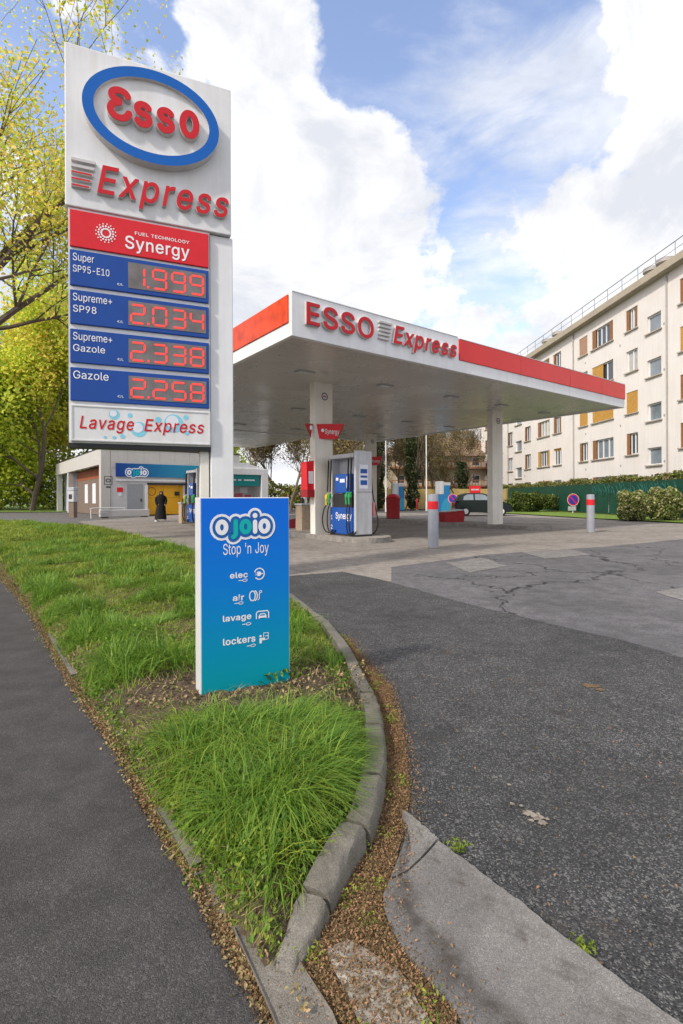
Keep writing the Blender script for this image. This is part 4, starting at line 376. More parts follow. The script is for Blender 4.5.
M['shutter_brown'] = pbr('shutter_brown', (.27, .125, .05), .65, var=.3, vscale=7)
M['shutter_yellow'] = pbr('shutter_yellow', (.50, .27, .055), .65, var=.25, vscale=7)
M['shutter_pink'] = pbr('shutter_pink', (.40, .24, .155), .65, var=.2, vscale=7)
M['rail'] = pbr('rail', (.30, .32, .34), .5, .3, var=.1)
M['vent'] = pbr('vent', (.38, .36, .34), .6, var=.15)
M['wash_wall'] = pbr('wash_wall', (.50, .48, .45), .75, var=.08, vscale=2)
M['wash_low'] = pbr('wash_low', (.50, .49, .50), .7, var=.08, vscale=2)
M['wash_blue'] = pbr('wash_blue', (.43, .46, .53), .7, var=.08, vscale=2)
M['wash_brown'] = pbr('wash_brown', (.19, .14, .11), .7, var=.15)
M['wash_rust'] = pbr('wash_rust', (.30, .09, .04), .7, var=.15)
M['wash_yellow'] = pbr('wash_yellow', (.78, .40, .015), .5, var=.08)
M['door_grey'] = pbr('door_grey', (.27, .29, .31), .5, var=.06)
M['soil'] = pbr('soil', (.10, .072, .05), .95, var=.6, vscale=14, bump=1.0, bscale=45)
M['bark'] = pbr('bark', (.13, .10, .075), .9, var=.4, vscale=9, bump=.7, bscale=25)
M['bark_pale'] = pbr('bark_pale', (.22, .18, .12), .9, var=.35, vscale=7, bump=.4, bscale=25)
M['leaf_yellow'] = pbr('leaf_yellow', (.80, .66, .14), .55, var=0, island=.25, trans=.55)
M['leaf_lime'] = pbr('leaf_lime', (.62, .70, .09), .55, var=0, island=.3, trans=.55)
M['leaf_gold'] = pbr('leaf_gold', (.74, .64, .16), .6, var=0, island=.3, trans=.5)
M['leaf_green'] = pbr('leaf_green', (.30, .38, .05), .55, var=0, island=.45, trans=.35)
M['leaf_bush'] = pbr('leaf_bush', (.13, .185, .03), .5, var=0, island=.5, trans=.3)
M['leaf_dark'] = pbr('leaf_dark', (.035, .055, .015), .5, var=0, island=.5, trans=.2)
M['leaf_pale'] = pbr('leaf_pale', (.44, .42, .20), .5, var=0, island=.5, trans=.3)
M['leaf_hedge'] = pbr('leaf_hedge', (.24, .19, .075), .6, var=0, island=.5, trans=.3)
M['twig'] = pbr('twig', (.19, .15, .10), .8, var=.3)
M['grass'] = pbr('grass', (.27, .36, .05), .5, var=0, island=.4, trans=.45)
M['grass_deep'] = pbr('grass_deep', (.19, .335, .045), .4, var=0, island=.4, trans=.42)
M['grass_mid'] = pbr('grass_mid', (.13, .24, .026), .45, var=0, island=.4, trans=.35)
M['grass_dry'] = pbr('grass_dry', (.42, .33, .16), .7, var=0, island=.4, trans=.3)
M['debris'] = pbr('debris', (.26, .165, .080), .85, var=0, island=.55, trans=.1)
M['fence_green'] = pbr('fence_green', (.010, .060, .038), .6, var=.25, vscale=1.5)
M['graffiti'] = pbr('graffiti', (.03, .15, .13), .6, var=.3)
M['wood'] = pbr('wood', (.50, .36, .15), .75, var=.18, vscale=1.5)
M['car_paint'] = pbr('car_paint', (.008, .016, .013), .3, .0, var=.05, coat=.25)
M['swirl'] = pbr('swirl', (.03, .26, .42), .45, var=.1)
M['brand_blue'] = pbr('brand_blue', (.02, .16, .36), .4, var=.1)
M['sign_blue'] = pbr('sign_blue', (.035, .055, .42), .4, var=.08)
M['house'] = pbr('house', (.50, .42, .31), .85, var=.12, vscale=.5)
M['house_trim'] = pbr('house_trim', (.33, .15, .085), .8, var=.15)
M['tile'] = pbr('tile', (.24, .16, .11), .85, var=.3, vscale=2)
M['far_white'] = pbr('far_white', (.6, .6, .62), .8, var=.06)
M['skin'] = pbr('skin', (.45, .27, .19), .5, var=.05)
M['robe'] = pbr('robe', (.008, .008, .009), .75, var=.2)
M['hair'] = pbr('hair', (.010, .008, .007), .5, var=.2)
M['lamp_lens'] = pbr('lamp_lens', (.6, .6, .58), .2, var=.05)
M['poster'] = pbr('poster', (.70, .72, .78), .5, var=.05)
M['pink'] = pbr('pink', (.6, .10, .17), .5, var=.1)

def panel_grad():          # printed panel: royal blue at the top passing to teal at the foot
    m = bpy.data.materials.new('totem_print'); m.use_nodes = True; t = m.node_tree; b = t.nodes['Principled BSDF']
    b.inputs['Roughness'].default_value = .38; b.inputs['Specular IOR Level'].default_value = .25
    tcn = N(t, 'ShaderNodeTexCoord'); sp = N(t, 'ShaderNodeSeparateXYZ'); t.links.new(tcn.outputs['Object'], sp.inputs[0])
    mr = N(t, 'ShaderNodeMapRange'); t.links.new(sp.outputs['Z'], mr.inputs[0]); mr.inputs[1].default_value = .1; mr.inputs[2].default_value = 1.15
    r = N(t, 'ShaderNodeValToRGB'); t.links.new(mr.outputs[0], r.inputs[0]); e = r.color_ramp.elements
    e[0].position = 0; e[0].color = (.0, .30, .36, 1); e[1].position = 1; e[1].color = (.0, .135, .68, 1)
    n = e.new(.25); n.color = (.0, .26, .46, 1); n = e.new(.6); n.color = (.0, .185, .63, 1)
    t.links.new(r.outputs[0], b.inputs['Base Color']); return m
M['totem_print'] = panel_grad()

def band_grad():
    m = bpy.data.materials.new('band_print'); m.use_nodes = True; t = m.node_tree; b = t.nodes['Principled BSDF']; b.inputs['Roughness'].default_value = .4
    tcn = N(t, 'ShaderNodeTexCoord'); sp = N(t, 'ShaderNodeSeparateXYZ'); t.links.new(tcn.outputs['Object'], sp.inputs[0])
    mr = N(t, 'ShaderNodeMapRange'); t.links.new(sp.outputs['X'], mr.inputs[0]); mr.inputs[1].default_value = 1; mr.inputs[2].default_value = 9
    r = N(t, 'ShaderNodeValToRGB'); t.links.new(mr.outputs[0], r.inputs[0]); e = r.color_ramp.elements
    e[0].color = (.0, .04, .26, 1); e[1].color = (.0, .34, .45, 1)
    t.links.new(r.outputs[0], b.inputs['Base Color']); return m
M['band_print'] = band_grad()

def ground_mat(name, base, speck, dark, stain, agg=230.0, rough=.9, bump=.6, cracks=0.0, joints=None, big=.35, warm=None, dirt=None):
    m = bpy.data.materials.new(name); m.use_nodes = True; t = m.node_tree; b = t.nodes['Principled BSDF']
    b.inputs['Specular IOR Level'].default_value = .35
    ge = N(t, 'ShaderNodeNewGeometry'); P = ge.outputs['Position']
    def mix(a, bb, fac, bt='MIX'):
        n = N(t, 'ShaderNodeMix'); n.data_type = 'RGBA'; n.blend_type = bt
        for i, v in ((0, fac), (6, a), (7, bb)):
            if isinstance(v, (int, float)): n.inputs[i].default_value = v
            elif isinstance(v, tuple): n.inputs[i].default_value = v + (1,)
            else: t.links.new(v, n.inputs[i])
        return n.outputs[2]
    def mrange(v, a, c, o0=0., o1=1.):
        n = N(t, 'ShaderNodeMapRange'); n.interpolation_type = 'SMOOTHSTEP'; t.links.new(v, n.inputs[0])
        n.inputs[1].default_value = a; n.inputs[2].default_value = c; n.inputs[3].default_value = o0; n.inputs[4].default_value = o1; return n.outputs[0]
    vo = N(t, 'ShaderNodeTexVoronoi', Scale=agg); t.links.new(P, vo.inputs['Vector'])
    sep = N(t, 'ShaderNodeSeparateColor'); t.links.new(vo.outputs['Color'], sep.inputs[0])
    vo2 = N(t, 'ShaderNodeTexVoronoi', Scale=agg * .42); t.links.new(P, vo2.inputs['Vector'])
    sep2 = N(t, 'ShaderNodeSeparateColor'); t.links.new(vo2.outputs['Color'], sep2.inputs[0])
    c = mix(dark, base, mrange(sep.outputs[0], .0, .6))
    c = mix(c, speck, mrange(sep.outputs[1], .72, .98, 0, .85))
    c = mix(c, speck, mrange(sep2.outputs[1], .9, .99, 0, .6))
    nz = N(t, 'ShaderNodeTexNoise', Scale=.55, Detail=8.0, Roughness=.62); t.links.new(P, nz.inputs['Vector'])
    c = mix(c, stain, mrange(nz.outputs[0], .42, .68, 0, big))
    nz3 = N(t, 'ShaderNodeTexNoise', Scale=5.0, Detail=7.0, Roughness=.65); t.links.new(P, nz3.inputs['Vector'])
    c = mix(c, (0.5, 0.5, 0.5), 1.0, 'MIX') if False else c
    g = mrange(nz3.outputs[0], .3, .7, .78, 1.18)
    cm = N(t, 'ShaderNodeCombineColor'); [t.links.new(g, cm.inputs[i]) for i in range(3)]
    c = mix(c, cm.outputs[0], 1.0, 'MULTIPLY')
    if warm:
        nz4 = N(t, 'ShaderNodeTexNoise', Scale=2.2, Detail=9.0, Roughness=.7); t.links.new(P, nz4.inputs['Vector'])
        c = mix(c, warm, mrange(nz4.outputs[0], .56, .72, 0, .5))
    if cracks:
        nd = N(t, 'ShaderNodeTexNoise', Scale=1.3, Detail=6.0, Roughness=.6); t.links.new(P, nd.inputs['Vector'])
        ad = N(t, 'ShaderNodeVectorMath'); ad.operation = 'MULTIPLY_ADD'; t.links.new(nd.outputs['Color'], ad.inputs[0]); ad.inputs[1].default_value = (1.5, 1.5, 0); t.links.new(P, ad.inputs[2])
        vc = N(t, 'ShaderNodeTexVoronoi', Scale=.32); vc.feature = 'DISTANCE_TO_EDGE'; t.links.new(ad.outputs[0], vc.inputs['Vector'])
        c = mix(c, (.012, .012, .013), mrange(vc.outputs['Distance'], .003, .008, cracks, 0))
    if joints:
        br = N(t, 'ShaderNodeMapping'); br.inputs['Rotation'].default_value = (0, 0, -R(36.87)); t.links.new(P, br.inputs[0])
        bt = N(t, 'ShaderNodeTexBrick'); bt.offset = 0; bt.inputs['Scale'].default_value = 1; bt.inputs['Brick Width'].default_value = joints; bt.inputs['Row Height'].default_value = joints
        bt.inputs['Mortar Size'].default_value = .012; bt.inputs['Mortar Smooth'].default_value = .3; t.links.new(br.outputs[0], bt.inputs['Vector'])
        c = mix(c, (.05, .045, .04), bt.outputs['Fac'])
    if dirt:
        an = N(t, 'ShaderNodeAttribute'); an.attribute_name = 'dirt'
        nz5 = N(t, 'ShaderNodeTexNoise', Scale=28.0, Detail=8.0, Roughness=.7); t.links.new(P, nz5.inputs['Vector'])
        dm = N(t, 'ShaderNodeMath'); dm.operation = 'MULTIPLY'; t.links.new(an.outputs['Fac'], dm.inputs[0]); t.links.new(mrange(nz5.outputs[0], .32, .62, .25, 1.0), dm.inputs[1])
        c = mix(c, dirt, dm.outputs[0])
    t.links.new(c, b.inputs['Base Color'])
    rr = mrange(nz.outputs[0], .35, .7, rough - .1, rough); t.links.new(rr, b.inputs['Roughness'])
    hh = N(t, 'ShaderNodeMath'); hh.operation = 'SUBTRACT'; hh.inputs[0].default_value = 1; t.links.new(vo.outputs['Distance'], hh.inputs[1])
    nb = N(t, 'ShaderNodeTexNoise', Scale=agg * .5, Detail=4.0); t.links.new(P, nb.inputs['Vector'])
    h2 = N(t, 'ShaderNodeMath'); h2.operation = 'ADD'; t.links.new(hh.outputs[0], h2.inputs[0]); t.links.new(nb.outputs[0], h2.inputs[1])
    bn = N(t, 'ShaderNodeBump', Strength=bump, Distance=.006); t.links.new(h2.outputs[0], bn.inputs['Height']); t.links.new(bn.outputs[0], b.inputs['Normal'])
    return m
M['asphalt_new'] = ground_mat('asphalt_new', (.064, .064, .067), (.25, .245, .235), (.023, .023, .024), (.040, .040, .041), agg=205, bump=1.0, big=.65, warm=(.082, .068, .056))
M['asphalt_old'] = ground_mat('asphalt_old', (.135, .131, .142), (.19, .18, .18), (.073, .070, .072), (.065, .064, .068), agg=110, bump=.5, cracks=.9, big=.6)
M['asphalt_far'] = ground_mat('asphalt_far', (.13, .122, .118), (.2, .19, .18), (.09, .085, .08), (.09, .083, .08), agg=90, bump=.4)
M['pavement'] = ground_mat('pavement', (.056, .0525, .0525), (.105, .10, .096), (.035, .033, .033), (.062, .056, .055), agg=300, bump=.5, big=.5)
M['forecourt'] = ground_mat('forecourt', (.27, .24, .215), (.34, .31, .28), (.2, .18, .16), (.16, .14, .125), agg=70, bump=.3, joints=4.5, big=.6)
M['kerb'] = ground_mat('kerb', (.195, .176, .152), (.26, .24, .21), (.125, .112, .096), (.085, .080, .052), agg=420, bump=.35, big=.75, warm=(.12, .095, .06))
M['slab'] = ground_mat('slab', (.185, .177, .170), (.27, .26, .25), (.13, .124, .118), (.11, .10, .094), agg=380, bump=.34, big=.7, warm=(.13, .11, .085), dirt=(.055, .044, .036))
M['debris_bed'] = ground_mat('debris_bed', (.20, .125, .062), (.36, .26, .14), (.10, .065, .036), (.13, .09, .045), agg=330, bump=1.0)
M['crumbled'] = ground_mat('crumbled', (.30, .275, .24), (.44, .42, .38), (.15, .12, .085), (.17, .12, .07), agg=60, bump=1.0, big=.6)
M['patch'] = ground_mat('patch', (.20, .19, .18), (.3, .29, .28), (.14, .13, .125), (.14, .13, .12), agg=90, bump=.4)
M['lawn'] = ground_mat('lawn', (.15, .24, .03), (.24, .32, .05), (.09, .15, .02), (.11, .17, .025), agg=9, bump=.5)

# ------------------------------------------------------------------ ground, roads, pavement
def sheet(name, pts, z, mat, rag=0.0):
    if rag:
        q = []
        for i in range(len(pts)):
            a = Vector(pts[i]); b2 = Vector(pts[(i + 1) % len(pts)]); n = min(60, max(1, int((b2 - a).length / (rag * 3))))
            for k in range(n):
                p = a.lerp(b2, k / n)
                if k: p += Vector((rng.normal(0, rag * .35), rng.normal(0, rag * .35)))
                q.append((p.x, p.y))
        pts = q
    mb = MB(); tri = tessellate_polygon([[Vector((p[0], p[1], 0)) for p in pts]])
    mb.add([(p[0], p[1], z) for p in pts], [tuple(x) for x in tri])
    o = mb.build(name, mat); tag(o, kind='structure')
    me = o.data; bm = bmesh.new(); bm.from_mesh(me)
    for f in bm.faces:
        if f.normal.z < 0: f.normal_flip()
    bm.to_mesh(me); bm.free()
    return o
sheet('ground', [(-900, -60), (900, -60), (900, 1500), (-900, 1500)], -.03, M['asphalt_far'])
new_edge = [G(290, 576), G(342, 572), G(391, 582), G(463, 603), G(537, 621), G(612, 638), G(683, 658)]
sheet('driveway', [(.30, -2.5), (6.0, -2.5), (4.2, 1.6)] + new_edge[::-1] + [(-1.35, 7.9), (-.85, 6.4), (-.05, 4.4), (.15, 3.0), (.1, 1.9), (.0, 1.3), (.3, .9)], .004, M['asphalt_new'], rag=.05)
old_top = [G(391, 567), G(486, 554.5), G(612, 546), G(683, 539)]
sheet('old_road', [(-3, -3), (60, -3), (60, 21), (13, 15.7)] + old_top[::-1] + [G(391, 582), (-1.0, 7.6), (-1.2, 4)], 0.0, M['asphalt_old'])
sheet('forecourt', [(-4.5, 13.4), (-1.3, 7.6), (.6, 7.0), (14, 14.2), (15.5, 22.4), (13.2, 36), (4, 40), (-12, 40), (-14, 27), (-9, 19.6)], -.004, M['forecourt'])
sheet('pavement', [(-60, -3), (-.2, -3), (.05, 1.0), G(272, 1010), G(225, 935), G(195, 880), G(155, 815), G(115, 745), G(70, 680), G(26, 605), G(-4, 565), (-18.6, 27), (-60, 80)], .002, M['pavement'])
sheet('lawn', [(-110, 52), (-26, 47), (-27, 78), (-30, 110), (-150, 110)], .02, M['lawn'])
sheet('lawn', [(13.35, 28), (15.1, 22.2), (17.6, 14), (20.3, 14), (19, 40), (17, 64), (6, 66), (11.5, 40)], .05, M['lawn'])
sheet('lawn', [(1, 56), (10.5, 50), (9, 58), (1, 64)], .02, M['lawn'])
for q in ([(445, 563), (480, 558), (508, 566), (470, 573)], [(655, 592), (690, 586), (700, 600), (690, 604)], [(520, 552), (570, 549.5), (590, 555), (545, 559)]):
    sheet('road_patch', [G(*p) for p in q], .005, M['patch'], rag=.08)
def blob(px, py, r, mat, z=.009, ax=1.0):
    x, y = G(px, py); n = 14; q = [r * (1 + .35 * math.sin(3 * k + px) * rng.uniform(.2, 1) + rng.normal(0, .12)) for k in range(n)]
    sheet('road_patch', [(x + q[k] * ax * math.cos(6.283 * k / n), y + q[k] * math.sin(6.283 * k / n)) for k in range(n)], z, mat)
for px, py, r_ in ((511, 806, .010), (520, 808, .007), (526, 815, .020), (535, 819, .024), (541, 825, .016), (530, 823, .010), (546, 821, .008), (508, 787, .008)): blob(px, py, r_, M['crumbled'], .009 + .0004 * (px % 7))
blob(590, 687, .035, M['debris_bed'], .009, 1.4); blob(599, 691, .022, M['debris_bed'], .0094, 1.3)
0 and sheet('road_patch', [G(*p) for p in ((586, 683), (595, 685), (603, 692), (596, 694), (589, 690))], .009, M['debris_bed'], rag=.02)

# verge: raised bed of soil
KO = [(-.135, 1.255), (-.09, 1.36), (-.045, 1.45), (.016, 1.606), (.089, 1.756), (.135, 1.945), (.175, 2.15), (.192, 2.34), (.197, 2.6), (.19, 2.8), (.165, 3.0), (.11, 3.4), (.03, 3.95), (-.12, 4.6), (-.32, 5.2), (-.6, 6.0)]   # outer top line of the kerb
verge = [(x - .05, y) for x, y in KO] + [(-.9, 6.6), (-3.33, 11.24), (-6.63, 16.0), (-9.3, 19.7), (-18, 27.0), (-19, 26.6), (-12.2, 17.6), (-6.24, 9.33), (-3.53, 5.79), (-1.77, 3.39), (-1.08, 2.49), (-.69, 1.94), (-.44, 1.61), (-.30, 1.40)]
VA = np.array(verge)
def inside(P, poly):
    x, y = P[:, 0], P[:, 1]; c = np.zeros(len(P), bool); j = len(poly) - 1
    for i in range(len(poly)):
        xi, yi = poly[i]; xj, yj = poly[j]
        cond = ((yi > y) != (yj > y)) & (x < (xj - xi) * (y - yi) / (yj - yi + 1e-12) + xi); c ^= cond; j = i
    return c
def edge_dist(P, poly):
    d = np.full(len(P), 1e9)
    for i in range(len(poly)):
        a = np.array(poly[i]); b = np.array(poly[(i + 1) % len(poly)]); ab = b - a
        t = np.clip(((P - a) @ ab) / (ab @ ab + 1e-12), 0, 1); d = np.minimum(d, np.linalg.norm(P - (a + t[:, None] * ab), axis=1))
    return d
def vz(P):
    return .012 + .093 * np.clip(edge_dist(P, verge) / .22, 0, 1) ** .7 + .018 * np.sin(P[:, 0] * 5.1 + 1) * np.sin(P[:, 1] * 4.3)
def grid_bed(name, x0, x1, y0, y1, st, mat):
    nx = int((x1 - x0) / st) + 1; ny = int((y1 - y0) / st) + 1
    X, Y = np.meshgrid(np.linspace(x0, x1, nx), np.linspace(y0, y1, ny)); P = np.stack([X.ravel(), Y.ravel()], 1)
    ins = inside(P, verge); z = np.where(ins, vz(P) + rng.normal(0, .006, len(P)), -.03)
    idx = np.arange(nx * ny).reshape(ny, nx)
    Q = np.stack([idx[:-1, :-1], idx[:-1, 1:], idx[1:, 1:], idx[1:, :-1]], -1).reshape(-1, 4)
    Q = Q[ins[Q].any(1)]
    used = np.unique(Q); rm = -np.ones(nx * ny, int); rm[used] = np.arange(len(used))
    o = np_mesh(name, np.column_stack([P, z])[used], rm[Q], mat, smooth=True); tag(o, kind='structure'); return o
grid_bed('verge_soil', -2.2, .4, 1.2, 3.6, .02, M['soil'])
grid_bed('verge_soil', -4.5, .4, 3.6, 7.2, .045, M['soil'])
grid_bed('verge_soil', -20, -.6, 7.2, 27.2, .16, M['soil'])

# kerb stones round the verge (each length laid end to end: one kerb)
def kerb_run(name, top, wd, h0, h1, mat, gap=.006, seg=1, z1=None):
    for i in range(len(top) - 1):
        a = Vector(top[i]); b = Vector(top[i + 1]); t = (b - a).normalized(); n = Vector((-t.y, t.x))
        a2 = a + t * gap; b2 = b - t * gap
        mb = MB(); mb.prism([tuple(a2), tuple(b2), tuple(b2 + n * wd), tuple(a2 + n * wd)], h0, h1 + rng.uniform(-.006, .006))
        o = mb.build(name, mat, bevel=.016); tag(o, kind='structure')
def smooth_path(p, n): return [tuple(q) for q in spline([(x, y, 0) for x, y in p], n)]
ks = [q[:2] for q in smooth_path(KO, 6)]
def kerb_strip(name, idx, wd, mat, slip):
    mb = MB(); vs = []; fs = []; rr_ = rng.uniform(-.004, .004)
    for q_, i in enumerate(idx):
        p = Vector(ks[i]); t = (Vector(ks[min(i + 1, len(ks) - 1)]) - Vector(ks[max(i - 1, 0)])).normalized(); n = Vector((t.y, -t.x))
        if q_ == 0: p = p + t * .010
        if q_ == len(idx) - 1: p = p - t * .010
        ww = wd * min(1, .5 + .05 * i); hh = min(1, .34 + .034 * i)
        prof = [(.016, -.05), (.010, .050), (.006, .070), (-.002, .083), (-.012, .088), (-ww * .6, .090), (-ww, .091), (-ww - .01, -.02)]; k = len(prof)
        for o, z in prof:
            q = p + n * (o + slip + rng.normal(0, .0018)); vs.append((q.x, q.y, z * hh + rr_ + rng.normal(0, .0028)))
    m = len(idx)
    for i in range(m - 1):
        for j in range(k - 1): fs.append((i * k + j, (i + 1) * k + j, (i + 1) * k + j + 1, i * k + j + 1))
    fs.append(tuple(range(k))); fs.append(tuple(reversed([(m - 1) * k + j for j in range(k)])))
    mb.add(vs, fs); o = mb.build(name, mat, smooth=True); tag(o, kind='structure')
bnd = [0, 12, 23, 33, 46, 58, 69, 80, 90]
for a, b in zip(bnd[:-1], bnd[1:]):
    if a < len(ks) - 1: kerb_strip('kerb', list(range(a, min(b, len(ks) - 1) + 1)), .080, M['kerb'], rng.uniform(-.004, .004))
# flush kerb stone at the tip, between the pavement and the debris strip
mb = MB(); mb.prism([G(232, 937), G(272, 1030), (-.02, .9), (.08, .9), G(330, 1024), G(268, 928)], -.02, .022); tag(mb.build('kerb', M['kerb'], bevel=.008), kind='structure')
# low edging stones on the pavement side
ed = [(-.33, 1.42), (-.47, 1.62), (-.72, 1.95), (-1.11, 2.5), (-1.8, 3.4), (-2.6, 4.5), (-3.56, 5.79)]
for i in range(len(ed) - 1):
    a = Vector(ed[i]); b = Vector(ed[i + 1]); t = (b - a).normalized(); n = Vector((t.y, -t.x))
    a2 = a + t * .03; b2 = b - t * .02
    if i in (2, 5): continue
    mb = MB(); mb.prism([tuple(a2), tuple(b2), tuple(b2 + n * .05), tuple(a2 + n * .05)][::-1], -.02, .020 + rng.uniform(-.010, .008)); tag(mb.build('kerb', M['kerb'], bevel=.01), kind='structure')
# debris beds either side of the verge
bedR = [G(286, 950), G(305, 985), G(330, 1024), (.0, 1.05), (.26, 1.1), G(452, 1015), G(400, 955), G(383, 918), G(388, 885), G(402, 835), G(409, 800), G(404, 745), G(390, 690), (.17, 3.7), (.05, 4.3), (-.05, 4.4), (.1, 3.6), (.16, 3.0), (.16, 2.4), (.10, 1.9), (.02, 1.7), (-.12, 1.45)]
sheet('litter_bed', bedR, .008, M['debris_bed'], rag=.008)
_pl = smooth_path([(-.10, 1.12), (-.20, 1.24)] + ed + [(-6.3, 9.3), (-9.4, 13.8)], 5); bl = []; br_ = []
for i in range(len(_pl)):
    a = Vector(_pl[max(i - 1, 0)][:2]); b = Vector(_pl[min(i + 1, len(_pl) - 1)][:2]); t = (b - a).normalized(); n = Vector((-t.y, t.x)); p = Vector(_pl[i][:2])
    w_ = .008 + .014 * min(1, i / 8) + .05 * min(1, i / 30) + .014 * math.sin(i * 1.9) + rng.normal(0, .006)
    bl.append(tuple(p + n * w_)); br_.append(tuple(p - n * .05))
bedL = bl + br_[::-1]
sheet('rubble', [G(325, 955), G(345, 945), G(380, 965), G(408, 990), G(430, 1030), (.15, 1.05), (.08, 1.08), G(345, 1000)], .016, M['crumbled'], rag=.015)

# concrete gutter apron: dished slab in two lengths
def apron(Ls, Rs, name='gutter'):
    def fine(P): return [q[:2] for q in spline([(x, y, 0) for x, y in P], 6)]
    Ls = fine(Ls); Rs = fine(Rs); n = 36; vs = []; fs = []; m = len(Ls); st = []
    for i_, (a, b) in enumerate(zip(Ls, Rs)):
        for k in range(n + 1):
            t = k / n; p = Vector(a).lerp(Vector(b), t)
            if k == n: p = p + Vector((rng.normal(0, .0022), rng.normal(0, .0022)))
            z = .008 + .040 * (abs(t - .30) / .70) ** 1.5 + rng.normal(0, .0004)
            vs.append((p.x, p.y, z)); wv = .04 * math.sin(i_ * .35)
            st.append(max(math.exp(-((t - .24 - wv) / .10) ** 2) * .85, .75 * math.exp(-((t - .80) / .10) ** 2) * max(0, math.sin(i_ * .9 + math.sin(k * 1.3))) ** 2))
    for i in range(m - 1):
        for k in range(n): q = i * (n + 1) + k; fs.append((q, q + 1, q + n + 2, q + n + 1))
    L0 = len(vs); ring = [i * (n + 1) for i in range(m)] + [(m - 1) * (n + 1) + k for k in range(1, n + 1)] + [i * (n + 1) + n for i in range(m - 2, -1, -1)] + [k for k in range(n - 1, 0, -1)]
    for i in ring: vs.append((vs[i][0], vs[i][1], -.02)); st.append(.2)
    for j in range(len(ring)): fs.append((ring[j], ring[(j + 1) % len(ring)], L0 + (j + 1) % len(ring), L0 + j))
    mb = MB(); mb.add(vs, fs); o = mb.build(name, M['slab'], smooth=True); tag(o, kind='structure')
    at = o.data.attributes.new('dirt', 'FLOAT', 'POINT'); at.data.foreach_set('value', st)
    bm = bmesh.new(); bm.from_mesh(o.data); bmesh.ops.recalc_face_normals(bm, faces=bm.faces); bm.to_mesh(o.data); bm.free()
Lp = [G(388, 886), G(382, 900), G(383, 916), G(390, 935), G(401, 953), G(425, 985), G(452, 1016), (.30, 1.08), (.40, .9)]
Rp = [G(437, 855), G(464, 875), G(492, 897), G(522, 921), G(557, 950), G(602, 986), G(650, 1024), (.80, 1.06), (.95, .9)]
apron(Lp, Rp)
apron([G(400, 824), G(404, 840), G(398, 860), G(389, 883)], [G(401, 823), G(415, 833), G(430, 846), G(436, 852)])

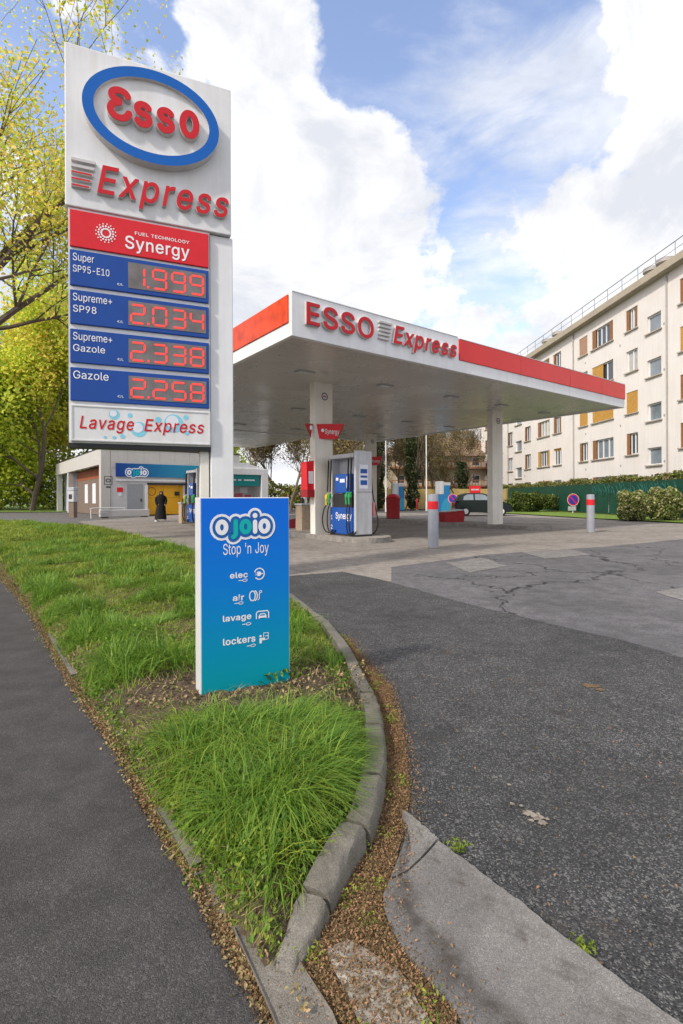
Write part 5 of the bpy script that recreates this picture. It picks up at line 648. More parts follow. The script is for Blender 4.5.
# ------------------------------------------------------------------ price pylon
def pylon():
    L = (-3.485, 6.47); a = math.atan2(.376, .926)
    r = empty('price_sign', (L[0], L[1], 0), a, 'tall white filling station price pylon with red digits beside the grass verge', 'price sign')
    # pole (right leg) and thin left post
    MB().box(1.80, 2.12, .06, .34, .02, 4.92).build('pole', M['pole_white'], r, bevel=.012)
    MB().box(1.66, 1.78, .10, .26, .02, 1.90).build('post', M['column'], r, bevel=.008)
    tb = MB().box(0, 2.09, 0, .36, 4.93, 7.0).build('top_board', M['sign_white'], r, bevel=.012)
    # oval emblem
    cx, cz, rx, rz = 1.055, 6.235, .848, .614
    n = 72
    def ell(k, q=1.0): return (cx + rx * q * math.cos(2 * math.pi * k / n), cz + (rz - rx * (1 - q)) * math.sin(2 * math.pi * k / n))
    ring = MB(); o_ = [ell(k) for k in range(n)]; i_ = [ell(k, .845) for k in range(n)]
    y0, y1 = -.14, -.001
    ring.add([(p[0], y0, p[1]) for p in o_] + [(p[0], y0, p[1]) for p in i_], [(k, (k + 1) % n, n + (k + 1) % n, n + k) for k in range(n)], 0)
    ring.add([(p[0], y0, p[1]) for p in o_] + [(p[0], y1, p[1]) for p in o_], [((k + 1) % n, k, n + k, n + (k + 1) % n) for k in range(n)], 1)
    ring.add([(p[0], y0, p[1]) for p in i_] + [(p[0], y0 + .05, p[1]) for p in i_], [(k, (k + 1) % n, n + (k + 1) % n, n + k) for k in range(n)], 1)
    ring.build('oval_ring', [M['blue_ring'], M['letter_edge']], tb)
    fc = MB(); fc.add([(p[0], y0 + .05, p[1]) for p in i_], [tuple(range(n))]); fc.build('oval_face', M['sign_white'], tb)
    # rounded letters E s s o
    def letters(y, th, grow=0.0):
        m = MB(); wd = .084 + grow
        # E drawn as a reversed rounded three
        e = arc(.645, 6.372, .095, .068, 10, 180, 10) + arc(.645, 6.372, .095, .068, 180, 265, 6)[1:]
        e2 = arc(.645, 6.185, .110, .098, 96, 350, 16)
        m.ribbon(e, wd, y, th); m.ribbon(e2, wd, y - .0004, th)
        def s_(c):
            p = arc(c, 6.275, .070, .062, 25, 270, 14) + arc(c, 6.145, .074, .068, 90, -155, 14)[1:]
            m.ribbon(p, wd, y, th)
        s_(.925); s_(1.205)
        m.ribbon(arc(1.508, 6.235, .088, .150, 0, 360, 28)[:-1], wd, y, th, closed=True)
        return m
    letters(-.175, .008).build('emblem_lettering', M['red_letter'], tb)
    letters(-.1665, .075, .006).build('letter_side', M['letter_edge'], tb)
    # Express line
    m = MB(); text(m, 'Express', .375, 2.045, 5.035, 5.50, y=-.062, bold=.022, shear=.22, depth=.006, spacing=1.06); m.build('express_lettering', M['red_letter'], tb)
    m = MB(); text(m, 'Express', .370, 2.05, 5.030, 5.505, y=-.0555, bold=.034, shear=.22, depth=.053, spacing=1.055); m.build('letter_side', M['letter_edge'], tb)
    m = MB()
    for k in range(5):
        z = 5.16 + k * .082; m.prism([(.075 - 0 * k, z), (.285 + .016 * k, z), (.295 + .016 * k, z + .034), (.075, z + .034)], -.055, -.002, 'y')
    m.build('speed_stripe', M['letter_edge'], tb)
    m = MB()
    for k in range(3): z = 5.16 + k * .082; m.quad(.08, .28 + .016 * k, z + .006, z + .028, -.057)
    m.build('speed_stripe', M['red_letter'], tb)
    # red fuel panel
    def panel(name, z0, z1, mat):
        p = MB().box(.05, 1.775, .0, .30, z0, z1).build(name, mat, r, bevel=.008); return p
    MB().box(.03, 1.79, .03, .27, 1.92, 4.925).build('frame', M['alu'], r)
    rp = panel('fuel_panel', 4.42, 4.89, M['red'])
    m = MB(); text(m, 'Synergy', .70, 1.515, 4.455, 4.675, y=-.004, bold=.012)
    text(m, 'FUEL TECHNOLOGY', .82, 1.515, 4.70, 4.745, y=-.004, bold=.01); m.build('lettering', M['white_print'], rp)
    m = MB()
    for k in range(16):
        a_ = 2 * math.pi * k / 16
        for rr, sz in ((.055, .012), (.088, .0125), (.118, .009)):
            aa = a_ + rr * 9; m.disc(.47 + rr * math.cos(aa), 4.655 + rr * math.sin(aa), sz, sz, -.004 - rr * .001, 8)
    m.build('emblem', M['white_print'], rp)
    SEG = {'0': 'abcdef', '1': 'bc', '2': 'abged', '3': 'abgcd', '4': 'fgbc', '5': 'afgcd', '6': 'afgedc', '7': 'abc', '8': 'abcdefg', '9': 'abcdfg'}
    rows = [(3.925, 4.38, 'Super', 'SP95-E10', '1.999'), (3.435, 3.87, 'Supreme+', 'SP98', '2.034'), (2.94, 3.37, 'Supreme+', 'Gazole', '2.338'), (2.455, 2.88, 'Gazole', None, '2.258')]
    for z0, z1, t1, t2, num in rows:
        p = panel('price_panel', z0, z1, M['blue_panel'])
        m = MB(); ws = {'Super': .245, 'Supreme+': .455, 'Gazole': .41, 'SP95-E10': .425, 'SP98': .27}
        text(m, t1, .085, .085 + ws[t1], z1 - (.165 if 'p' in t1 else .145), z1 - .042, y=-.004, bold=.004)
        if t2: text(m, t2, .085, .085 + (ws[t2] if t2 != 'Gazole' else .37), z1 - .285, z1 - .195, y=-.004, bold=.006)
        text(m, '\u20ac/L', .60, .675, z0 + .07, z0 + .105, y=-.004)
        m.build('lettering', M['white_print'], p)
        zc0 = z0 + .06; zc1 = z1 - .055
        dsp = MB().box(.735, 1.735, -.006, .02, zc0, zc1).build('display', M['display'], p)
        m = MB(); dw = .165; dh = (zc1 - zc0) * .74; zb = zc0 + (zc1 - zc0) * .11; th = .030
        xs = [.77, 1.045, 1.29, 1.53]; digits = num.replace('.', '')
        for x, ch in zip(xs, digits):
            m = MB(); y = -.009; s = SEG[ch]
            if ch == '1': x += 0
            g = .006
            H_ = lambda z: m.prism([(x + g, z), (x + g + th / 2, z - th / 2), (x + dw - g - th / 2, z - th / 2), (x + dw - g, z), (x + dw - g - th / 2, z + th / 2), (x + g + th / 2, z + th / 2)], y, -.0065, 'y')
            V_ = lambda xx, za, zb_: m.prism([(xx, za + g), (xx + th / 2, za + g + th / 2), (xx + th / 2, zb_ - g - th / 2), (xx, zb_ - g), (xx - th / 2, zb_ - g - th / 2), (xx - th / 2, za + g + th / 2)], y, -.0065, 'y')
            zm = zb + dh / 2; zt = zb + dh
            if 'a' in s: H_(zt)
            if 'g' in s: H_(zm)
            if 'd' in s: H_(zb)
            if 'f' in s: V_(x, zm, zt)
            if 'e' in s: V_(x, zb, zm)
            if 'b' in s: V_(x + dw, zm, zt)
            if 'c' in s: V_(x + dw, zb, zm)
            m.build('digit', M['led'], dsp)
        m = MB(); m.box(.968, .998, -.009, -.0065, zb - .012, zb + .02)
        m.build('decimal_point', M['led'], dsp)
    wp = MB().box(.05, 1.79, -.005, .30, 1.935, 2.41).build('wash_panel', M['sign_white'], r, bevel=.01)
    m = MB(); text(m, 'Lavage', .155, .80, 2.055, 2.265, y=-.010, bold=.024, shear=.2, spacing=1.04); text(m, 'Express', .925, 1.70, 2.055, 2.265, y=-.010, bold=.024, shear=.2, spacing=1.04)
    m.build('lettering', M['red_letter'], wp)
    for k, (x, z, q) in enumerate([(.56, 2.30, .065), (1.30, 2.22, .125), (1.46, 2.31, .035), (.86, 2.12, .10), (.75, 2.30, .03), (1.10, 2.26, .04), (.66, 2.02, .03), (.56, 2.0, .022), (1.47, 2.1, .03), (.45, 2.0, .018)]):
        m = MB(); m.disc(x, z, q, q, -.0066 - .0002 * k, 24); bb = m.build('bubble', M['cyan_print'], wp)
        if q > .06: m = MB(); m.disc(x - .15 * q, z + .2 * q, q * .66, q * .66, -.0092 - .0001 * k, 20); m.build('highlight', M['poster'], bb)
    m = MB()
    for x0, x1, z0, z1 in ((.055, 1.785, 2.385, 2.40), (.055, 1.785, 1.945, 1.96), (.055, .075, 1.96, 2.385), (1.765, 1.785, 1.96, 2.385)): m.box(x0, x1, -.014, -.0052, z0, z1)
    m.build('frame', M['alu'], wp)
    m = MB()
    m.box(.03, 1.79, .03, .27, 1.86, 1.918); m.build('tray', M['dark'], r)
pylon()

# ------------------------------------------------------------------ blue totem in the verge
def bubble_word(mb_w, mb_n, mb_l, mb_t, x0, z0, s, y):
    """the rounded five-letter word; s = height of a small letter"""
    st = .30 * s; xs = [0, .82, 1.50, 2.28, 2.98]
    def o_(cx): return arc(cx, z0 + .5 * s, .27 * s, .36 * s, 0, 360, 20)[:-1]
    C = [x0 + (.4 + q) * s for q in (0, .80, 1.56, 2.20, 2.84)]
    def strokes():
        yield ('l', o_(C[0]), True)
        yield ('t', [(C[1] + .1 * s, z0 + .86 * s), (C[1] + .1 * s, z0 + .15 * s)] + arc(C[1] - .10 * s, z0 + .08 * s, .2 * s, .22 * s, 0, -80, 6), False)
        yield ('t', o_(C[2]), True)
        yield ('l', [(C[3], z0 + .16 * s), (C[3], z0 + .80 * s)], False)
        yield ('d', (C[3], z0 + 1.22 * s), None)
        yield ('l', o_(C[4]), True)
    for k, (kind, p, cl) in enumerate(strokes()):
        e = .00015 * k
        if kind == 'd':
            mb_w.disc(p[0], p[1], .50 * s, .50 * s, y - e); mb_n.disc(p[0], p[1], .34 * s, .34 * s, y - .0012 - e); mb_l[-1].disc(p[0], p[1], .17 * s, .17 * s, y - .0024 - e); continue
        mb_w.ribbon(p, st + .70 * s, y - e, closed=cl); mb_n.ribbon(p, st + .38 * s, y - .0012 - e, closed=cl)
        if cl: mb_w.disc((p[0][0] + p[10][0]) / 2, p[0][1], .3 * s, .3 * s, y - e - .00005)
        if cl: mb_n.disc((p[0][0] + p[10][0]) / 2, p[0][1], .2 * s, .2 * s, y - e - .00125)
        q_ = MB(); q_.ribbon(p, st, y - .0024 - e, closed=cl); (mb_t if kind == 't' else mb_l).append(q_)
def bubble_logo(parent, x0, z0, s, y):
    a, b, c, d = MB(), MB(), [], []; bubble_word(a, b, c, d, x0, z0, s, y)
    lg = a.build('logo', M['white_print'], parent); b.build('logo_field', M['navy_print'], parent); [q.build('logo_letter', M['white_print'], parent) for q in c]; [q.build('logo_letter', M['teal_print'], parent) for q in d]
def totem():
    r = empty('info_totem', (-.785, 2.84, 0), math.atan2(.4548, .8906), 'waist high blue and teal service totem standing in bare soil', 'sign')
    MB().box(-.004, .528, .002, .13, .085, 1.205).build('body', M['alu'], r, bevel=.004)
    f_ = MB().box(.004, .522, -.004, .002, .10, 1.20).build('face_panel', M['totem_print'], r)
    MB().box(.03, .49, .025, .11, .0, .085).build('plinth', M['dark'], r)
    y = -.0052
    bubble_logo(f_, .083, .992, .088, y)
    m = MB(); text(m, "Stop 'n Joy", .125, .395, .862, .942, y=y, bold=.004)
    text(m, 'elec', .163, .268, .742, .776, y=y, bold=.040); text(m, 'air', .179, .246, .612, .648, y=y, bold=.040)
    text(m, 'lavage', .122, .288, .490, .535, y=y, bold=.040); text(m, 'lockers', .122, .312, .365, .404, y=y, bold=.040)
    m.build('lettering', M['white_print'], f_)
    m = MB(); lw = .0065
    # elec: ring with a plug
    m.ribbon(arc(.337, .758, .030, .032, 160, -140, 26), lw, y, caps=False); m.prism([(.325, .745), (.342, .745), (.352, .758), (.342, .771), (.325, .771)], y - .0003, y, 'y'); m.box(.352, .36, y - .0003, y, .755, .761)
    m.box(.312, .325, y - .0003, y, .762, .765); m.box(.312, .325, y - .0003, y, .751, .754)
    # air: tyre and hose
    m.ribbon(arc(.295, .632, .017, .028, 0, 360, 24)[:-1], lw, y, closed=True); m.ribbon(arc(.308, .632, .016, .028, 80, -80, 14), lw, y - .0002); m.ribbon([(.328, .606), (.336, .612), (.336, .640), (.342, .648)], .005, y - .0004); m.ribbon(arc(.344, .653, .007, .007, 0, 360, 10)[:-1], .004, y, closed=True)
    # lavage: arch and car
    m.ribbon([(.318, .497), (.318, .528), (.326, .538), (.385, .538), (.393, .528), (.393, .497)], lw, y); m.ribbon([(.334, .497), (.334, .508), (.343, .522), (.368, .522), (.377, .508), (.377, .497)], .006, y - .0002); m.box(.334, .377, y - .0006, y - .0004, .499, .511)
    # lockers: figure and boxes
    m.disc(.343, .392, .007, .007, y); m.prism([(.336, .35), (.35, .35), (.352, .381), (.336, .381)], y - .0003, y, 'y'); m.box(.353, .37, y - .0003, y, .366, .381)
    m.ribbon([(.362, .388), (.362, .408), (.39, .408), (.39, .37), (.374, .37)], .005, y - .0002); m.box(.372, .388, y - .0006, y - .0004, .388, .392)
    # small hands beneath each word
    for x, z in ((.215, .727), (.19, .598), (.235, .473), (.262, .345)):
        m.ribbon([(x, z), (x + .02, z)], .004, y - .0002); m.ribbon(arc(x + .036, z, .014, .007, 0, 360, 12)[:-1], .0035, y - .0003, closed=True)
    m.build('pictogram', M['white_print'], f_)
totem()

# ------------------------------------------------------------------ canopy
CA = math.atan2(.6, .8); C0 = (-1.019, 10.628); ZU = 4.585; ZT = 5.50
def CW(u, v, z=0.0): return (C0[0] + .8 * u - .6 * v, C0[1] + .6 * u + .8 * v, z)
def under_mat():
    m = bpy.data.materials.new('soffit'); m.use_nodes = True; t = m.node_tree; b = t.nodes['Principled BSDF']
    b.inputs['Base Color'].default_value = (.62, .60, .57, 1); b.inputs['Metallic'].default_value = .35
    tcn = N(t, 'ShaderNodeTexCoord'); sp = N(t, 'ShaderNodeSeparateXYZ'); t.links.new(tcn.outputs['Object'], sp.inputs[0])
    fr = N(t, 'ShaderNodeMath'); fr.operation = 'FRACT'; mu = N(t, 'ShaderNodeMath'); mu.operation = 'MULTIPLY'; t.links.new(sp.outputs['Y'], mu.inputs[0]); mu.inputs[1].default_value = 1 / .3; t.links.new(mu.outputs[0], fr.inputs[0])
    lt = N(t, 'ShaderNodeMath'); lt.operation = 'LESS_THAN'; t.links.new(fr.outputs[0], lt.inputs[0]); lt.inputs[1].default_value = .05
    nz = N(t, 'ShaderNodeTexNoise', Scale=.7, Detail=5.0); t.links.new(tcn.outputs['Object'], nz.inputs['Vector'])
    mr = N(t, 'ShaderNodeMapRange'); t.links.new(nz.outputs[0], mr.inputs[0]); mr.inputs[1].default_value = .3; mr.inputs[2].default_value = .7; mr.inputs[3].default_value = .22; mr.inputs[4].default_value = .34
    t.links.new(mr.outputs[0], b.inputs['Roughness'])
    ad = N(t, 'ShaderNodeMath'); ad.operation = 'MULTIPLY_ADD'; t.links.new(lt.outputs[0], ad.inputs[0]); ad.inputs[1].default_value = -.25; t.links.new(nz.outputs[0], ad.inputs[2])
    bn = N(t, 'ShaderNodeBump', Strength=.10, Distance=.02); t.links.new(ad.outputs[0], bn.inputs['Height']); t.links.new(bn.outputs[0], b.inputs['Normal'])
    mm = N(t, 'ShaderNodeMix'); mm.data_type = 'RGBA'; t.links.new(lt.outputs[0], mm.inputs[0]); mm.inputs[6].default_value = (.64, .62, .58, 1); mm.inputs[7].default_value = (.48, .46, .43, 1); t.links.new(mm.outputs[2], b.inputs['Base Color'])
    return m
M['soffit'] = under_mat()
def canopy():
    r = empty('canopy', CW(0, 0), CA, 'large white and red filling station canopy on white columns', 'canopy')
    Wd, Dp = 14.8, 14.6
    # flat deck, L-shaped, with an arm reaching back to the left
    m = MB(); m.prism([(.05, .05), (Wd - .05, .05), (Wd - .05, Dp - .05), (Wd - 4.2, Dp - .05), (Wd - 4.2, Dp + 7.6), (.8, Dp + 7.6), (.8, Dp - .05), (.05, Dp - .05)], ZU + .03, ZU + .30)
    m.build('soffit', M['soffit'], r)
    sp = MB(); sp.prism([(.06, .06), (Wd - .06, .06), (Wd - .06, Dp - .06), (Wd - 4.21, Dp - .06), (Wd - 4.21, Dp + 7.5), (.81, Dp + 7.5), (.81, Dp - .06), (.06, Dp - .06)], ZU + .31, ZT - .12); sp.build('deck', M['grey_metal'], r)
    # front fascia: white sign length then red length over a white lower band
    xr = 5.25
    MB().box(0, xr, 0, .12, ZU, ZT).build('sign_fascia', M['fascia_white'], r, bevel=.006)
    MB().box(xr + .004, Wd, .0, .12, ZU, 4.90).build('white_fascia', M['fascia_white'], r, bevel=.006)
    MB().box(xr + .004, Wd, -.03, .10, 4.903, 5.46).build('red_fascia', M['fascia_red'], r, bevel=.004)
    m = MB(); m.box(0.0, .10, .124, Dp, ZU, 4.885); m.build('white_fascia', M['fascia_white'], r, bevel=.006)
    m = MB(); m.box(-.03, .08, .124, Dp, 4.888, 5.47); m.build('red_fascia', M['fascia_red_sunlit'], r, bevel=.004)
    MB().box(Wd - .12, Wd, .124, Dp, ZU, ZT - .02).build('white_fascia', M['fascia_white'], r, bevel=.006)
    MB().box(.10, Wd - .12, Dp - .1, Dp, ZU, ZT - .02).build('white_fascia', M['fascia_white'], r)
    for u in (2.62, 8.05, 10.85, 13.0):
        if u > xr: MB().box(u - .004, u + .004, -.0325, -.0302, 4.905, 5.458).build('panel_joint', M['bin_red'], r); MB().box(u - .004, u + .004, -.003, -.0002, ZU + .002, 4.898).build('panel_joint', M['letter_edge'], r)
        else: MB().box(u - .004, u + .004, -.003, -.0002, ZU + .002, ZT - .002).build('panel_joint', M['letter_edge'], r)
    m = MB(); m.box(.01, 5.2, -.012, .16, ZT + .002, ZT + .02); m.box(xr, Wd, -.035, .16, 5.463, 5.48); m.build('coping', M['alu'], r)
    m = MB(); text(m, 'ESSO', .32, 2.17, 4.86, 5.345, y=-.09, bold=.034, depth=.012, spacing=1.03); m.build('esso_lettering', M['red_letter'], r)
    m = MB(); text(m, 'ESSO', .31, 2.18, 4.85, 5.352, y=-.077, bold=.037, depth=.074, spacing=1.025); m.build('letter_side', M['letter_edge'], r)
    m = MB(); text(m, 'Express', 2.80, 5.08, 4.795, 5.345, y=-.08, bold=.036, shear=.22, depth=.010, spacing=1.05); m.build('express_lettering', M['red_letter'], r)
    m = MB(); text(m, 'Express', 2.79, 5.09, 4.785, 5.352, y=-.069, bold=.040, shear=.22, depth=.066, spacing=1.045); m.build('letter_side', M['letter_edge'], r)
    m = MB()
    for k in range(5): z = 4.94 + k * .095; m.prism([(2.36, z), (2.69 + .02 * k, z), (2.70 + .02 * k, z + .042), (2.36, z + .042)], -.07, -.002, 'y')
    m.build('speed_stripe', M['letter_edge'], r)
    for (u, v) in ((2.815, 3.35), (11.2, 3.35), (2.815, 11.9), (11.95, 11.9)):
        c = MB().box(u, u + .65, v, v + .26, .0, ZU + .05).build('column', M['column'], r, bevel=.01)
        k = MB(); k.disc(u + .36, ZU - .37, .115, .115, v - .004); k.build('height_disc', M['dark'], c)
        k = MB(); k.disc(u + .36, ZU - .37, .085, .085, v - .006); k.build('height_disc', M['sign_white'], c)
        k = MB(); k.disc(u + .33, ZU - .37, .03, .03, v - .008, 12); k.box(u + .345, u + .42, v - .008, v - .007, ZU - .39, ZU - .35); k.build('height_disc', M['bin_red'], c)
    for u in (1.7, 4.6, 7.6, 10.4, 13.2):
        for v in (2.4, 7.4, 12.4):
            o = MB().box(u, u + .5, v, v + .26, ZU - .004, ZU + .028).build('downlight', M['grey_metal'], r, bevel=.004)
            MB().box(u + .04, u + .46, v + .03, v + .23, ZU - .007, ZU - .0045).build('lens', M['lamp_lens'], o)
canopy()

# red winged boards on the columns
def wing(u, v, label, s=1.0):
    r = empty('wing_board', CW(u, v, 0), CA, label, 'sign', 'red winged boards on the canopy columns')
    zt, zb = 3.42, 2.95
    for sg, y in ((1, -.02), ):
        m = MB(); m.add([(0, -.02, zb), (.50, -.16, zb), (.72, -.24, zt), (-.10, -.02, zt - .05)] + [(0, .02, zb), (.50, -.12, zb), (.72, -.20, zt), (-.10, .02, zt - .05)],
                        [(0, 1, 2, 3), (7, 6, 5, 4), (0, 4, 5, 1), (1, 5, 6, 2), (2, 6, 7, 3), (3, 7, 4, 0)]); w_ = m.build('board', M['red'], r)
        m = MB(); m.add([(.502, -.16, zb), (.74, .10, zb + .05), (1.02, .16, zt - .06), (.724, -.24, zt)] + [(.502, -.12, zb), (.72, .13, zb + .05), (1.0, .2, zt - .06), (.72, -.2, zt)],
                        [(0, 1, 2, 3), (7, 6, 5, 4), (0, 4, 5, 1), (1, 5, 6, 2), (2, 6, 7, 3), (3, 7, 4, 0)]); m.build('board', M['bin_red'], r)
    m = MB(); text(m, 'Synergy', .13, .56, zb + .10, zb + .29, y=0, bold=.03)
    m.disc(.06, zb + .24, .05, .05, 0, 12)
    m.v = [(x, -.045 - .28 * max(0, x) - .07 * ((z - zb)), z) for x, y, z in m.v]
    m.build('lettering', M['white_print'], r)
    m = MB(); m.add([(-.30, .02, zb), (-.46, .12, zt - .05), (-.22, .02, zt - .05)] + [(-.28, .06, zb), (-.42, .16, zt - .05), (-.2, .06, zt - .05)], [(0, 2, 1), (3, 4, 5), (0, 1, 4, 3), (1, 2, 5, 4), (2, 0, 3, 5)]); m.v = [(x, y, z) for x, y, z in m.v]; m.build('board', M['bin_red'], r)
    m = MB(); m.disc(0, 0, .05, .07, 0, 12); m.v = [(-.335 - .02, .035, zb + .30) if False else (x * .6 - .30, .004 - x * .5, z + zb + .30) for x, y, z in m.v]; m.build('emblem', M['white_print'], r)
wing(2.98, 3.34, 'red winged board on the canopy column nearest the front left corner')
wing(2.98, 11.88, 'red winged board on the back left canopy column behind the pylon')
wing(12.05, 11.88, 'red winged board on the far canopy column behind the fuel pump')

# pump islands
def island(u, v0, v1, wd, label):
    n = 10; rr = wd / 2; pts = [(u + rr + rr * math.cos(math.pi + math.pi * k / n), v0 + rr + rr * math.sin(math.pi + math.pi * k / n)) for k in range(n + 1)]
    pts += [(u + wd - rr + rr * math.cos(math.pi * k / n), v1 - rr + rr * math.sin(math.pi * k / n)) for k in range(n + 1)]
    r = empty('pump_island', CW(0, 0), CA, label, 'island', 'concrete pump islands under the canopy')
    MB().prism(pts, -.02, .128).build('kerb_stone', M['concrete'], r, bevel=.015)
    q = [((x - u - rr) * .84 + u + rr, (y - (v0 + v1) / 2) * .985 + (v0 + v1) / 2) for x, y in pts]
    MB().prism(q, .10, .1315).build('paving', M['island'], r)
island(2.75, 1.05, 13.2, 1.35, 'concrete pump island carrying the blue fuel pump')
island(10.95, 1.2, 13.6, 1.35, 'concrete pump island carrying the red bin and red salt box')

# ------------------------------------------------------------------ fuel pumps
def pump(loc, rz, label, near=True):
    r = empty('fuel_pump', loc, rz, label, 'fuel pump', 'fuel pumps on the islands')
    Lx, D, H = 1.22, .56, 2.36
    MB().box(.0, Lx, .0, D, .0, .05).build('base', M['dark'], r)
    lo = MB().box(.0, Lx - .09, .0, D, .05, .80).build('lower_cabinet', M['synergy_blue'], r, bevel=.015)
    m = MB(); text(m, 'Synergy', .28, 1.02, .42, .66, y=-.003, bold=.012); m.build('lettering', M['white_print'], lo)
    m = MB(); text(m, '1', .06, .11, .45, .58, y=-.003, bold=.03); m.build('lettering', M['white_print'], lo); m = MB(); text(m, '2', .05, .12, .17, .30, y=-.003, bold=.03); m.build('lettering', M['white_print'], lo)
    tw = MB().box(Lx - .088, Lx, -.01, D + .01, .05, H).build('side_tower', M['plast_white'], r, bevel=.015)
    m = MB(); m.box(Lx + .001, Lx + .006, .12, D - .14, 1.32, 1.98); m.build('notice', M['poster'], tw)
    m = MB()
    for z0, z1 in ((1.42, 1.55), (1.62, 1.68), (1.74, 1.86)): m.box(Lx + .0065, Lx + .008, .15, D - .17, z0, z1)
    m.build('notice', M['synergy_blue'], tw)
    m = MB(); m.box(Lx + .001, Lx + .004, 0.02, D - .02, 1.22, 1.232); m.build('seam', M['dark'], tw)
    MB().box(.0, .10, .03, D - .03, .80, 2.18).build('upright', M['plast_white'], r, bevel=.01)
    MB().box(-.03, Lx - .09, -.03, D + .03, 2.18, 2.30).build('head_cap', M['plast_white'], r, bevel=.02)
    MB().box(.10, Lx - .09, D / 2 - .02, D / 2 + .02, .80, 2.18).build('divider', M['grey_metal'], r)
    hd = MB().box(.26, .96, -.02, .26, 1.20, 1.74).build('meter_head', M['synergy_blue'], r, bevel=.02)
    m = MB(); m.box(.33, .44, -.026, -.021, 1.56, 1.64); m.box(.52, .74, -.026, -.021, 1.50, 1.60); m.build('readout', M['poster'], hd)
    m = MB(); m.box(.82, .90, -.026, -.021, 1.34, 1.66); m.build('readout', M['sign_white'], hd)
    MB().box(.15, 1.02, .02, .24, .805, 1.19).build('nozzle_bay', M['dark'], r)
    def nozzle(x, y, z, mat, parent):
        q = MB(); q.tube(spline([(x, y, z + .16), (x - .02, y - .05, z + .14), (x - .03, y - .07, z + .02), (x - .03, y - .06, z - .16)], 5), [.022] * 5 + [.03] * 5 + [.028] * 6, 8)
        q.box(x - .07, x + .03, y - .085, y - .02, z + .03, z + .13); q.build('nozzle', mat, parent, smooth=False)
    for x, mt, bow in ((-.03, 'nozzle_yellow', -.16), (.10, 'nozzle_green', -.05), (.92, 'nozzle_green', .05), (1.05, 'nozzle_green', .02)):
        h_ = MB(); h_.tube(spline([(x, -.02, 2.16), (x, -.05, 1.6), (x - .01, -.06, 1.25)], 6), .022, 7); h_.build('hose_riser', M['rubber'], r, smooth=True)
        z = 1.02 if x < .5 else 1.05
        h_ = MB(); h_.tube(spline([(x + .02, -.06, z - .1), (x + bow * .6, -.12, .75), (x + bow, -.14, .42), (x + bow * .6, -.10, .13), (x + .1, -.05, .07), (x + .2, -.02, .15)], 7), .017, 7)
        hh = h_.build('hose', M['rubber'], r, smooth=True)
        nozzle(x + .02, -.04, z, M[mt], hh)
    h_ = MB(); h_.tube(spline([(Lx - .1, D + .04, 1.9), (Lx - .08, D + .10, 1.2), (Lx, D + .16, .7), (Lx + .02, D + .2, .3), (Lx - .1, D + .14, .06), (Lx - .2, D + .03, .1)], 7), .018, 7); hh = h_.build('hose', M['rubber'], r, smooth=True)
    q = MB(); q.box(Lx - .10, Lx - .01, D + .05, D + .15, .55, .95); q.build('nozzle', M['nozzle_pink'], hh, bevel=.02)
    return r
pr = -math.atan2(.8, .6)
pf = G(330, 534.6, .13)
pump((pf[0], pf[1], .13), pr, 'blue and white fuel pump beside the near canopy column')
pl_ = G(193, 523.5, .13); pump((pl_[0] - .5, pl_[1] + .8, .13), pr, 'white capped fuel pump half hidden behind the pylon pole')
pc = CW(11.45, 9.2); 0 and pump((pc[0], pc[1], .13), pr, 'fuel pump on the far island hidden behind the near pump')

# red dispenser box fixed on the near column, grey topped pillar bin below it
def towel_box(u, v):
    r = empty('towel_box', CW(u, v), CA, 'red paper towel dispenser hung on the left of the near column', 'dispenser')
    MB().prism([(-.02, 1.27), (.24, 1.27), (.24, 1.52), (.24, 1.93), (.20, 2.28), (-.02, 2.24)], -.22, .10, 'y').build('case', M['red'], r, bevel=.02)
    MB().box(.03, .19, -.228, -.2205, 1.62, 1.98).build('window', M['poster'], r)
    MB().box(-.05, .27, -.26, .1, 1.22, 1.45).build('tray', M['bin_red'], r, bevel=.015)
towel_box(2.60, 3.62)
def pillar_bin(loc, label, s=1.0, grp='stone pillar bins at the pumps'):
    r = empty('pillar_bin', loc, CA, label, 'bin', grp)
    MB().box(-.2, .2, -.2, .2, .0, .95).build('body', M['bin_stone'], r, bevel=.02)
    MB().box(-.23, .23, -.23, .23, .95, 1.02).build('lid', M['grey_metal'], r, bevel=.02)
    MB().cyl((-.05, 0, 1.02), (-.05, 0, 1.20), .06, .05, 12).build('dispenser', M['dark'], r)
    MB().box(.02, .12, -.05, .08, 1.02, 1.34).build('dispenser', M['sign_white'], r, bevel=.01)
    for k in (-.06, .06): MB().box(k - .004, k + .004, -.203, -.2, .02, .93).build('groove', M['concrete'], r)
    return r
p = G(303.5, 533.6); pillar_bin((p[0], p[1], .0), 'beige stone pillar bin left of the near canopy column')
p = G(184, 523.5); pillar_bin((p[0], p[1], .0), 'beige stone pillar bin beside the pump behind the pylon')

def salt_box(p, label, L=1.0, rz=0.0):
    r = empty('salt_box', (p[0], p[1], p[2]), rz, label, 'box', 'red salt boxes on the islands')
    MB().prism([(-L / 2, .0), (L / 2, .0), (L / 2 + .05, .40), (L / 2, .50), (-L / 2 - .02, .42), (-L / 2 - .05, .34)], -.3, .3, 'y').build('tub', M['bin_red'], r, bevel=.02)
    MB().prism([(-L / 2 - .03, .425), (L / 2 + .01, .505), (L / 2 + .01, .54), (-L / 2 - .03, .46)], -.33, .33, 'y').build('lid', M['plast_white'], r, bevel=.01)
p = G(451.5, 521.8, .13); salt_box((p[0], p[1], .13), 'low red salt box with pale lid beside the grey bollard', .86, R(10))
p = G(291, 531); salt_box((p[0], p[1], 0), 'dark red salt box left of the near column, partly behind the blue totem', .7, CA)

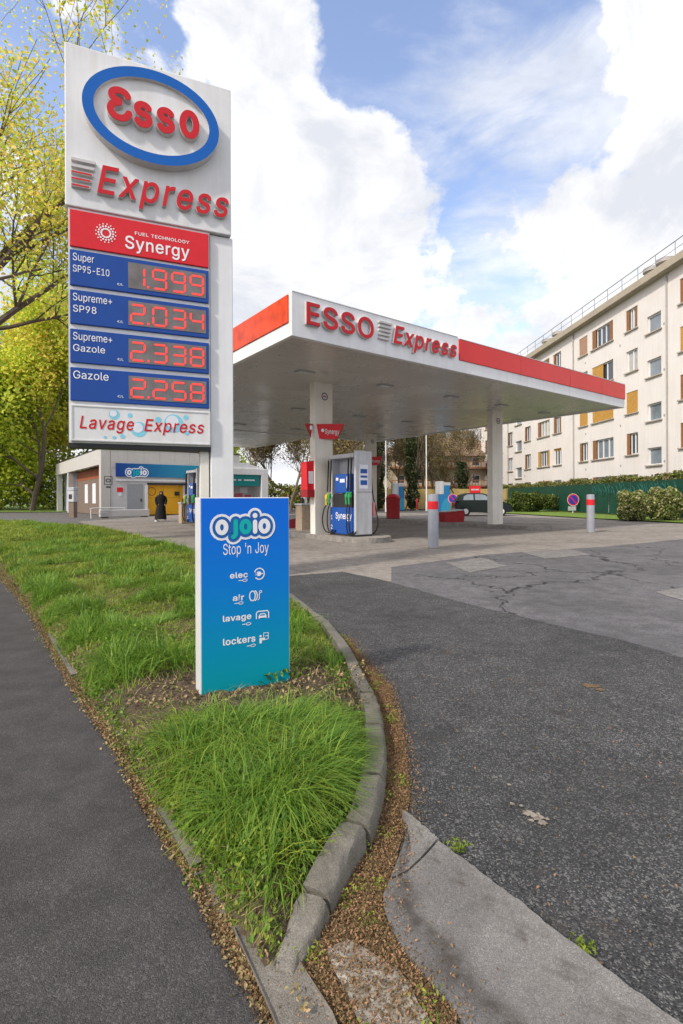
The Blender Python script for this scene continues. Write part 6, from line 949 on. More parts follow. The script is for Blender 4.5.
def round_bin(p, label):
    r = empty('round_bin', p, 0, label, 'bin')
    MB().lathe([(.30, 0), (.34, .03), (.36, .95), (.37, .98), (.37, 1.06), (.33, 1.10)], n=24).build('drum', M['bin_red'], r, smooth=True)
    MB().lathe([(.345, 1.10), (.34, 1.14), (.20, 1.24), (.05, 1.27)], n=24).build('lid', M['red'], r, smooth=True)
p = CW(11.75, 11.0, .13); px = G(393, 518.5, .13); round_bin((px[0], px[1], .13), 'dark red drum bin with domed lid on the far island')

# ------------------------------------------------------------------ bollards
def bollard(p, label, bh=1.28):
    r = empty('bollard', (p[0], p[1], 0), 0, label, 'bollard', 'grey bollards with a red band on the forecourt')
    MB().lathe([(.125, 0), (.125, bh - .03), (.11, bh - .006), (.06, bh)], n=24).build('post', M['bollard_grey'], r, smooth=True)
    MB().lathe([(.1275, bh - .36), (.1275, bh - .17)], n=24).build('band', M['red'], r, smooth=True)
    MB().lathe([(.135, .0), (.135, .02), (.126, .03)], n=24).build('collar', M['concrete'], r, smooth=True)
bollard(G(433, 548), 'grey bollard with red band nearest the fuel pump')
bollard(G(590.5, 532.5), 'grey bollard with red band in front of the green fence')

# ------------------------------------------------------------------ apartment block
def apartment():
    import itertools
    yA = 68.5; th = -math.atan2(1, .0506); org = (20.66 - .0506 * (yA - 31.4), yA)
    r = empty('apartment_block', (org[0], org[1], 0), th, 'long cream apartment block with brown shutters behind the green fence', 'building')
    Lw = 48.0; ZE = 15.25; FL = 2.92; S0 = 1.22
    cols = [(65.5, 67.0, 'n'), (57.6, 59.1, 'n'), (55.1, 56.8, 's'), (52.8, 54.3, 'n'), (48.5, 51.1, 'd'), (46.2, 47.7, 'n'), (41.7, 43.0, 'n'), (38.1, 41.0, 'd'), (35.2, 36.5, 'n'), (32.8, 34.2, 's'), (28.5, 31.1, 'd'), (25.0, 26.4, 'n')]
    ops = []
    for ya, yb, k in cols:
        u0 = yA - yb; u1 = yA - ya
        for fl in range(5):
            z = S0 + FL * fl; hgt = 1.52
            if k == 's': z = S0 + FL * fl - .87 + (0 if fl else 0); hgt = 1.15
            if k == 's' and fl == 0: continue
            ops.append((u0, u1, z, z + hgt, k, fl))
    xs = sorted({0, Lw} | {o[0] for o in ops} | {o[1] for o in ops}); zs = sorted({0, ZE} | {o[2] for o in ops} | {o[3] for o in ops})
    wl = MB(); D = .22
    for a, b in zip(xs[:-1], xs[1:]):
        runs = []
        for c, d in zip(zs[:-1], zs[1:]):
            mx_, mz = (a + b) / 2, (c + d) / 2
            if any(o[0] < mx_ < o[1] and o[2] < mz < o[3] for o in ops): continue
            if runs and abs(runs[-1][1] - c) < 1e-6: runs[-1][1] = d
            else: runs.append([c, d])
        for c, d in runs: wl.quad(a, b, c, d, 0)
    for (u0, u1, z0, z1, k, fl) in ops:
        wl.add([(u0, 0, z0), (u0, D, z0), (u0, D, z1), (u0, 0, z1)], [(0, 1, 2, 3)]); wl.add([(u1, 0, z0), (u1, D, z0), (u1, D, z1), (u1, 0, z1)], [(3, 2, 1, 0)])
        wl.add([(u0, 0, z1), (u1, 0, z1), (u1, D, z1), (u0, D, z1)], [(3, 2, 1, 0)]); wl.add([(u0, 0, z0), (u1, 0, z0), (u1, D, z0), (u0, D, z0)], [(0, 1, 2, 3)])
    wl.add([(0, 0, 0), (0, 11, 0), (0, 11, ZE), (0, 0, ZE)], [(0, 1, 2, 3)][::-1]); wl.add([(Lw, 0, 0), (Lw, 11, 0), (Lw, 11, ZE), (Lw, 0, ZE)], [(0, 1, 2, 3)]); wl.add([(0, 11, 0), (Lw, 11, 0), (Lw, 11, ZE), (0, 11, ZE)], [(0, 1, 2, 3)])
    wl.build('wall', M['render_wall'], r)
    rf = MB().box(-.45, Lw + .45, -.55, 11.5, ZE, ZE + .50).build('roof', M['roof_conc'], r, bevel=.02)
    m = MB(); m.box(-.46, Lw + .46, -.565, -.551, ZE + .02, ZE + .10); m.build('drip_edge', M['sill'], rf)
    m = MB(); n = 27
    for k in range(n + 1): u = -.3 + (Lw + .6) * k / n; m.cyl((u, -.35, ZE + .5), (u, -.35, ZE + 1.45), .028, n=6)
    m.cyl((-.3, -.35, ZE + 1.45), (Lw + .3, -.35, ZE + 1.45), .03, n=6); m.cyl((-.3, -.35, ZE + .98), (Lw + .3, -.35, ZE + .98), .018, n=6); m.build('roof_railing', M['rail'], rf)
    for u, ww in ((33.6, 1.3), (34.9, 1.1), (17.8, 1.3), (20.0, 1.5)):
        c = MB(); c.lathe([(.42, 0), (.42, .75), (.6, .8), (.6, 1.05), (.2, 1.15)], (u, .9, ZE + .5), 14); c.build('vent_cowl', M['vent'], rf, smooth=True)
    m = MB()
    for u in (14.2, 26.5, 36.0, 38.9, 31.3, 8.0):
        for fl in range(5): m.box(u - .06, u + .06, -.03, -.001, S0 + FL * fl - .75, S0 + FL * fl - .62)
    m.build('air_brick', M['vent'], r)
    for u in (24.6, 9.6, 34.9 + 1.4): MB().cyl((u, -.07, .1), (u, -.07, ZE), .05, n=8).build('downpipe', M['vent'], r, smooth=True)
    rr = random.Random(5)
    ci = {round(yA - yb, 3): i for i, (ya, yb, k) in enumerate(cols)}
    def shutter(parent, u0, u1, z0, z1, mat, y=.03, rot=None):
        s = MB(); nb = max(1, int((u1 - u0) / .13)); dx = (u1 - u0) / nb
        for q in range(nb): s.box(u0 + dx * q + .004, u0 + dx * (q + 1) - .004, y, y + .035, z0 + .02, z1 - .02)
        s.box(u0, u1, y + .036, y + .05, z0 + .25, z0 + .33); s.box(u0, u1, y + .036, y + .05, z1 - .33, z1 - .25)
        return s.build('shutter', mat, parent)
    for (u0, u1, z0, z1, k, fl) in ops:
        i = ci[round(u0, 3)]; row = 4 - fl
        typ = {'n': rr.choice(['L', 'L', 'LR', 'P']), 'd': rr.choice(['LR', 'L', 'LR']), 's': 'P'}[k]; shm = M['shutter_brown']
        if i == 8: typ = {0: 'LR', 1: 'P', 2: 'C', 3: 'L', 4: 'P'}[row]; shm = M['shutter_yellow'] if row == 2 else shm
        if i == 7: typ = {0: 'LR', 1: 'H', 2: 'C', 3: 'L', 4: 'L'}[row]; shm = M['shutter_yellow'] if row in (1, 2) else shm
        if i == 6: typ = {0: 'C', 1: 'P', 2: 'C', 3: 'L', 4: 'P'}[row]; shm = M['shutter_pink'] if row == 0 else (M['shutter_yellow'] if row == 2 else shm)
        if i == 10: typ = {0: 'L', 1: 'C', 2: 'L', 3: 'L', 4: 'L'}[row]; shm = M['shutter_yellow'] if row == 1 else shm
        if i == 5 and row == 3: typ = 'T'; shm = M['shutter_yellow']
        if i == 4 and row == 3: typ = 'LR'; shm = M['shutter_yellow']
        a, b = u0 + .01, u1 - .01; sw = .34 if k == 'n' else .52
        fa, fb = a, b
        if typ in ('L', 'LR'): fa = a + sw
        if typ == 'LR': fb = b - sw * .9
        w_ = MB(); fw = .075; y0, y1 = D - .085, D - .005
        w_.box(fa, fb, y0, y1, z0 + .01, z0 + .01 + fw); w_.box(fa, fb, y0, y1, z1 - .01 - fw, z1 - .01)
        w_.box(fa, fa + fw, y0, y1, z0 + .01 + fw, z1 - .01 - fw); w_.box(fb - fw, fb, y0, y1, z0 + .01 + fw, z1 - .01 - fw)
        nm = 0 if k == 's' else (1 if (fb - fa) < 1.4 else 2)
        for q in range(nm): xm = fa + (fb - fa) * (q + 1) / (nm + 1); w_.box(xm - .045, xm + .045, y0 - .006, y1, z0 + .01 + fw, z1 - .01 - fw)
        win = w_.build('window', M['win_white'], r)
        MB().box(a, b, D - .035, D + .02, z0 + .012, z1 - .012).build('pane', (M['curtain_glass'] if rr.random() < .3 else M['glass']) if rr.random() < .75 and k != 's' else M['glass_light'], win)
        MB().box(u0 - .12, u1 + .12, -.13, D - .1, z0 - .075, z0 + .006).build('sill', M['sill'], win)
        if typ in ('L', 'LR'): shutter(win, a, a + sw, z0, z1, shm)
        if typ == 'LR': shutter(win, b - sw * .9, b, z0, z1, shm)
        if typ == 'C': shutter(win, a, b, z0, z1, shm)
        if typ == 'H': shutter(win, a, (a + b) / 2 + .05, z0, z1, shm)
        if typ == 'T':
            s = shutter(win, 0, (b - a), 0, z1 - z0, shm, y=0); s.location = (a, -.02, z1); s.rotation_euler = (R(38), 0, 0)
            s.data.transform(Matrix.Translation((0, 0, -(z1 - z0))))
apartment()

# ------------------------------------------------------------------ car wash building
def wash():
    Wc = (-16.27, 34.56); P = on_plane(Wc, (.8, .6))
    r = empty('car_wash', (Wc[0], Wc[1], 0), CA, 'low grey car wash building with blue sign band and yellow bay', 'building')
    ZR = 4.62; U1 = 10.2; V1 = 20.0
    ub0 = P(148, 500)[0]; ub1 = P(196, 500)[0]; zl = P(148, 485)[1]
    m = MB()   # front wall with the bay opening
    m.box(.62, ub0, .0, .3, 0, ZR - 1.25); m.box(ub1, U1, .0, .3, 0, ZR - 1.25); m.box(ub0, ub1, .0, .3, zl, ZR - 1.25); m.build('front_wall', M['wash_low'], r)
    hd = MB(); hd.box(.62, U1, -.02, .3, ZR - 1.248, ZR)
    hd.build('header', M['wash_wall'], r)
    for k in range(1, 9): MB().box(.62 + k * 1.1, .635 + k * 1.1, -.026, -.0205, ZR - .8, ZR - .02).build('seam', M['door_grey'], r)
    MB().box(-.02, U1 + .02, -.05, V1, ZR + .002, ZR + .08).build('roof', M['dark'], r)
    MB().box(.0, .60, -.02, .55, 0, ZR).build('corner_pillar', M['wash_wall'], r, bevel=.01)
    # long side with pillars and recess
    MB().box(.0, .35, .552, V1 - .1, 3.55, ZR).build('side_fascia', M['wash_wall'], r)
    for v in (12.9, 19.0): MB().box(.02, .45, v, v + .55, 0, 3.548).build('side_pillar', M['wash_wall'], r)
    MB().box(.75, .95, .56, 12.9, .0, 3.6).build('recess_wall', M['wash_brown'], r)
    MB().box(.735, .748, .6, 12.85, 2.75, 3.54).build('rust_panel', M['wash_rust'], r)
    MB().box(.75, .95, 13.5, 19.8, .0, 3.6).build('recess_wall', M['wash_blue'], r)
    MB().box(.46, .748, 12.91, 13.4, 0, 3.54).build('recess_wall', M['wash_blue'], r)
    m = MB()
    for v in (5.3, 8.3): m.box(.72, .747, v, v + 1.2, .85, 2.4)
    m.build('window', M['poster'], r)
    MB().box(3.0, U1, V1 - .4, V1 - .2, 0, ZR).build('back_wall', M['wash_wall'], r)
    MB().box(U1 - .2, U1 - .002, .3, V1 - .4, 0, ZR - .01).build('end_wall', M['wash_wall'], r)
    # band
    u0, zt = P(115.7, 463); zb = P(115.7, 476.5)[1]
    bnd_ = MB().box(u0, U1 - .1, -.10, -.021, zb, zt).build('sign_band', M['band_print'], r)
    ua, za = P(127.5, 475.3); ub, _ = P(149, 470)
    bubble_logo(bnd_, ua - .05, za + .02, (ub - ua) / 4.0, -.105)
    MB().box(u0, U1 - .1, -.06, -.021, zb - .30, zb - .16).build('light_strip', M['sign_white'], r)
    # door, bay
    d0 = P(127, 500)[0]; d1 = P(143, 500)[0]; dz = P(127, 484)[1]
    dr = MB().box(d0, d1, -.03, -.001, .03, dz).build('door', M['door_grey'], r, bevel=.01)
    MB().box(d1 - .18, d1 - .10, -.06, -.031, 1.0, 1.2).build('handle', M['dark'], dr)
    MB().box(ub0 + .002, ub1 - .002, .301, .42, .05, zl).build('bay_panel', M['wash_yellow'], r)
    m = MB(); W_ = (ub1 - ub0) / 3
    for k in (1, 2): m.box(ub0 + W_ * k - .01, ub0 + W_ * k + .01, .292, .3008, .05, zl)
    m.box(ub0, ub1, .292, .3006, 1.25, 1.265); m.build('seam', M['wash_rust'], r)
    MB().box(ub0 - .05, ub1 + .05, -.02, -.001, zl, zl + .16).build('lintel', M['dark'], r)
    MB().box(ub0 - .22, ub0 - .02, -.03, -.001, .0, zl).build('jamb', M['sign_white'], r)
    m = MB(); m.ribbon(arc(ub0 + .35, 1.72, .28, .28, 0, 360, 20)[:-1], .05, .296, closed=True); m.build('emblem', M['wash_rust'], r)
    m = MB(); m.box(ub0 + 2.0, ub0 + 2.35, .20, .3004, 1.42, 1.72); m.build('meter_box', M['dark'], r, bevel=.02)
    MB().box(ub0 + 2.62, ub0 + 3.1, .22, .2998, .5, 2.35).build('price_board', M['poster'], r)
    # notices
    s0, sz = P(104.5, 484.5); s1, sz1 = P(112, 476.5)
    nb_ = MB(); nb_.ribbon([(s0, sz), (s1, sz), (s1, sz1), (s0, sz1)], .05, -.026, closed=True); nb_.ribbon(arc((s0 + s1) / 2, (sz + sz1) / 2, .14, .10, 0, 360, 14)[:-1], .06, -.0262, closed=True); nb_.box(s0 + .1, s1 - .1, -.026, -.0205, sz - .22, sz - .12); nb_.build('pictogram', M['dark'], r)
    s0, sz = P(117, 492); s1, sz1 = P(123, 487.5)
    MB().box(s0, s1, -.02, -.001, sz, sz1).build('notice', M['red'], r); MB().box(s0 + .1, s1 - .1, -.02, -.001, sz - .28, sz - .04).build('notice', M['poster'], r)
    return P
WP = wash()
# rail and equipment before the wash
def barrier(p, L, rz):
    r = empty('hoop_barrier', (p[0], p[1], 0), rz, 'low grey hoop barrier in front of the car wash wall', 'barrier')
    m = MB(); m.tube(spline([(0, 0, 0), (0, 0, .5), (.12, 0, .62), (L - .12, 0, .62), (L, 0, .5), (L, 0, 0)], 5), .035, 8); m.build('hoop', M['alu'], r, smooth=True)
    m = MB(); m.tube([(.03, 0, .32), (L - .03, 0, .32)], .022, 6); m.build('crossbar', M['alu'], r)
p = G(91, 518.5); barrier(p, 2.0, CA + R(8))
def coin_post(p):
    r = empty('coin_terminal', (p[0], p[1], 0), -R(20), 'white payment terminal on a dark post beside the car wash', 'terminal')
    MB().box(-.2, .2, -.14, .14, 0, 1.0).build('post', M['wash_brown'], r); MB().box(-.27, .27, -.2, .2, 1.0, 1.72).build('case', M['plast_white'], r, bevel=.04); MB().box(-.14, .14, -.21, -.201, 1.2, 1.5).build('screen', M['dark'], r); MB().box(-.29, .29, -.22, .21, 1.72, 1.95).build('hood', M['grey_metal'], r, bevel=.03)
coin_post(G(73, 517.5))
def vac_bin(p):
    r = empty('wheel_stop', (p[0], p[1], 0), CA, 'long white wheel stop beam at the foot of the car wash front', 'wheel stop')
    MB().box(0, 3.0, 0, .35, 0.06, .5).build('beam', M['wash_low'], r, bevel=.03)
    for u in (.3, 2.7): MB().box(u - .2, u + .2, .05, .3, 0, .06).build('foot', M['dark'], r)
p = G(100, 518.2); vac_bin(p)

def kiosk():
    K = CW(3.6, 0); fr = G(280, 500)
    base = Vector((-4.55, 38.0)); o = base - Vector((.8, .6)) * 5.4
    r = empty('wash_kiosk', (o.x, o.y, 0), CA, 'small white framed kiosk with teal sign band behind the pylon pole', 'kiosk')
    H_ = 3.3
    MB().box(3.85, 4.4, 0, 3.0, 0, H_).build('side_wall', M['fascia_white'], r, bevel=.02)
    MB().box(0, .4, 0, 3.0, 0, H_).build('side_wall', M['fascia_white'], r, bevel=.02)
    MB().box(.402, 3.848, 0, 3.0, H_ - .42, H_ - .002).build('roof', M['fascia_white'], r)
    MB().prism([(.2, H_), (4.3, H_), (2.6, H_ + .42), (1.6, H_ + .42)], .1, 2.9, 'y').build('roof_hood', M['fascia_white'], r)
    b = MB().box(.402, 3.70, .10, .2, H_ - 1.22, H_ - .425).build('sign_band', M['teal_sign'], r)
    m = MB()
    for x0, x1 in ((.9, 1.9), (2.05, 2.3), (2.5, 3.35)):
        m.box(x0, x1, .094, .0995, H_ - .86, H_ - .76)
    m.build('marking', M['white_print'], b)
    MB().box(.402, 3.848, 1.2, 1.3, 0, H_ - .422).build('back_wall', M['wash_low'], r)
    MB().box(1.4, 2.1, 1.15, 1.198, 0, 2.0).build('door', M['wash_brown'], r)
    m = MB(); m.box(2.3, 2.9, 1.16, 1.198, 1.25, 1.55); m.box(3.1, 3.6, 1.16, 1.198, 1.2, 1.45); m.build('notice', M['pink'], r)
    m = MB(); m.box(2.7, 3.3, 1.165, 1.198, 1.6, 2.0); m.build('notice', M['poster'], r)
kiosk()

# ------------------------------------------------------------------ person walking past the bay
def person():
    p = G(161, 521.6); r = empty('person', (p[0], p[1], 0), R(20), 'person in a long black robe and white shoes walking past the yellow bay', 'person')
    s = 1.0
    me = bpy.data.meshes.new('body')
    V = [(0, 0, .86), (0, 0, 1.05), (0, 0, 1.26), (0, .01, 1.36), (.01, -.01, 1.46), (.02, -.03, 1.53),
         (-.09, .02, .82), (-.16, .04, .46), (-.24, .10, .09), (-.19, .02, .03),
         (.09, -.02, .82), (.14, -.04, .46), (.20, -.02, .09), (.27, -.08, .03),
         (-.17, .0, 1.27), (-.20, .02, 1.02), (-.12, -.12, .86), (.17, .0, 1.27), (.21, .02, 1.02), (.20, -.12, .83)]
    Ed = [(0, 1), (1, 2), (2, 3), (3, 4), (4, 5), (0, 6), (6, 7), (7, 8), (8, 9), (0, 10), (10, 11), (11, 12), (12, 13), (2, 14), (14, 15), (15, 16), (2, 17), (17, 18), (18, 19)]
    Rd = [.13, .12, .13, .055, .09, .075, .085, .055, .038, .035, .085, .055, .038, .035, .055, .045, .032, .055, .045, .032]
    me.from_pydata(V, Ed, []); o = bpy.data.objects.new('body', me); col.objects.link(o); o.parent = r
    sk = o.modifiers.new('skin', 'SKIN'); ss = o.modifiers.new('sub', 'SUBSURF'); ss.levels = 1; ss.render_levels = 2
    for i, v in enumerate(me.skin_vertices[0].data): v.radius = (Rd[i], Rd[i]); v.use_root = (i == 0)
    me.materials.append(M['skin'])
    rb = MB(); n = 20; vs = []; fs = []
    prof = [(.06, .10), (.30, .36, ), (.27, .30), (.22, .21), (.21, .17), (.215, .155), (.24, .15), (.21, .13), (.09, .09)]
    zz = [.0, .13, .45, .82, 1.0, 1.15, 1.28, 1.35, 1.40]
    for (rx, ry), z in list(zip(prof, zz))[1:]:
        for k in range(n):
            a = 2 * math.pi * k / n; fold = 1 + .07 * math.sin(a * 5) * max(0, (1 - z)); vs.append((rx * fold * math.cos(a) + (-.02 if z < .5 else 0), ry * .75 * fold * math.sin(a), z))
    q = len(prof) - 1
    for i in range(q - 1):
        for k in range(n): a = i * n + k; b = i * n + (k + 1) % n; fs.append((a, b, b + n, a + n))
    fs.append(tuple((q - 1) * n + k for k in range(n)))
    rb.add(vs, fs); rb.build('robe', M['robe'], r, smooth=True)
    for sx in (-1, 1):
        q = MB(); q.tube(spline([(sx * .19, 0, 1.30), (sx * .25, .01, 1.10), (sx * .20, -.10, .90)], 5), [.07] * 5 + [.065] * 5 + [.06], 10); q.build('sleeve', M['robe'], r, smooth=True)
    h = MB(); h.lathe([(.13, -.28), (.135, -.1), (.125, .02), (.10, .09), (.04, .12)], (.01, .03, 1.47), 16, sx=.9, sy=.85); h.build('hair', M['hair'], r, smooth=True)
    for x, y in ((-.21, .03), (.25, -.07)): f = MB(); f.lathe([(.055, 0), (.06, .03), (.05, .07), (.02, .09)], (x, y, .003), 14, sx=1.9, sy=.9); f.build('shoe', M['sign_white'], r, smooth=True)
    r.scale = (1.0, 1.0, 1.0)
person()

# ------------------------------------------------------------------ parked hatchback
def car(p, rz, label):
    r = empty('parked_car', (p[0], p[1], 0), rz, label, 'car')
    L, W_ = 3.62, 1.62
    # side profile stations: x, belt z, half width low, roof z, half width roof
    lowp = [(.02, .42), (.0, .62), (.06, .84), (.30, .98), (1.0, 1.0), (2.3, .98), (2.55, .95), (3.1, .88), (3.5, .74), (3.6, .55), (3.58, .34), (3.5, .24), (.15, .24)]
    body = MB(); n = len(lowp)
    secs = [(-.81, .0), (-.80, .0)]
    def ring(y, inset): return [((x - L / 2) * (1 - inset) + L / 2, y, z - (inset * .5 if z > .6 else -inset * .3)) for x, z in lowp]
    ys = [(-.76, .03), (-.81, .0), (.81, .0), (.76, .03)]
    vs = []; fs = []
    for y, i_ in ys: vs += ring(y, i_)
    for k in range(3):
        for j in range(n): fs.append((k * n + j, k * n + (j + 1) % n, (k + 1) * n + (j + 1) % n, (k + 1) * n + j))
    fs.append(tuple(range(n))[::-1]); fs.append(tuple(3 * n + j for j in range(n)))
    body.add(vs, fs); bm_o = body.build('body', M['car_paint'], r, smooth=True)
    bm = bmesh.new(); bm.from_mesh(bm_o.data); bmesh.ops.recalc_face_normals(bm, faces=bm.faces); bm.to_mesh(bm_o.data); bm.free()
    gh = [(.12, .96), (.42, 1.36), (.75, 1.46), (1.5, 1.49), (1.95, 1.42), (2.62, .955)]
    g = MB(); k = len(gh); vs = [(x, -.74 + .16 * (z - .95) / .5, z) for x, z in gh] + [(x, .74 - .16 * (z - .95) / .5, z) for x, z in gh]
    fs = [(i, i + 1, k + i + 1, k + i) for i in range(k - 1)] + [tuple(range(k))[::-1], tuple(range(k, 2 * k))]
    g.add(vs, fs); g.build('cabin', M['car_paint'], r)
    def yy(z, e=.006): return .74 - .16 * (z - .95) / .5 + e
    for sg in (-1, 1):
        for poly in ([(.52, 1.02), (1.18, 1.02), (1.18, 1.39), (.80, 1.38), (.58, 1.26)], [(1.28, 1.02), (2.36, 1.02), (1.92, 1.34), (1.60, 1.40), (1.28, 1.40)]):
            q = MB(); q.add([(x, sg * yy(z), z) for x, z in poly], [tuple(range(len(poly)))]); q.build('side_window', M['glass_light'], r)
        q = MB(); q.add([(1.22, sg * .813, .4), (1.23, sg * .813, .4), (1.23, sg * .813, .95), (1.22, sg * .813, .95)], [(0, 1, 2, 3)]); q.build('door_seam', M['dark'], r)
        MB().box(1.3, 1.48, sg * .812, sg * .83, .82, .85).build('door_handle', M['car_paint'], r)
        MB().box(2.2, 2.36, sg * .78, sg * .95, .98, 1.10).build('mirror', M['car_paint'], r, bevel=.02)
        for x in (.66, 2.92):
            w0 = MB(); w0.tube([(x, sg * .62, .29), (x, sg * .825, .29)], [.29, .29], 24); wh = w0.build('wheel', M['rubber'], r, smooth=True)
            w1 = MB(); w1.tube([(x, sg * .82, .29), (x, sg * .832, .29)], [.185, .17], 16); w1.build('rim', M['alu'], wh)
        MB().box(3.44, 3.57, sg * .45, sg * .72, .60, .72).build('headlight', M['lamp_lens'], r, bevel=.03)
        MB().box(-.012, .05, sg * .55, sg * .74, .62, .88).build('tail_light', M['bin_red'], r, bevel=.02)
    q = MB(); q.add([(x, sg * (yy(z, -.06)), z + .012) for x, z, sg in ((2.02, 1.385, -1), (2.56, 1.01, -1), (2.56, 1.01, 1), (2.02, 1.385, 1))], [(0, 1, 2, 3)]); q.build('windscreen', M['glass_light'], r)
    q = MB(); q.add([(x, sg * (yy(z, -.08)), z) for x, z, sg in ((.20, 1.08, -1), (.385, 1.33, -1), (.385, 1.33, 1), (.20, 1.08, 1))], [(3, 2, 1, 0)]); q.v = [(x - .012, y, z + .008) for x, y, z in q.v]; q.build('rear_window', M['glass'], r)
    MB().box(3.585, 3.62, -.26, .26, .40, .51).build('number_plate', M['plast_white'], r)
    MB().box(3.50, 3.64, -.76, .76, .26, .40).build('bumper', M['dark'], r, bevel=.04)
p = G(456, 516.0); car((p[0], p[1] + .8, 0), R(-4), 'dark green three door hatchback parked behind the right column')

# ------------------------------------------------------------------ vacuum machines, road signs, lamp posts
def vacuum(p, label):
    r = empty('vacuum_machine', (p[0], p[1], 0), R(4), label, 'vacuum machine', 'blue and white vacuum machines by the wooden fence')
    MB().box(-.55, .55, -.3, .3, 0, 2.35).build('cabinet', M['brand_blue'], r, bevel=.05)
    m = MB(); m.disc(.35, .15, .6, 1.0, -.304, 28); m.v = [(min(x, .54), y, max(z, .05)) for x, y, z in m.v]; m.build('swirl', M['swirl'], r)
    MB().box(-.58, .0, -.33, .33, 1.45, 2.55).build('panel', M['plast_white'], r, bevel=.03)
    MB().box(.003, .58, -.31, .31, 2.20, 2.45).build('hood', M['grey_metal'], r, bevel=.03)
    h = MB(); h.tube(spline([(.5, -.32, 2.0), (.75, -.4, 1.6), (.8, -.45, .7), (.6, -.42, .1)], 6), .05, 8); h.build('hose', M['rubber'], r, smooth=True)
vacuum(G(398, 510.5), 'blue vacuum machine behind the dark red drum bin'); vacuum(G(443, 511.5), 'blue vacuum machine behind the no parking sign and bollard')
def no_parking(p, z, rad, label, tilt=0.0):
    r = empty('no_parking_sign', (p[0], p[1], 0), R(6), label, 'road sign', 'round blue and red no parking signs')
    MB().cyl((0, .03, 0), (0, .03, z + rad * .6), .035, n=8).build('pole', M['alu'], r)
    m = MB(); m.tube([(0, 0, z), (0, -.02, z)], [rad, rad], 28); m.build('disc', M['red'], r)
    m = MB(); m.disc(0, z, rad * .74, rad * .74, -.024, 28); m.build('field', M['sign_blue'], r)
    m = MB(); q = rad * .5; m.ribbon([(-q, z + q), (q, z - q)], rad * .2, -.027, caps=False); m.build('stroke', M['red'], r)
    m = MB(); m.ribbon(arc(0, z, rad * .97, rad * .97, 0, 360, 28)[:-1], rad * .06, -.0235, closed=True); m.build('rim', M['white_print'], r)
    return r
s1 = no_parking((G(443, 512)[0] - .05, 38, 0), 1.2 - .02 * 38 / 8, .36, 'no parking disc standing before the far vacuum machine')
pS = G(573, 512.5); s2 = no_parking((pS[0] * .93, pS[1] * .93), 1.2 - 3.0 * pS[1] * .93 / F * 1.0, .44, 'larger no parking disc with white plate in front of the green fence')
MB().box(-.38, .2, -.03, -.01, .22, .52).build('plate', M['plast_white'], s2, rot=(0, 0, 0))
def lamp_post(p, hgt, label):
    r = empty('lamp_post', (p[0], p[1], 0), 0, label, 'lamp post', 'slim pale lamp posts behind the islands')
    MB().lathe([(.09, 0), (.09, .8), (.06, .85), (.045, hgt)], n=12).build('pole', M['sign_white'], r, smooth=True)
    m = MB(); m.tube(spline([(0, 0, hgt - .05), (.3, 0, hgt + .25), (1.1, 0, hgt + .35)], 6), .035, 8); m.build('arm', M['sign_white'], r, smooth=True)
    MB().box(1.0, 1.6, -.12, .12, hgt + .28, hgt + .38).build('lantern', M['grey_metal'], r, bevel=.03)
lamp_post((G(386, 512)[0], G(386, 512)[1]), 7.5, 'slim pale lamp post left of the drum bin'); lamp_post((G(426.5, 511)[0], G(426.5, 511)[1]), 7.5, 'slim pale lamp post between the two vacuum machines')
def stub(p):
    r = empty('marker_post', (p[0], p[1], 0), 0, 'short dark red marker post before the wooden fence', 'post')
    MB().lathe([(.1, 0), (.1, 1.05), (.06, 1.12)], n=12).build('shaft', M['bin_red'], r, smooth=True); MB().lathe([(.14, 0), (.14, .06), (.1, .08)], n=12).build('foot', M['concrete'], r)
stub(G(417, 510.5))
def board(p):
    r = empty('notice_board', (p[0], p[1], 0), 0, 'red and white notice board standing behind the parked car', 'sign')
    MB().box(-.45, .45, -.06, .0, 1.55, 2.15).build('panel', M['red'], r); MB().box(-.33, .33, -.066, -.061, 1.78, 1.9).build('stripe', M['plast_white'], r)
    for x in (-.35, .35): MB().box(x - .04, x + .04, .001, .07, 0, 2.1).build('leg', M['grey_metal'], r)
board(((475 - CX) / F * 43, 43))

# ------------------------------------------------------------------ fences
def green_fence():
    a = Vector((17.2, 20.0)); b = Vector((16.9, 58.0)); L = (b - a).length; rz = math.atan2(b.y - a.y, b.x - a.x)
    r = empty('green_fence', (a.x, a.y, 0), rz, 'long green mesh screen fence along the foot of the apartment block', 'fence')
    n = 15
    for k in range(n):
        x0 = L * k / n; x1 = L * (k + 1) / n
        q = MB(); nx = 8; nz_ = 4; vs = []; fs = []
        for i in range(nx + 1):
            for j in range(nz_ + 1):
                bulge = .05 * math.sin(math.pi * i / nx) * math.sin(math.pi * j / nz_) * rng.uniform(-.6, 1.2) + rng.normal(0, .008)
                vs.append((x0 + .04 + (x1 - x0 - .08) * i / nx, bulge, .12 + 1.95 * j / nz_ + (.03 * math.sin(i * 1.7 + k) if j == nz_ else 0)))
        for i in range(nx):
            for j in range(nz_): o = i * (nz_ + 1) + j; fs.append((o, o + 1, o + nz_ + 2, o + nz_ + 1))
        q.add(vs, fs); q.build('screen', M['fence_green'], r, smooth=True)
    for k in range(n + 1):
        x = L * k / n; MB().cyl((x, -.02, 0), (x, -.02, 2.15), .03, n=8).build('post', M['dark'], r)
    rr = random.Random(3); g = MB()
    for k in range(44):
        x = 6.0 + 4.0 * k / 44 * 2.2; z = 1.55 + rr.uniform(-.1, .25)
        p0 = (x, z - .25); g.ribbon([(x, z - .25), (x + rr.uniform(-.1, .15), z), (x + rr.uniform(.0, .25), z + rr.uniform(.1, .3))], .07, 0)
    g.v = [(x, .075 + .0006 * i_ % .01, z) for i_, (x, y, z) in enumerate(g.v)]
    g.build('graffiti', M['graffiti'], r)
green_fence()
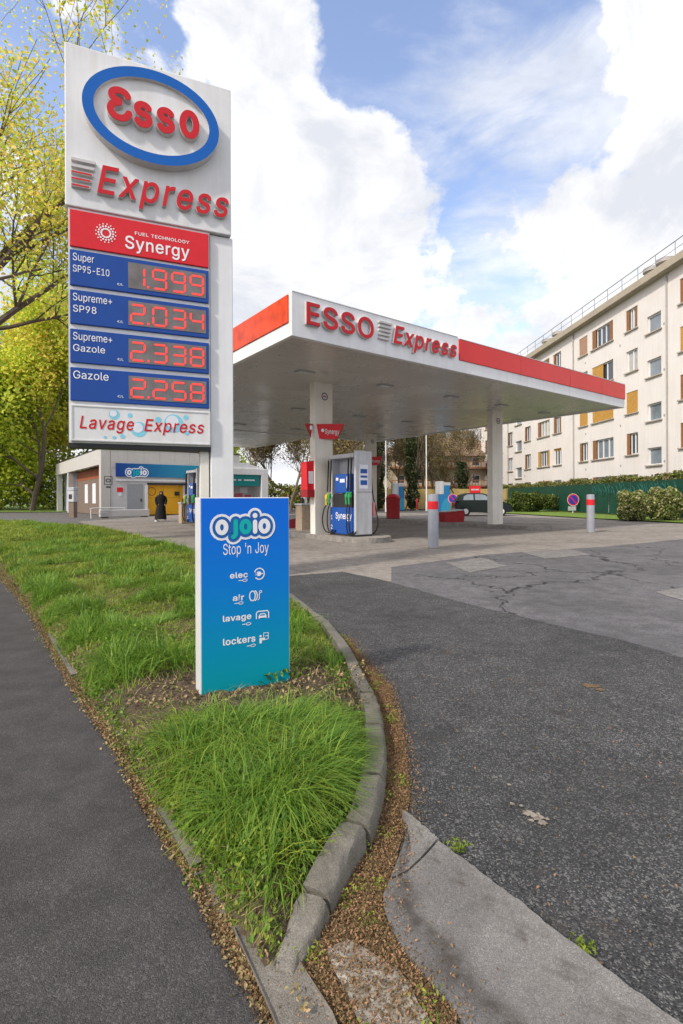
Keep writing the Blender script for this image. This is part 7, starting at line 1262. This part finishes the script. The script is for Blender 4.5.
def wood_fence():
    a = Vector((3.7, 50.5)); b = Vector((17.0, 52.0)); L = (b - a).length; rz = math.atan2(b.y - a.y, b.x - a.x)
    r = empty('wood_fence', (a.x, a.y, 0), rz, 'pale wooden board fence behind the vacuum machines', 'fence')
    q = MB(); n = int(L / .2)
    for k in range(n): q.box(k * .2 + .004, k * .2 + .196, 0, .03, .05, 2.05 + rng.uniform(-.012, .012))
    q.build('boards', M['wood'], r)
    for k in range(8): MB().box(L * k / 7 - .06, L * k / 7 + .06, .032, .13, 0, 2.1).build('post', M['wood'], r)
wood_fence()

# ------------------------------------------------------------------ background buildings
def house():
    r = empty('beige_house', (6.0, 66.5, 0), R(4), 'beige house with brown tiled roof and balconies beyond the wooden fence', 'house')
    Wd, H_ = 16.0, 6.6
    MB().box(0, Wd, 0, 9, 0, H_).build('wall', M['house'], r)
    MB().add([(-.5, -.6, H_), (Wd + .5, -.6, H_), (Wd + .5, 9.6, H_), (-.5, 9.6, H_), (3, 4.5, H_ + 2.9), (Wd - 3, 4.5, H_ + 2.9)], [(0, 1, 5, 4), (1, 2, 5), (2, 3, 4, 5), (3, 0, 4), (3, 2, 1, 0)]).build('roof', M['tile'], r)
    for z in (2.5, 4.9):
        MB().box(.4, Wd - .4, -1.1, -.002, z, z + .22).build('balcony', M['house_trim'], r)
        q = MB()
        q.box(.4, Wd - .4, -1.1, -1.05, z + .85, z + .95)
        for k in range(40): x = .4 + (Wd - .8) * k / 39; q.box(x - .03, x + .03, -1.1, -1.05, z + .22, z + .85)
        q.build('railing', M['house_trim'], r)
    for fl, z in enumerate((.6, 3.0, 5.3)):
        for k in range(6):
            x = 1.2 + k * 2.5; w_ = MB().box(x, x + 1.1, -.03, -.001, z, z + 1.15).build('window', M['sign_white'], r); MB().box(x + .1, x + 1.0, -.04, -.031, z + .1, z + 1.05).build('pane', M['glass'], w_)
house()
def far_block():
    r = empty('far_block', (16.5, 92, 0), R(5), 'distant pale tower block beyond the beige house', 'building')
    MB().box(0, 14, 0, 10, 0, 17).build('wall', M['far_white'], r); MB().box(-.2, 14.2, -.2, 10.2, 17.002, 17.4).build('roof', M['roof_conc'], r)
    for fl in range(6):
        for k in range(5): w_ = MB().box(1 + k * 2.6, 2.5 + k * 2.6, -.03, -.001, 1 + fl * 2.7, 2.4 + fl * 2.7).build('window', M['glass'], r)
far_block()

# ------------------------------------------------------------------ vegetation
def leaf_cloud(name, C, size, mat, parent=None, aspect=.75):
    n = len(C); C = np.asarray(C, float)
    nrm = rng.normal(size=(n, 3)); nrm[:, 2] = np.abs(nrm[:, 2]) + .25; nrm /= np.linalg.norm(nrm, axis=1)[:, None]
    t = rng.normal(size=(n, 3)); t -= nrm * (t * nrm).sum(1)[:, None]; t /= np.linalg.norm(t, axis=1)[:, None]
    b = np.cross(nrm, t); s = size * rng.uniform(.55, 1.25, n)[:, None]
    fold = nrm * s * .22
    V = np.empty((n, 6, 3)); V[:, 0] = C - t * s * .5; V[:, 1] = C - t * s * .08 + b * s * aspect * .5 + fold; V[:, 2] = C + t * s * .28 + b * s * aspect * .36 + fold * .7
    V[:, 3] = C + t * s * .6; V[:, 4] = C + t * s * .28 - b * s * aspect * .36 + fold * .7; V[:, 5] = C - t * s * .08 - b * s * aspect * .5 + fold
    base = (np.arange(n) * 6)[:, None]
    Q = np.concatenate([base + np.array([[0, 1, 2, 3]]), base + np.array([[0, 3, 4, 5]])], 0)
    return np_mesh(name, V.reshape(-1, 3), Q, mat, parent)

def branch_tree(rnd, base, hgt, r0, spread, levels=4, nb=(4, 5), lean=(0, 0), first=.32, up=.35, ratio=.62):
    segs = []; tips = []
    def grow(p, d, L, rad, lev):
        n = 5 if lev else 7; pts = [p]; q = p.copy(); dd = d.copy()
        for i in range(n):
            dd = (dd + Vector((rnd.gauss(0, .10), rnd.gauss(0, .10), rnd.gauss(0, .05) + (.04 if lev else 0)))).normalized(); q = q + dd * L / n; pts.append(q.copy())
        rr = [rad * (1 - .55 * i / n) for i in range(n + 1)]; segs.append((pts, rr, lev))
        if lev >= levels: tips.extend(pts[1:]); return
        k = rnd.randint(*nb) if lev else rnd.randint(nb[0] + 1, nb[1] + 3)
        for j in range(k):
            t = rnd.uniform(first if lev == 0 else .25, 1.0); i = min(n, max(1, int(t * n + .5)))
            az = rnd.uniform(0, 2 * math.pi); sp_ = rnd.uniform(.5, 1.1) * spread
            a = dd.cross(Vector((0, 0, 1))); a = a if a.length > .05 else Vector((1, 0, 0)); a.normalize(); c = dd.cross(a)
            nd = (dd * math.cos(sp_) + (a * math.cos(az) + c * math.sin(az)) * math.sin(sp_) + Vector((0, 0, up * .4))).normalized()
            grow(pts[i], nd, L * rnd.uniform(.45, .75) * (ratio / .62), rr[i] * .62, lev + 1)
        if lev: grow(pts[-1], dd, L * .6, rr[-1] * .9, lev + 1)
    grow(Vector(base), Vector((lean[0], lean[1], 1)).normalized(), hgt, r0, 0)
    return segs, tips
def wood_mesh(segs, name, mat, parent, maxlev=9, minr=.006):
    m = MB()
    for pts, rr, lev in segs:
        if lev > maxlev: continue
        m.tube(pts, [max(minr, x) for x in rr], 8 if lev == 0 else (6 if lev == 1 else (4 if lev == 2 else 3)), cap=False)
    return m.build(name, mat, parent, smooth=True)

def tree(name, loc, hgt, rad, seed, label, leafmat, leafsize, nper, group, cat='tree', levels=4, spread=.75, bark='bark', jitter=.35, r0=None, bare=False, up=.35, first=.32, lean=(0, 0), ratio=.62, nb=(4, 5), mats2=None, minr=.006, xlim=None):
    rnd = random.Random(seed); r = empty(name, (loc[0], loc[1], 0), 0, label, cat, group)
    segs, tips = branch_tree(rnd, (0, 0, -.1), hgt, r0 or rad, spread, levels, nb, lean, first, up, ratio)
    if xlim is not None:
        segs = [q for q in segs if max(p.x for p in q[0]) < xlim(max(p.z for p in q[0]))]; tips = [p for p in tips if p.x < xlim(p.z)]
    wood_mesh(segs, 'trunk', M[bark], r, maxlev=1 if not bare else 1, minr=minr)
    wood_mesh([s for s in segs if s[2] > 1], 'branches', M[bark], r, minr=minr)
    if not bare:
        T = np.array([t[:] for t in tips]); reps = np.repeat(T, nper, axis=0); C = reps + rng.normal(0, jitter, reps.shape)
        C = C[C[:, 2] > .8]
        if mats2:
            k = rng.random(len(C)) < .5; leaf_cloud('crown', C[k], leafsize, M[leafmat], r); leaf_cloud('crown', C[~k], leafsize, M[mats2], r)
        else: leaf_cloud('crown', C, leafsize, M[leafmat], r)
    return r
# the near maple whose spring leaves hang into the top left corner
tree('maple_tree', (-10.3, 11.2), 8.4, .30, 21, 'yellow green spring maple spreading over the price pylon from the left', 'leaf_yellow', .085, 11, 'trees', xlim=lambda z: 4.3 + max(0, min(z, 12) - 10.3) * .8, levels=4, spread=.9, jitter=.24, r0=.27, first=.4, nb=(4, 5), ratio=.66, mats2='leaf_lime')
far_t = [(-31.5, 52, 12.0, 'leaf_lime', 'lime green tree with forked dark trunk left of the car wash', 2), (-38, 55, 12.0, 'leaf_yellow', 'yellow leaved tree at the left edge of the lawn', 3), (-36, 66, 14, 'leaf_green', 'mid green tree behind the lime green one', 4),
         (-29, 70, 12.0, 'leaf_lime', 'bright lime tree rising behind the car wash roof', 5), (-50, 75, 14, 'leaf_green', 'darker green tree at the far left behind the yellow one', 6), (-22, 78, 9.5, 'leaf_lime', 'lime tree peeping over the middle of the car wash roof', 8)]
for x, y, h_, lm, lb, sd_ in far_t:
    tree('broadleaf_tree', (x, y), h_, .35, sd_, lb, lm, .38, 8, 'trees beyond the lawn', levels=4, spread=.95, jitter=.8, r0=.28, first=.06, ratio=.60, mats2='leaf_lime', nb=(4, 4), minr=.012)
# understorey behind the lawn
def bush(name, loc, sx, sy, sz, n, lm, size, label, cat, group=None, lm2=None, stems=True):
    r = empty(name, (loc[0], loc[1], loc[2] if len(loc) > 2 else 0), loc[3] if len(loc) > 3 else 0, label, cat, group)
    u = rng.normal(size=(n, 3)); u /= np.linalg.norm(u, axis=1)[:, None]; q = rng.random(n) ** .28
    C = u * q[:, None]
    C = np.sign(C) * np.abs(C) ** .88 * np.array([sx, sy, sz]) ; lump = 1 + .20 * np.sin(C[:, 0] * 4.3 / max(sx, 1) * 2) * np.cos(C[:, 1] * 3.7) + .10 * np.sin(C[:, 2] * 6 + C[:, 0] * 2.5)
    C = C * lump[:, None]; C[:, 2] += sz + .08; C = C[C[:, 2] > .03]
    if lm2: k = rng.random(len(C)) < .55; leaf_cloud('foliage', C[k], size, M[lm], r); leaf_cloud('foliage', C[~k], size, M[lm2], r)
    else: leaf_cloud('foliage', C, size, M[lm], r)
    m = MB()
    for k in range(9): a = rng.uniform(0, 6.28); m.tube([(.1 * math.cos(a), .1 * math.sin(a), 0), (sx * .5 * math.cos(a), sy * .5 * math.sin(a), sz * 1.0), (sx * .65 * math.cos(a), sy * .65 * math.sin(a), sz * 1.5)], [.03, .02, .01], 5)
    m.build('stems', M['bark'], r)
for k, (x, y, q) in enumerate([(-40, 60, 3.2), (-47, 64, 3.6), (-34, 60, 2.8), (-29, 66, 3.2), (-54, 70, 4.0)]):
    bush('shrub', (x, y), q * 1.5, q, q * 1.15, 6500, 'leaf_lime' if k % 2 == 0 else 'leaf_green', .34, ['lime green shrub under the forked tree on the lawn', 'broad green shrub at the far left of the lawn', 'lime shrub left of the car wash side wall', 'green shrub behind the back corner of the car wash', 'tallest lime shrub at the far left edge'][k], 'shrub', 'shrubs behind the lawn', 'leaf_green')
for k, (x, y, q) in enumerate([(-7.5, 50, 1.5), (-3.6, 48, 1.35), (-.2, 50, 1.5), (2.6, 52, 1.3)]):
    bush('shrub', (x, y), q * 1.6, q * .8, q * .9, 2600, 'leaf_hedge', .26, ['brownish shrub behind the white kiosk', 'brownish shrub between the kiosk and the near column', 'brownish shrub behind the near fuel pump', 'brownish shrub left of the drum bin'][k], 'shrub', 'brown shrubs behind the islands', 'leaf_green')
p = G(528, 512); bush('rounded_bush', (p[0], p[1] - .6), 1.95, 1.0, .74, 9000, 'leaf_bush', .13, 'rounded dark green bush between the column and the no parking sign', 'bush', None, 'leaf_dark')
p = G(630, 520.5); bush('variegated_bush', (p[0], p[1] - .5), .85, .7, .70, 6000, 'leaf_pale', .12, 'pale variegated bush nearest the red banded bollard', 'bush', 'variegated bushes by the green fence', 'leaf_bush')
p = G(660, 520.5); bush('variegated_bush', (p[0], p[1] - .6), .80, .7, .78, 6000, 'leaf_pale', .12, 'taller pale variegated bush at the right edge of the grass strip', 'bush', 'variegated bushes by the green fence', 'leaf_bush')
# hedge behind the green fence
def hedge(a, b, h0, h1, wd, n, lm, lm2, label, size=.14):
    a = Vector(a); b = Vector(b); L = (b - a).length; r = empty('hedge', (a.x, a.y, 0), math.atan2(b.y - a.y, b.x - a.x), label, 'hedge')
    x = rng.uniform(0, L, n); y = rng.uniform(-wd / 2, wd / 2, n); top = h1 + .10 * np.sin(x * 1.1) + .06 * np.sin(x * 3.7 + 1); z = h0 + (top - h0) * rng.random(n) ** .55
    C = np.column_stack([x, y, z]); k = rng.random(n) < .55
    leaf_cloud('foliage', C[k], size, M[lm], r); leaf_cloud('foliage', C[~k], size, M[lm2], r)
    m = MB()
    for q in range(int(L / .8)): m.tube([(q * .8 + .4, 0, 0), (q * .8 + .4, .05, h1 * .85)], [.03, .015], 5)
    m.build('stems', M['bark'], r)
hedge((18.0, 20), (17.6, 58), .6, 2.42, .8, 20000, 'leaf_bush', 'leaf_hedge', 'brownish clipped hedge rising behind the green fence', .15)
# bare trees and ivy-clad trunks behind the islands
bare = [(5.0, 55, 5.4, 61, 'bare tree between the two lamp posts'), (8.0, 58, 5.6, 62, 'bare many stemmed tree before the left part of the beige house'), (11.0, 60, 5.8, 63, 'bare tree close to the middle of the beige house'), (14.3, 60, 5.8, 64, 'bare tree before the right end of the beige house'), (-1.2, 47, 5.2, 51, 'bare tree with many twigs left of the near column'), (-3.4, 53, 5.6, 52, 'bare tree far behind the kiosk and pillar bin'), (.6, 55, 5.6, 53, 'bare tree seen over the near fuel pump'), (-8.6, 47, 5.0, 54, 'bare tree behind the left side of the white kiosk'), (-2.6, 42, 4.6, 31, 'bare twiggy tree between the kiosk and the near column'), (-4.6, 46, 5.0, 32, 'bare tree just right of the white kiosk'), (-6.5, 52, 5.5, 33, 'bare tree behind the white kiosk roof'),
        (9.5, 56, 5.5, 34, 'bare forked tree in front of the beige house'), (12.4, 57, 5.5, 35, 'bare tree beside the beige house, above the car'), (6.6, 57, 5.0, 36, 'bare tree left of the far vacuum machine'), (22, 80, 10.5, 37, 'tall bare tree showing above the canopy edge')]
for x, y, h_, sd_, lb in bare:
    tree('bare_tree', (x, y), h_, .2, sd_, lb, 'leaf_hedge', .15, 2, 'bare trees behind the station', levels=4, spread=.65, bark='twig', bare=(y > 70), jitter=.35, r0=.15, nb=(3, 4), first=.3, up=.5, minr=.014)
def ivy(x, y, hgt, seed, label):
    r = tree('ivy_tree', (x, y), hgt * .6, .2, seed, label, None, .1, 1, 'ivy clad trees behind the station', levels=3, spread=.5, bark='bark', bare=True, r0=.2, nb=(3, 3), minr=.014)
    n = 2600; z = rng.uniform(.2, hgt, n); a = rng.uniform(0, 6.283, n); rad = (.35 + .30 * np.sin(z * 1.3) ** 2 + .2 * (z / hgt)) * rng.random(n) ** .4
    leaf_cloud('ivy', np.column_stack([rad * np.cos(a) + .05 * np.sin(z), rad * np.sin(a), z]), .2, M['leaf_dark'], r)
ivy(3.3, 46.5, 6.6, 41, 'ivy clad tree just behind the far column'); ivy(6.6, 47.8, 6.8, 42, 'broad ivy clad tree right of the lamp post'); ivy(13.0, 55, 5.0, 43, 'shorter ivy clad tree above the parked car')

# ------------------------------------------------------------------ grass
CLx = rng.random
def grass_patch(name, xr, yr, dens, lenr, wd, mat, nseg=3, lean=.8, clump=.14, bare_zone=True, edge=.0, keep=None, per=42):
    A = (xr[1] - xr[0]) * (yr[1] - yr[0]); n = int(A * dens)
    P = np.column_stack([rng.uniform(*xr, n), rng.uniform(*yr, n)]); P = P[inside(P, verge)]
    if keep is not None: P = P[keep(P)]
    if bare_zone:
        e = ((P[:, 0] + .52) / .84) ** 2 + ((P[:, 1] - 2.96) / .42) ** 2
        P = P[(e > 1 + rng.normal(0, .25, len(P))) | (rng.random(len(P)) < .035)]
    n = len(P)
    if not n: return
    ncl = max(4, int(n * clump ** 2 * 0 + len(P) / per)); cc = P[rng.integers(0, n, ncl)]
    cl_len = rng.uniform(.55, 1.25, ncl); idx = np.empty(n, int)
    gx = np.round(cc / .3).astype(int)
    # nearest clump by chunks
    for s in range(0, n, 4000):
        d = ((P[s:s + 4000, None, :] - cc[None]) ** 2).sum(2); idx[s:s + 4000] = d.argmin(1)
    off = P - cc[idx]; cdir = rng.normal(0, .55, (ncl, 2))
    hd = off / (np.linalg.norm(off, axis=1)[:, None] + .03) * 1.05 + rng.normal(0, .38, (n, 2)) + np.array([.12, -.12]) + cdir[idx]
    L = rng.uniform(lenr[0], lenr[1], n) * cl_len[idx] * (0.8 + .3 * np.sin(P[:, 0] * 3.1) * np.sin(P[:, 1] * 2.3 + .5))
    eg = edge_dist(P, verge); L = L * np.minimum(1, .5 + eg / .3); hd = hd * np.minimum(1, .30 + eg / .26)[:, None]; ln = lean * rng.uniform(.3, 1.25, n)
    reach = L * ln * .72 * np.linalg.norm(hd, axis=1) + 1e-6; hd = hd * np.minimum(1, (eg + .05 + .04 * rng.random(n)) / reach)[:, None]
    z0 = vz(P) - .01
    side = np.column_stack([-hd[:, 1], hd[:, 0]]); side /= np.linalg.norm(side, axis=1)[:, None] + 1e-6
    ang = rng.uniform(-.7, .7, n); side = np.column_stack([side[:, 0] * np.cos(ang) - side[:, 1] * np.sin(ang), side[:, 0] * np.sin(ang) + side[:, 1] * np.cos(ang)])
    W = wd * rng.uniform(.6, 1.3, n)
    V = np.empty((n, (nseg + 1) * 2, 3))
    for k in range(nseg + 1):
        t = k / nseg; c = np.column_stack([P + hd * (L * ln * t ** 1.7 * .72)[:, None], np.maximum(z0 + L * (t - .62 * np.minimum(ln, 1.25) * t * t), z0 + .01 + .01 * t)])
        w2 = (W * (1 - .88 * t ** 1.5) / 2)[:, None]; s3 = np.column_stack([side, np.zeros(n)])
        V[:, 2 * k] = c - s3 * w2; V[:, 2 * k + 1] = c + s3 * w2
    base = (np.arange(n) * (nseg + 1) * 2)[:, None]
    Q = np.concatenate([base + np.array([[2 * k, 2 * k + 1, 2 * k + 3, 2 * k + 2]]) for k in range(nseg)], 0)
    o = np_mesh(name, V.reshape(-1, 3), Q, mat); tag(o, kind='stuff'); return o
lush = lambda P: np.clip(1.15 - np.hypot((P[:, 0] + .28) / .55, (P[:, 1] - 2.15) / .75), 0, 1)
def tuft(fx, fy, ph, th): return lambda P: np.sin(P[:, 0] * fx + ph) * np.sin(P[:, 1] * fy + ph * 1.7) + .35 * np.sin(P[:, 0] * fx * 2.3) > th
grass_patch('grass', (-1.3, .25), (1.3, 3.0), 15000, (.03, .10), .0042, M['grass'], lean=1.0)
grass_patch('grass', (-1.3, .25), (1.45, 2.85), 8000, (.13, .27), .0058, M['grass_deep'], lean=1.5, per=110, nseg=4, keep=lambda P: (rng.random(len(P)) < lush(P) * 1.2 + .05))
grass_patch('grass', (-1.3, .25), (1.40, 2.85), 4500, (.11, .24), .0052, M['grass'], lean=1.6, per=60, nseg=4, keep=lambda P: (rng.random(len(P)) < lush(P) * 1.2 + .08))
grass_patch('grass', (-1.3, .25), (1.45, 2.85), 4500, (.10, .22), .0058, M['grass_mid'], lean=1.2, per=80, keep=lambda P: (rng.random(len(P)) < lush(P) * 1.2))
grass_patch('grass', (-4.2, .25), (3.0, 6.6), 6500, (.04, .12), .006, M['grass'], lean=1.0)
grass_patch('grass', (-4.2, .25), (3.0, 6.6), 4800, (.15, .32), .0085, M['grass_deep'], lean=1.3, per=90, keep=tuft(4.6, 3.7, 1.2, .25))
grass_patch('grass', (-4.2, .25), (3.0, 6.6), 3200, (.13, .27), .007, M['grass_mid'], lean=1.2, per=90, keep=tuft(5.3, 4.4, 2.9, .45))
grass_patch('grass', (-8.5, -.6), (6.6, 13), 1900, (.07, .17), .011, M['grass'], nseg=2, lean=1.0)
grass_patch('grass', (-8.5, -.6), (6.6, 13), 1400, (.16, .34), .012, M['grass_deep'], nseg=2, lean=1.2, per=70, keep=tuft(2.6, 2.1, .6, .3))
grass_patch('grass', (-8.5, -.6), (6.6, 13), 900, (.14, .30), .012, M['grass_mid'], nseg=2, lean=1.2, per=70, keep=tuft(3.1, 2.4, 2.2, .5))
grass_patch('grass', (-20, -2), (13, 27), 560, (.10, .22), .024, M['grass'], nseg=2)
grass_patch('grass', (-20, -2), (13, 27), 300, (.2, .34), .024, M['grass_deep'], nseg=2, keep=tuft(1.7, 1.3, 1.0, .4))
grass_patch('grass', (-4.2, .25), (1.3, 6.6), 520, (.06, .17), .0045, M['grass_dry'], bare_zone=False, lean=1.3)

# broad leaved weeds and dead straw among the grass
def weed_patch(n, keep, size, mat, reps=30, spread=.03, hz=.05):
    P = np.column_stack([rng.uniform(-3.5, .25, n * 30), rng.uniform(1.3, 6, n * 30)]); P = P[inside(P, verge)]; P = P[keep(P)][:n]
    if not len(P): return
    Q = np.repeat(P, reps, axis=0); Q = Q + rng.normal(0, spread, Q.shape); Q = Q[inside(Q, verge)]
    tag(leaf_cloud('weeds', np.column_stack([Q, vz(Q) + .01 + rng.random(len(Q)) * hz]), size, mat, aspect=.7), kind='stuff')
weed_patch(60, lambda P: P[:, 1] < 1.95, .017, M['grass_mid'], 34, .03, .045)
weed_patch(30, lambda P: P[:, 1] < 1.8, .014, M['grass'], 26, .03, .05)
weed_patch(60, lambda P: edge_dist(P, verge) < .16, .020, M['grass_mid'], 26, .04, .05)
weed_patch(50, lambda P: (P[:, 1] > 3.0) & (np.sin(P[:, 0] * 3.3) * np.sin(P[:, 1] * 2.9) < -.3), .030, M['grass_mid'], 24, .06, .07)
grass_patch('grass', (-3.5, .25), (1.3, 5), 900, (.05, .16), .0042, M['grass_dry'], bare_zone=False, lean=1.5, keep=lambda P: edge_dist(P, verge) < .10)

# ------------------------------------------------------------------ loose litter: dry catkins and leaf crumbs
def litter(name, poly, n, size, mat, z=.012, edge_soft=.03, kind='stuff'):
    PA = np.array(poly); lo = PA.min(0) - .04; hi = PA.max(0) + .04; P = rng.uniform(lo, hi, (n * 6, 2)); ins = inside(P, poly); d = edge_dist(P, poly)
    P = P[ins | (rng.random(len(P)) < np.exp(-d / edge_soft) * .5)][:n]
    C = np.column_stack([P, z + rng.random(len(P)) * .012])
    o = leaf_cloud(name, C, size, mat, aspect=.6); tag(o, kind=kind); return o
near_bed = [p for p in bedR]
litter('leaf_litter', near_bed, 26000, .0078, M['debris']); 
PL = np.array([p[:2] for p in _pl])
def edge_litter(n, size, mat, out, sd_, u0=0.0):
    seg = np.diff(PL, axis=0); sl = np.linalg.norm(seg, axis=1); cum = np.concatenate([[0], np.cumsum(sl)]); u = u0 + rng.random(n) ** 1.7 * (cum[-1] * .72 - u0)
    i = np.clip(np.searchsorted(cum, u) - 1, 0, len(seg) - 1); f = (u - cum[i]) / sl[i]; P = PL[i] + seg[i] * f[:, None]; nn = np.column_stack([-seg[i, 1], seg[i, 0]]) / sl[i][:, None]
    wv = out * (1 + .5 * np.sin(u * 7) + .35 * np.sin(u * 17 + 1)); off = wv + rng.normal(0, 1, n) * sd_ * (.6 + .12 * u)
    P = P + nn * off[:, None]; z = np.where(off < -.03, .035, .006) + rng.random(n) * .012
    tag(leaf_cloud('leaf_litter', np.column_stack([P, z]), size, mat, aspect=.6), kind='stuff')
edge_litter(24000, .0095, M['debris'], .006, .017); edge_litter(9000, .014, M['grass_dry'], .0, .026); edge_litter(6000, .010, M['soil'], .012, .02); edge_litter(5000, .016, M['grass_mid'], -.02, .022, .55)
vb = [(x, y) for x, y in [(-1.15, 2.7), (.1, 2.7), (.15, 3.35), (-1.1, 3.4)]]
litter('leaf_litter', vb, 1300, .014, M['soil'], z=.105); litter('leaf_litter', vb, 700, .022, M['grass_dry'], z=.108)
drive = [(.2, 1.2), (1.0, 1.0), (1.6, 2.2), (.9, 4.2), (.1, 4.2), (.3, 2.2)]
litter('leaf_litter', drive, 500, .010, M['debris'], z=.006)
# little weeds growing in the debris strip
def weeds(poly, n, name):
    PA = np.array(poly); P = rng.uniform(PA.min(0), PA.max(0), (n * 8, 2)); P = P[inside(P, poly)][:n]
    C = np.repeat(P, 26, axis=0) + rng.normal(0, .016, (len(P) * 26, 2)); C = np.column_stack([C, .014 + rng.random(len(C)) * .03])
    o = leaf_cloud(name, C, .011, M['grass'], aspect=.5); tag(o, kind='stuff')
weeds(bedR, 45, 'weeds'); weeds(bedL, 30, 'weeds')
for (px, py) in ((455, 855), (580, 958)):
    x, y = G(px, py); C = np.column_stack([rng.normal(x, .018, 60), rng.normal(y, .014, 60), .012 + rng.random(60) * .03]); tag(leaf_cloud('weeds', C, .018, M['grass'], aspect=.4), kind='stuff')
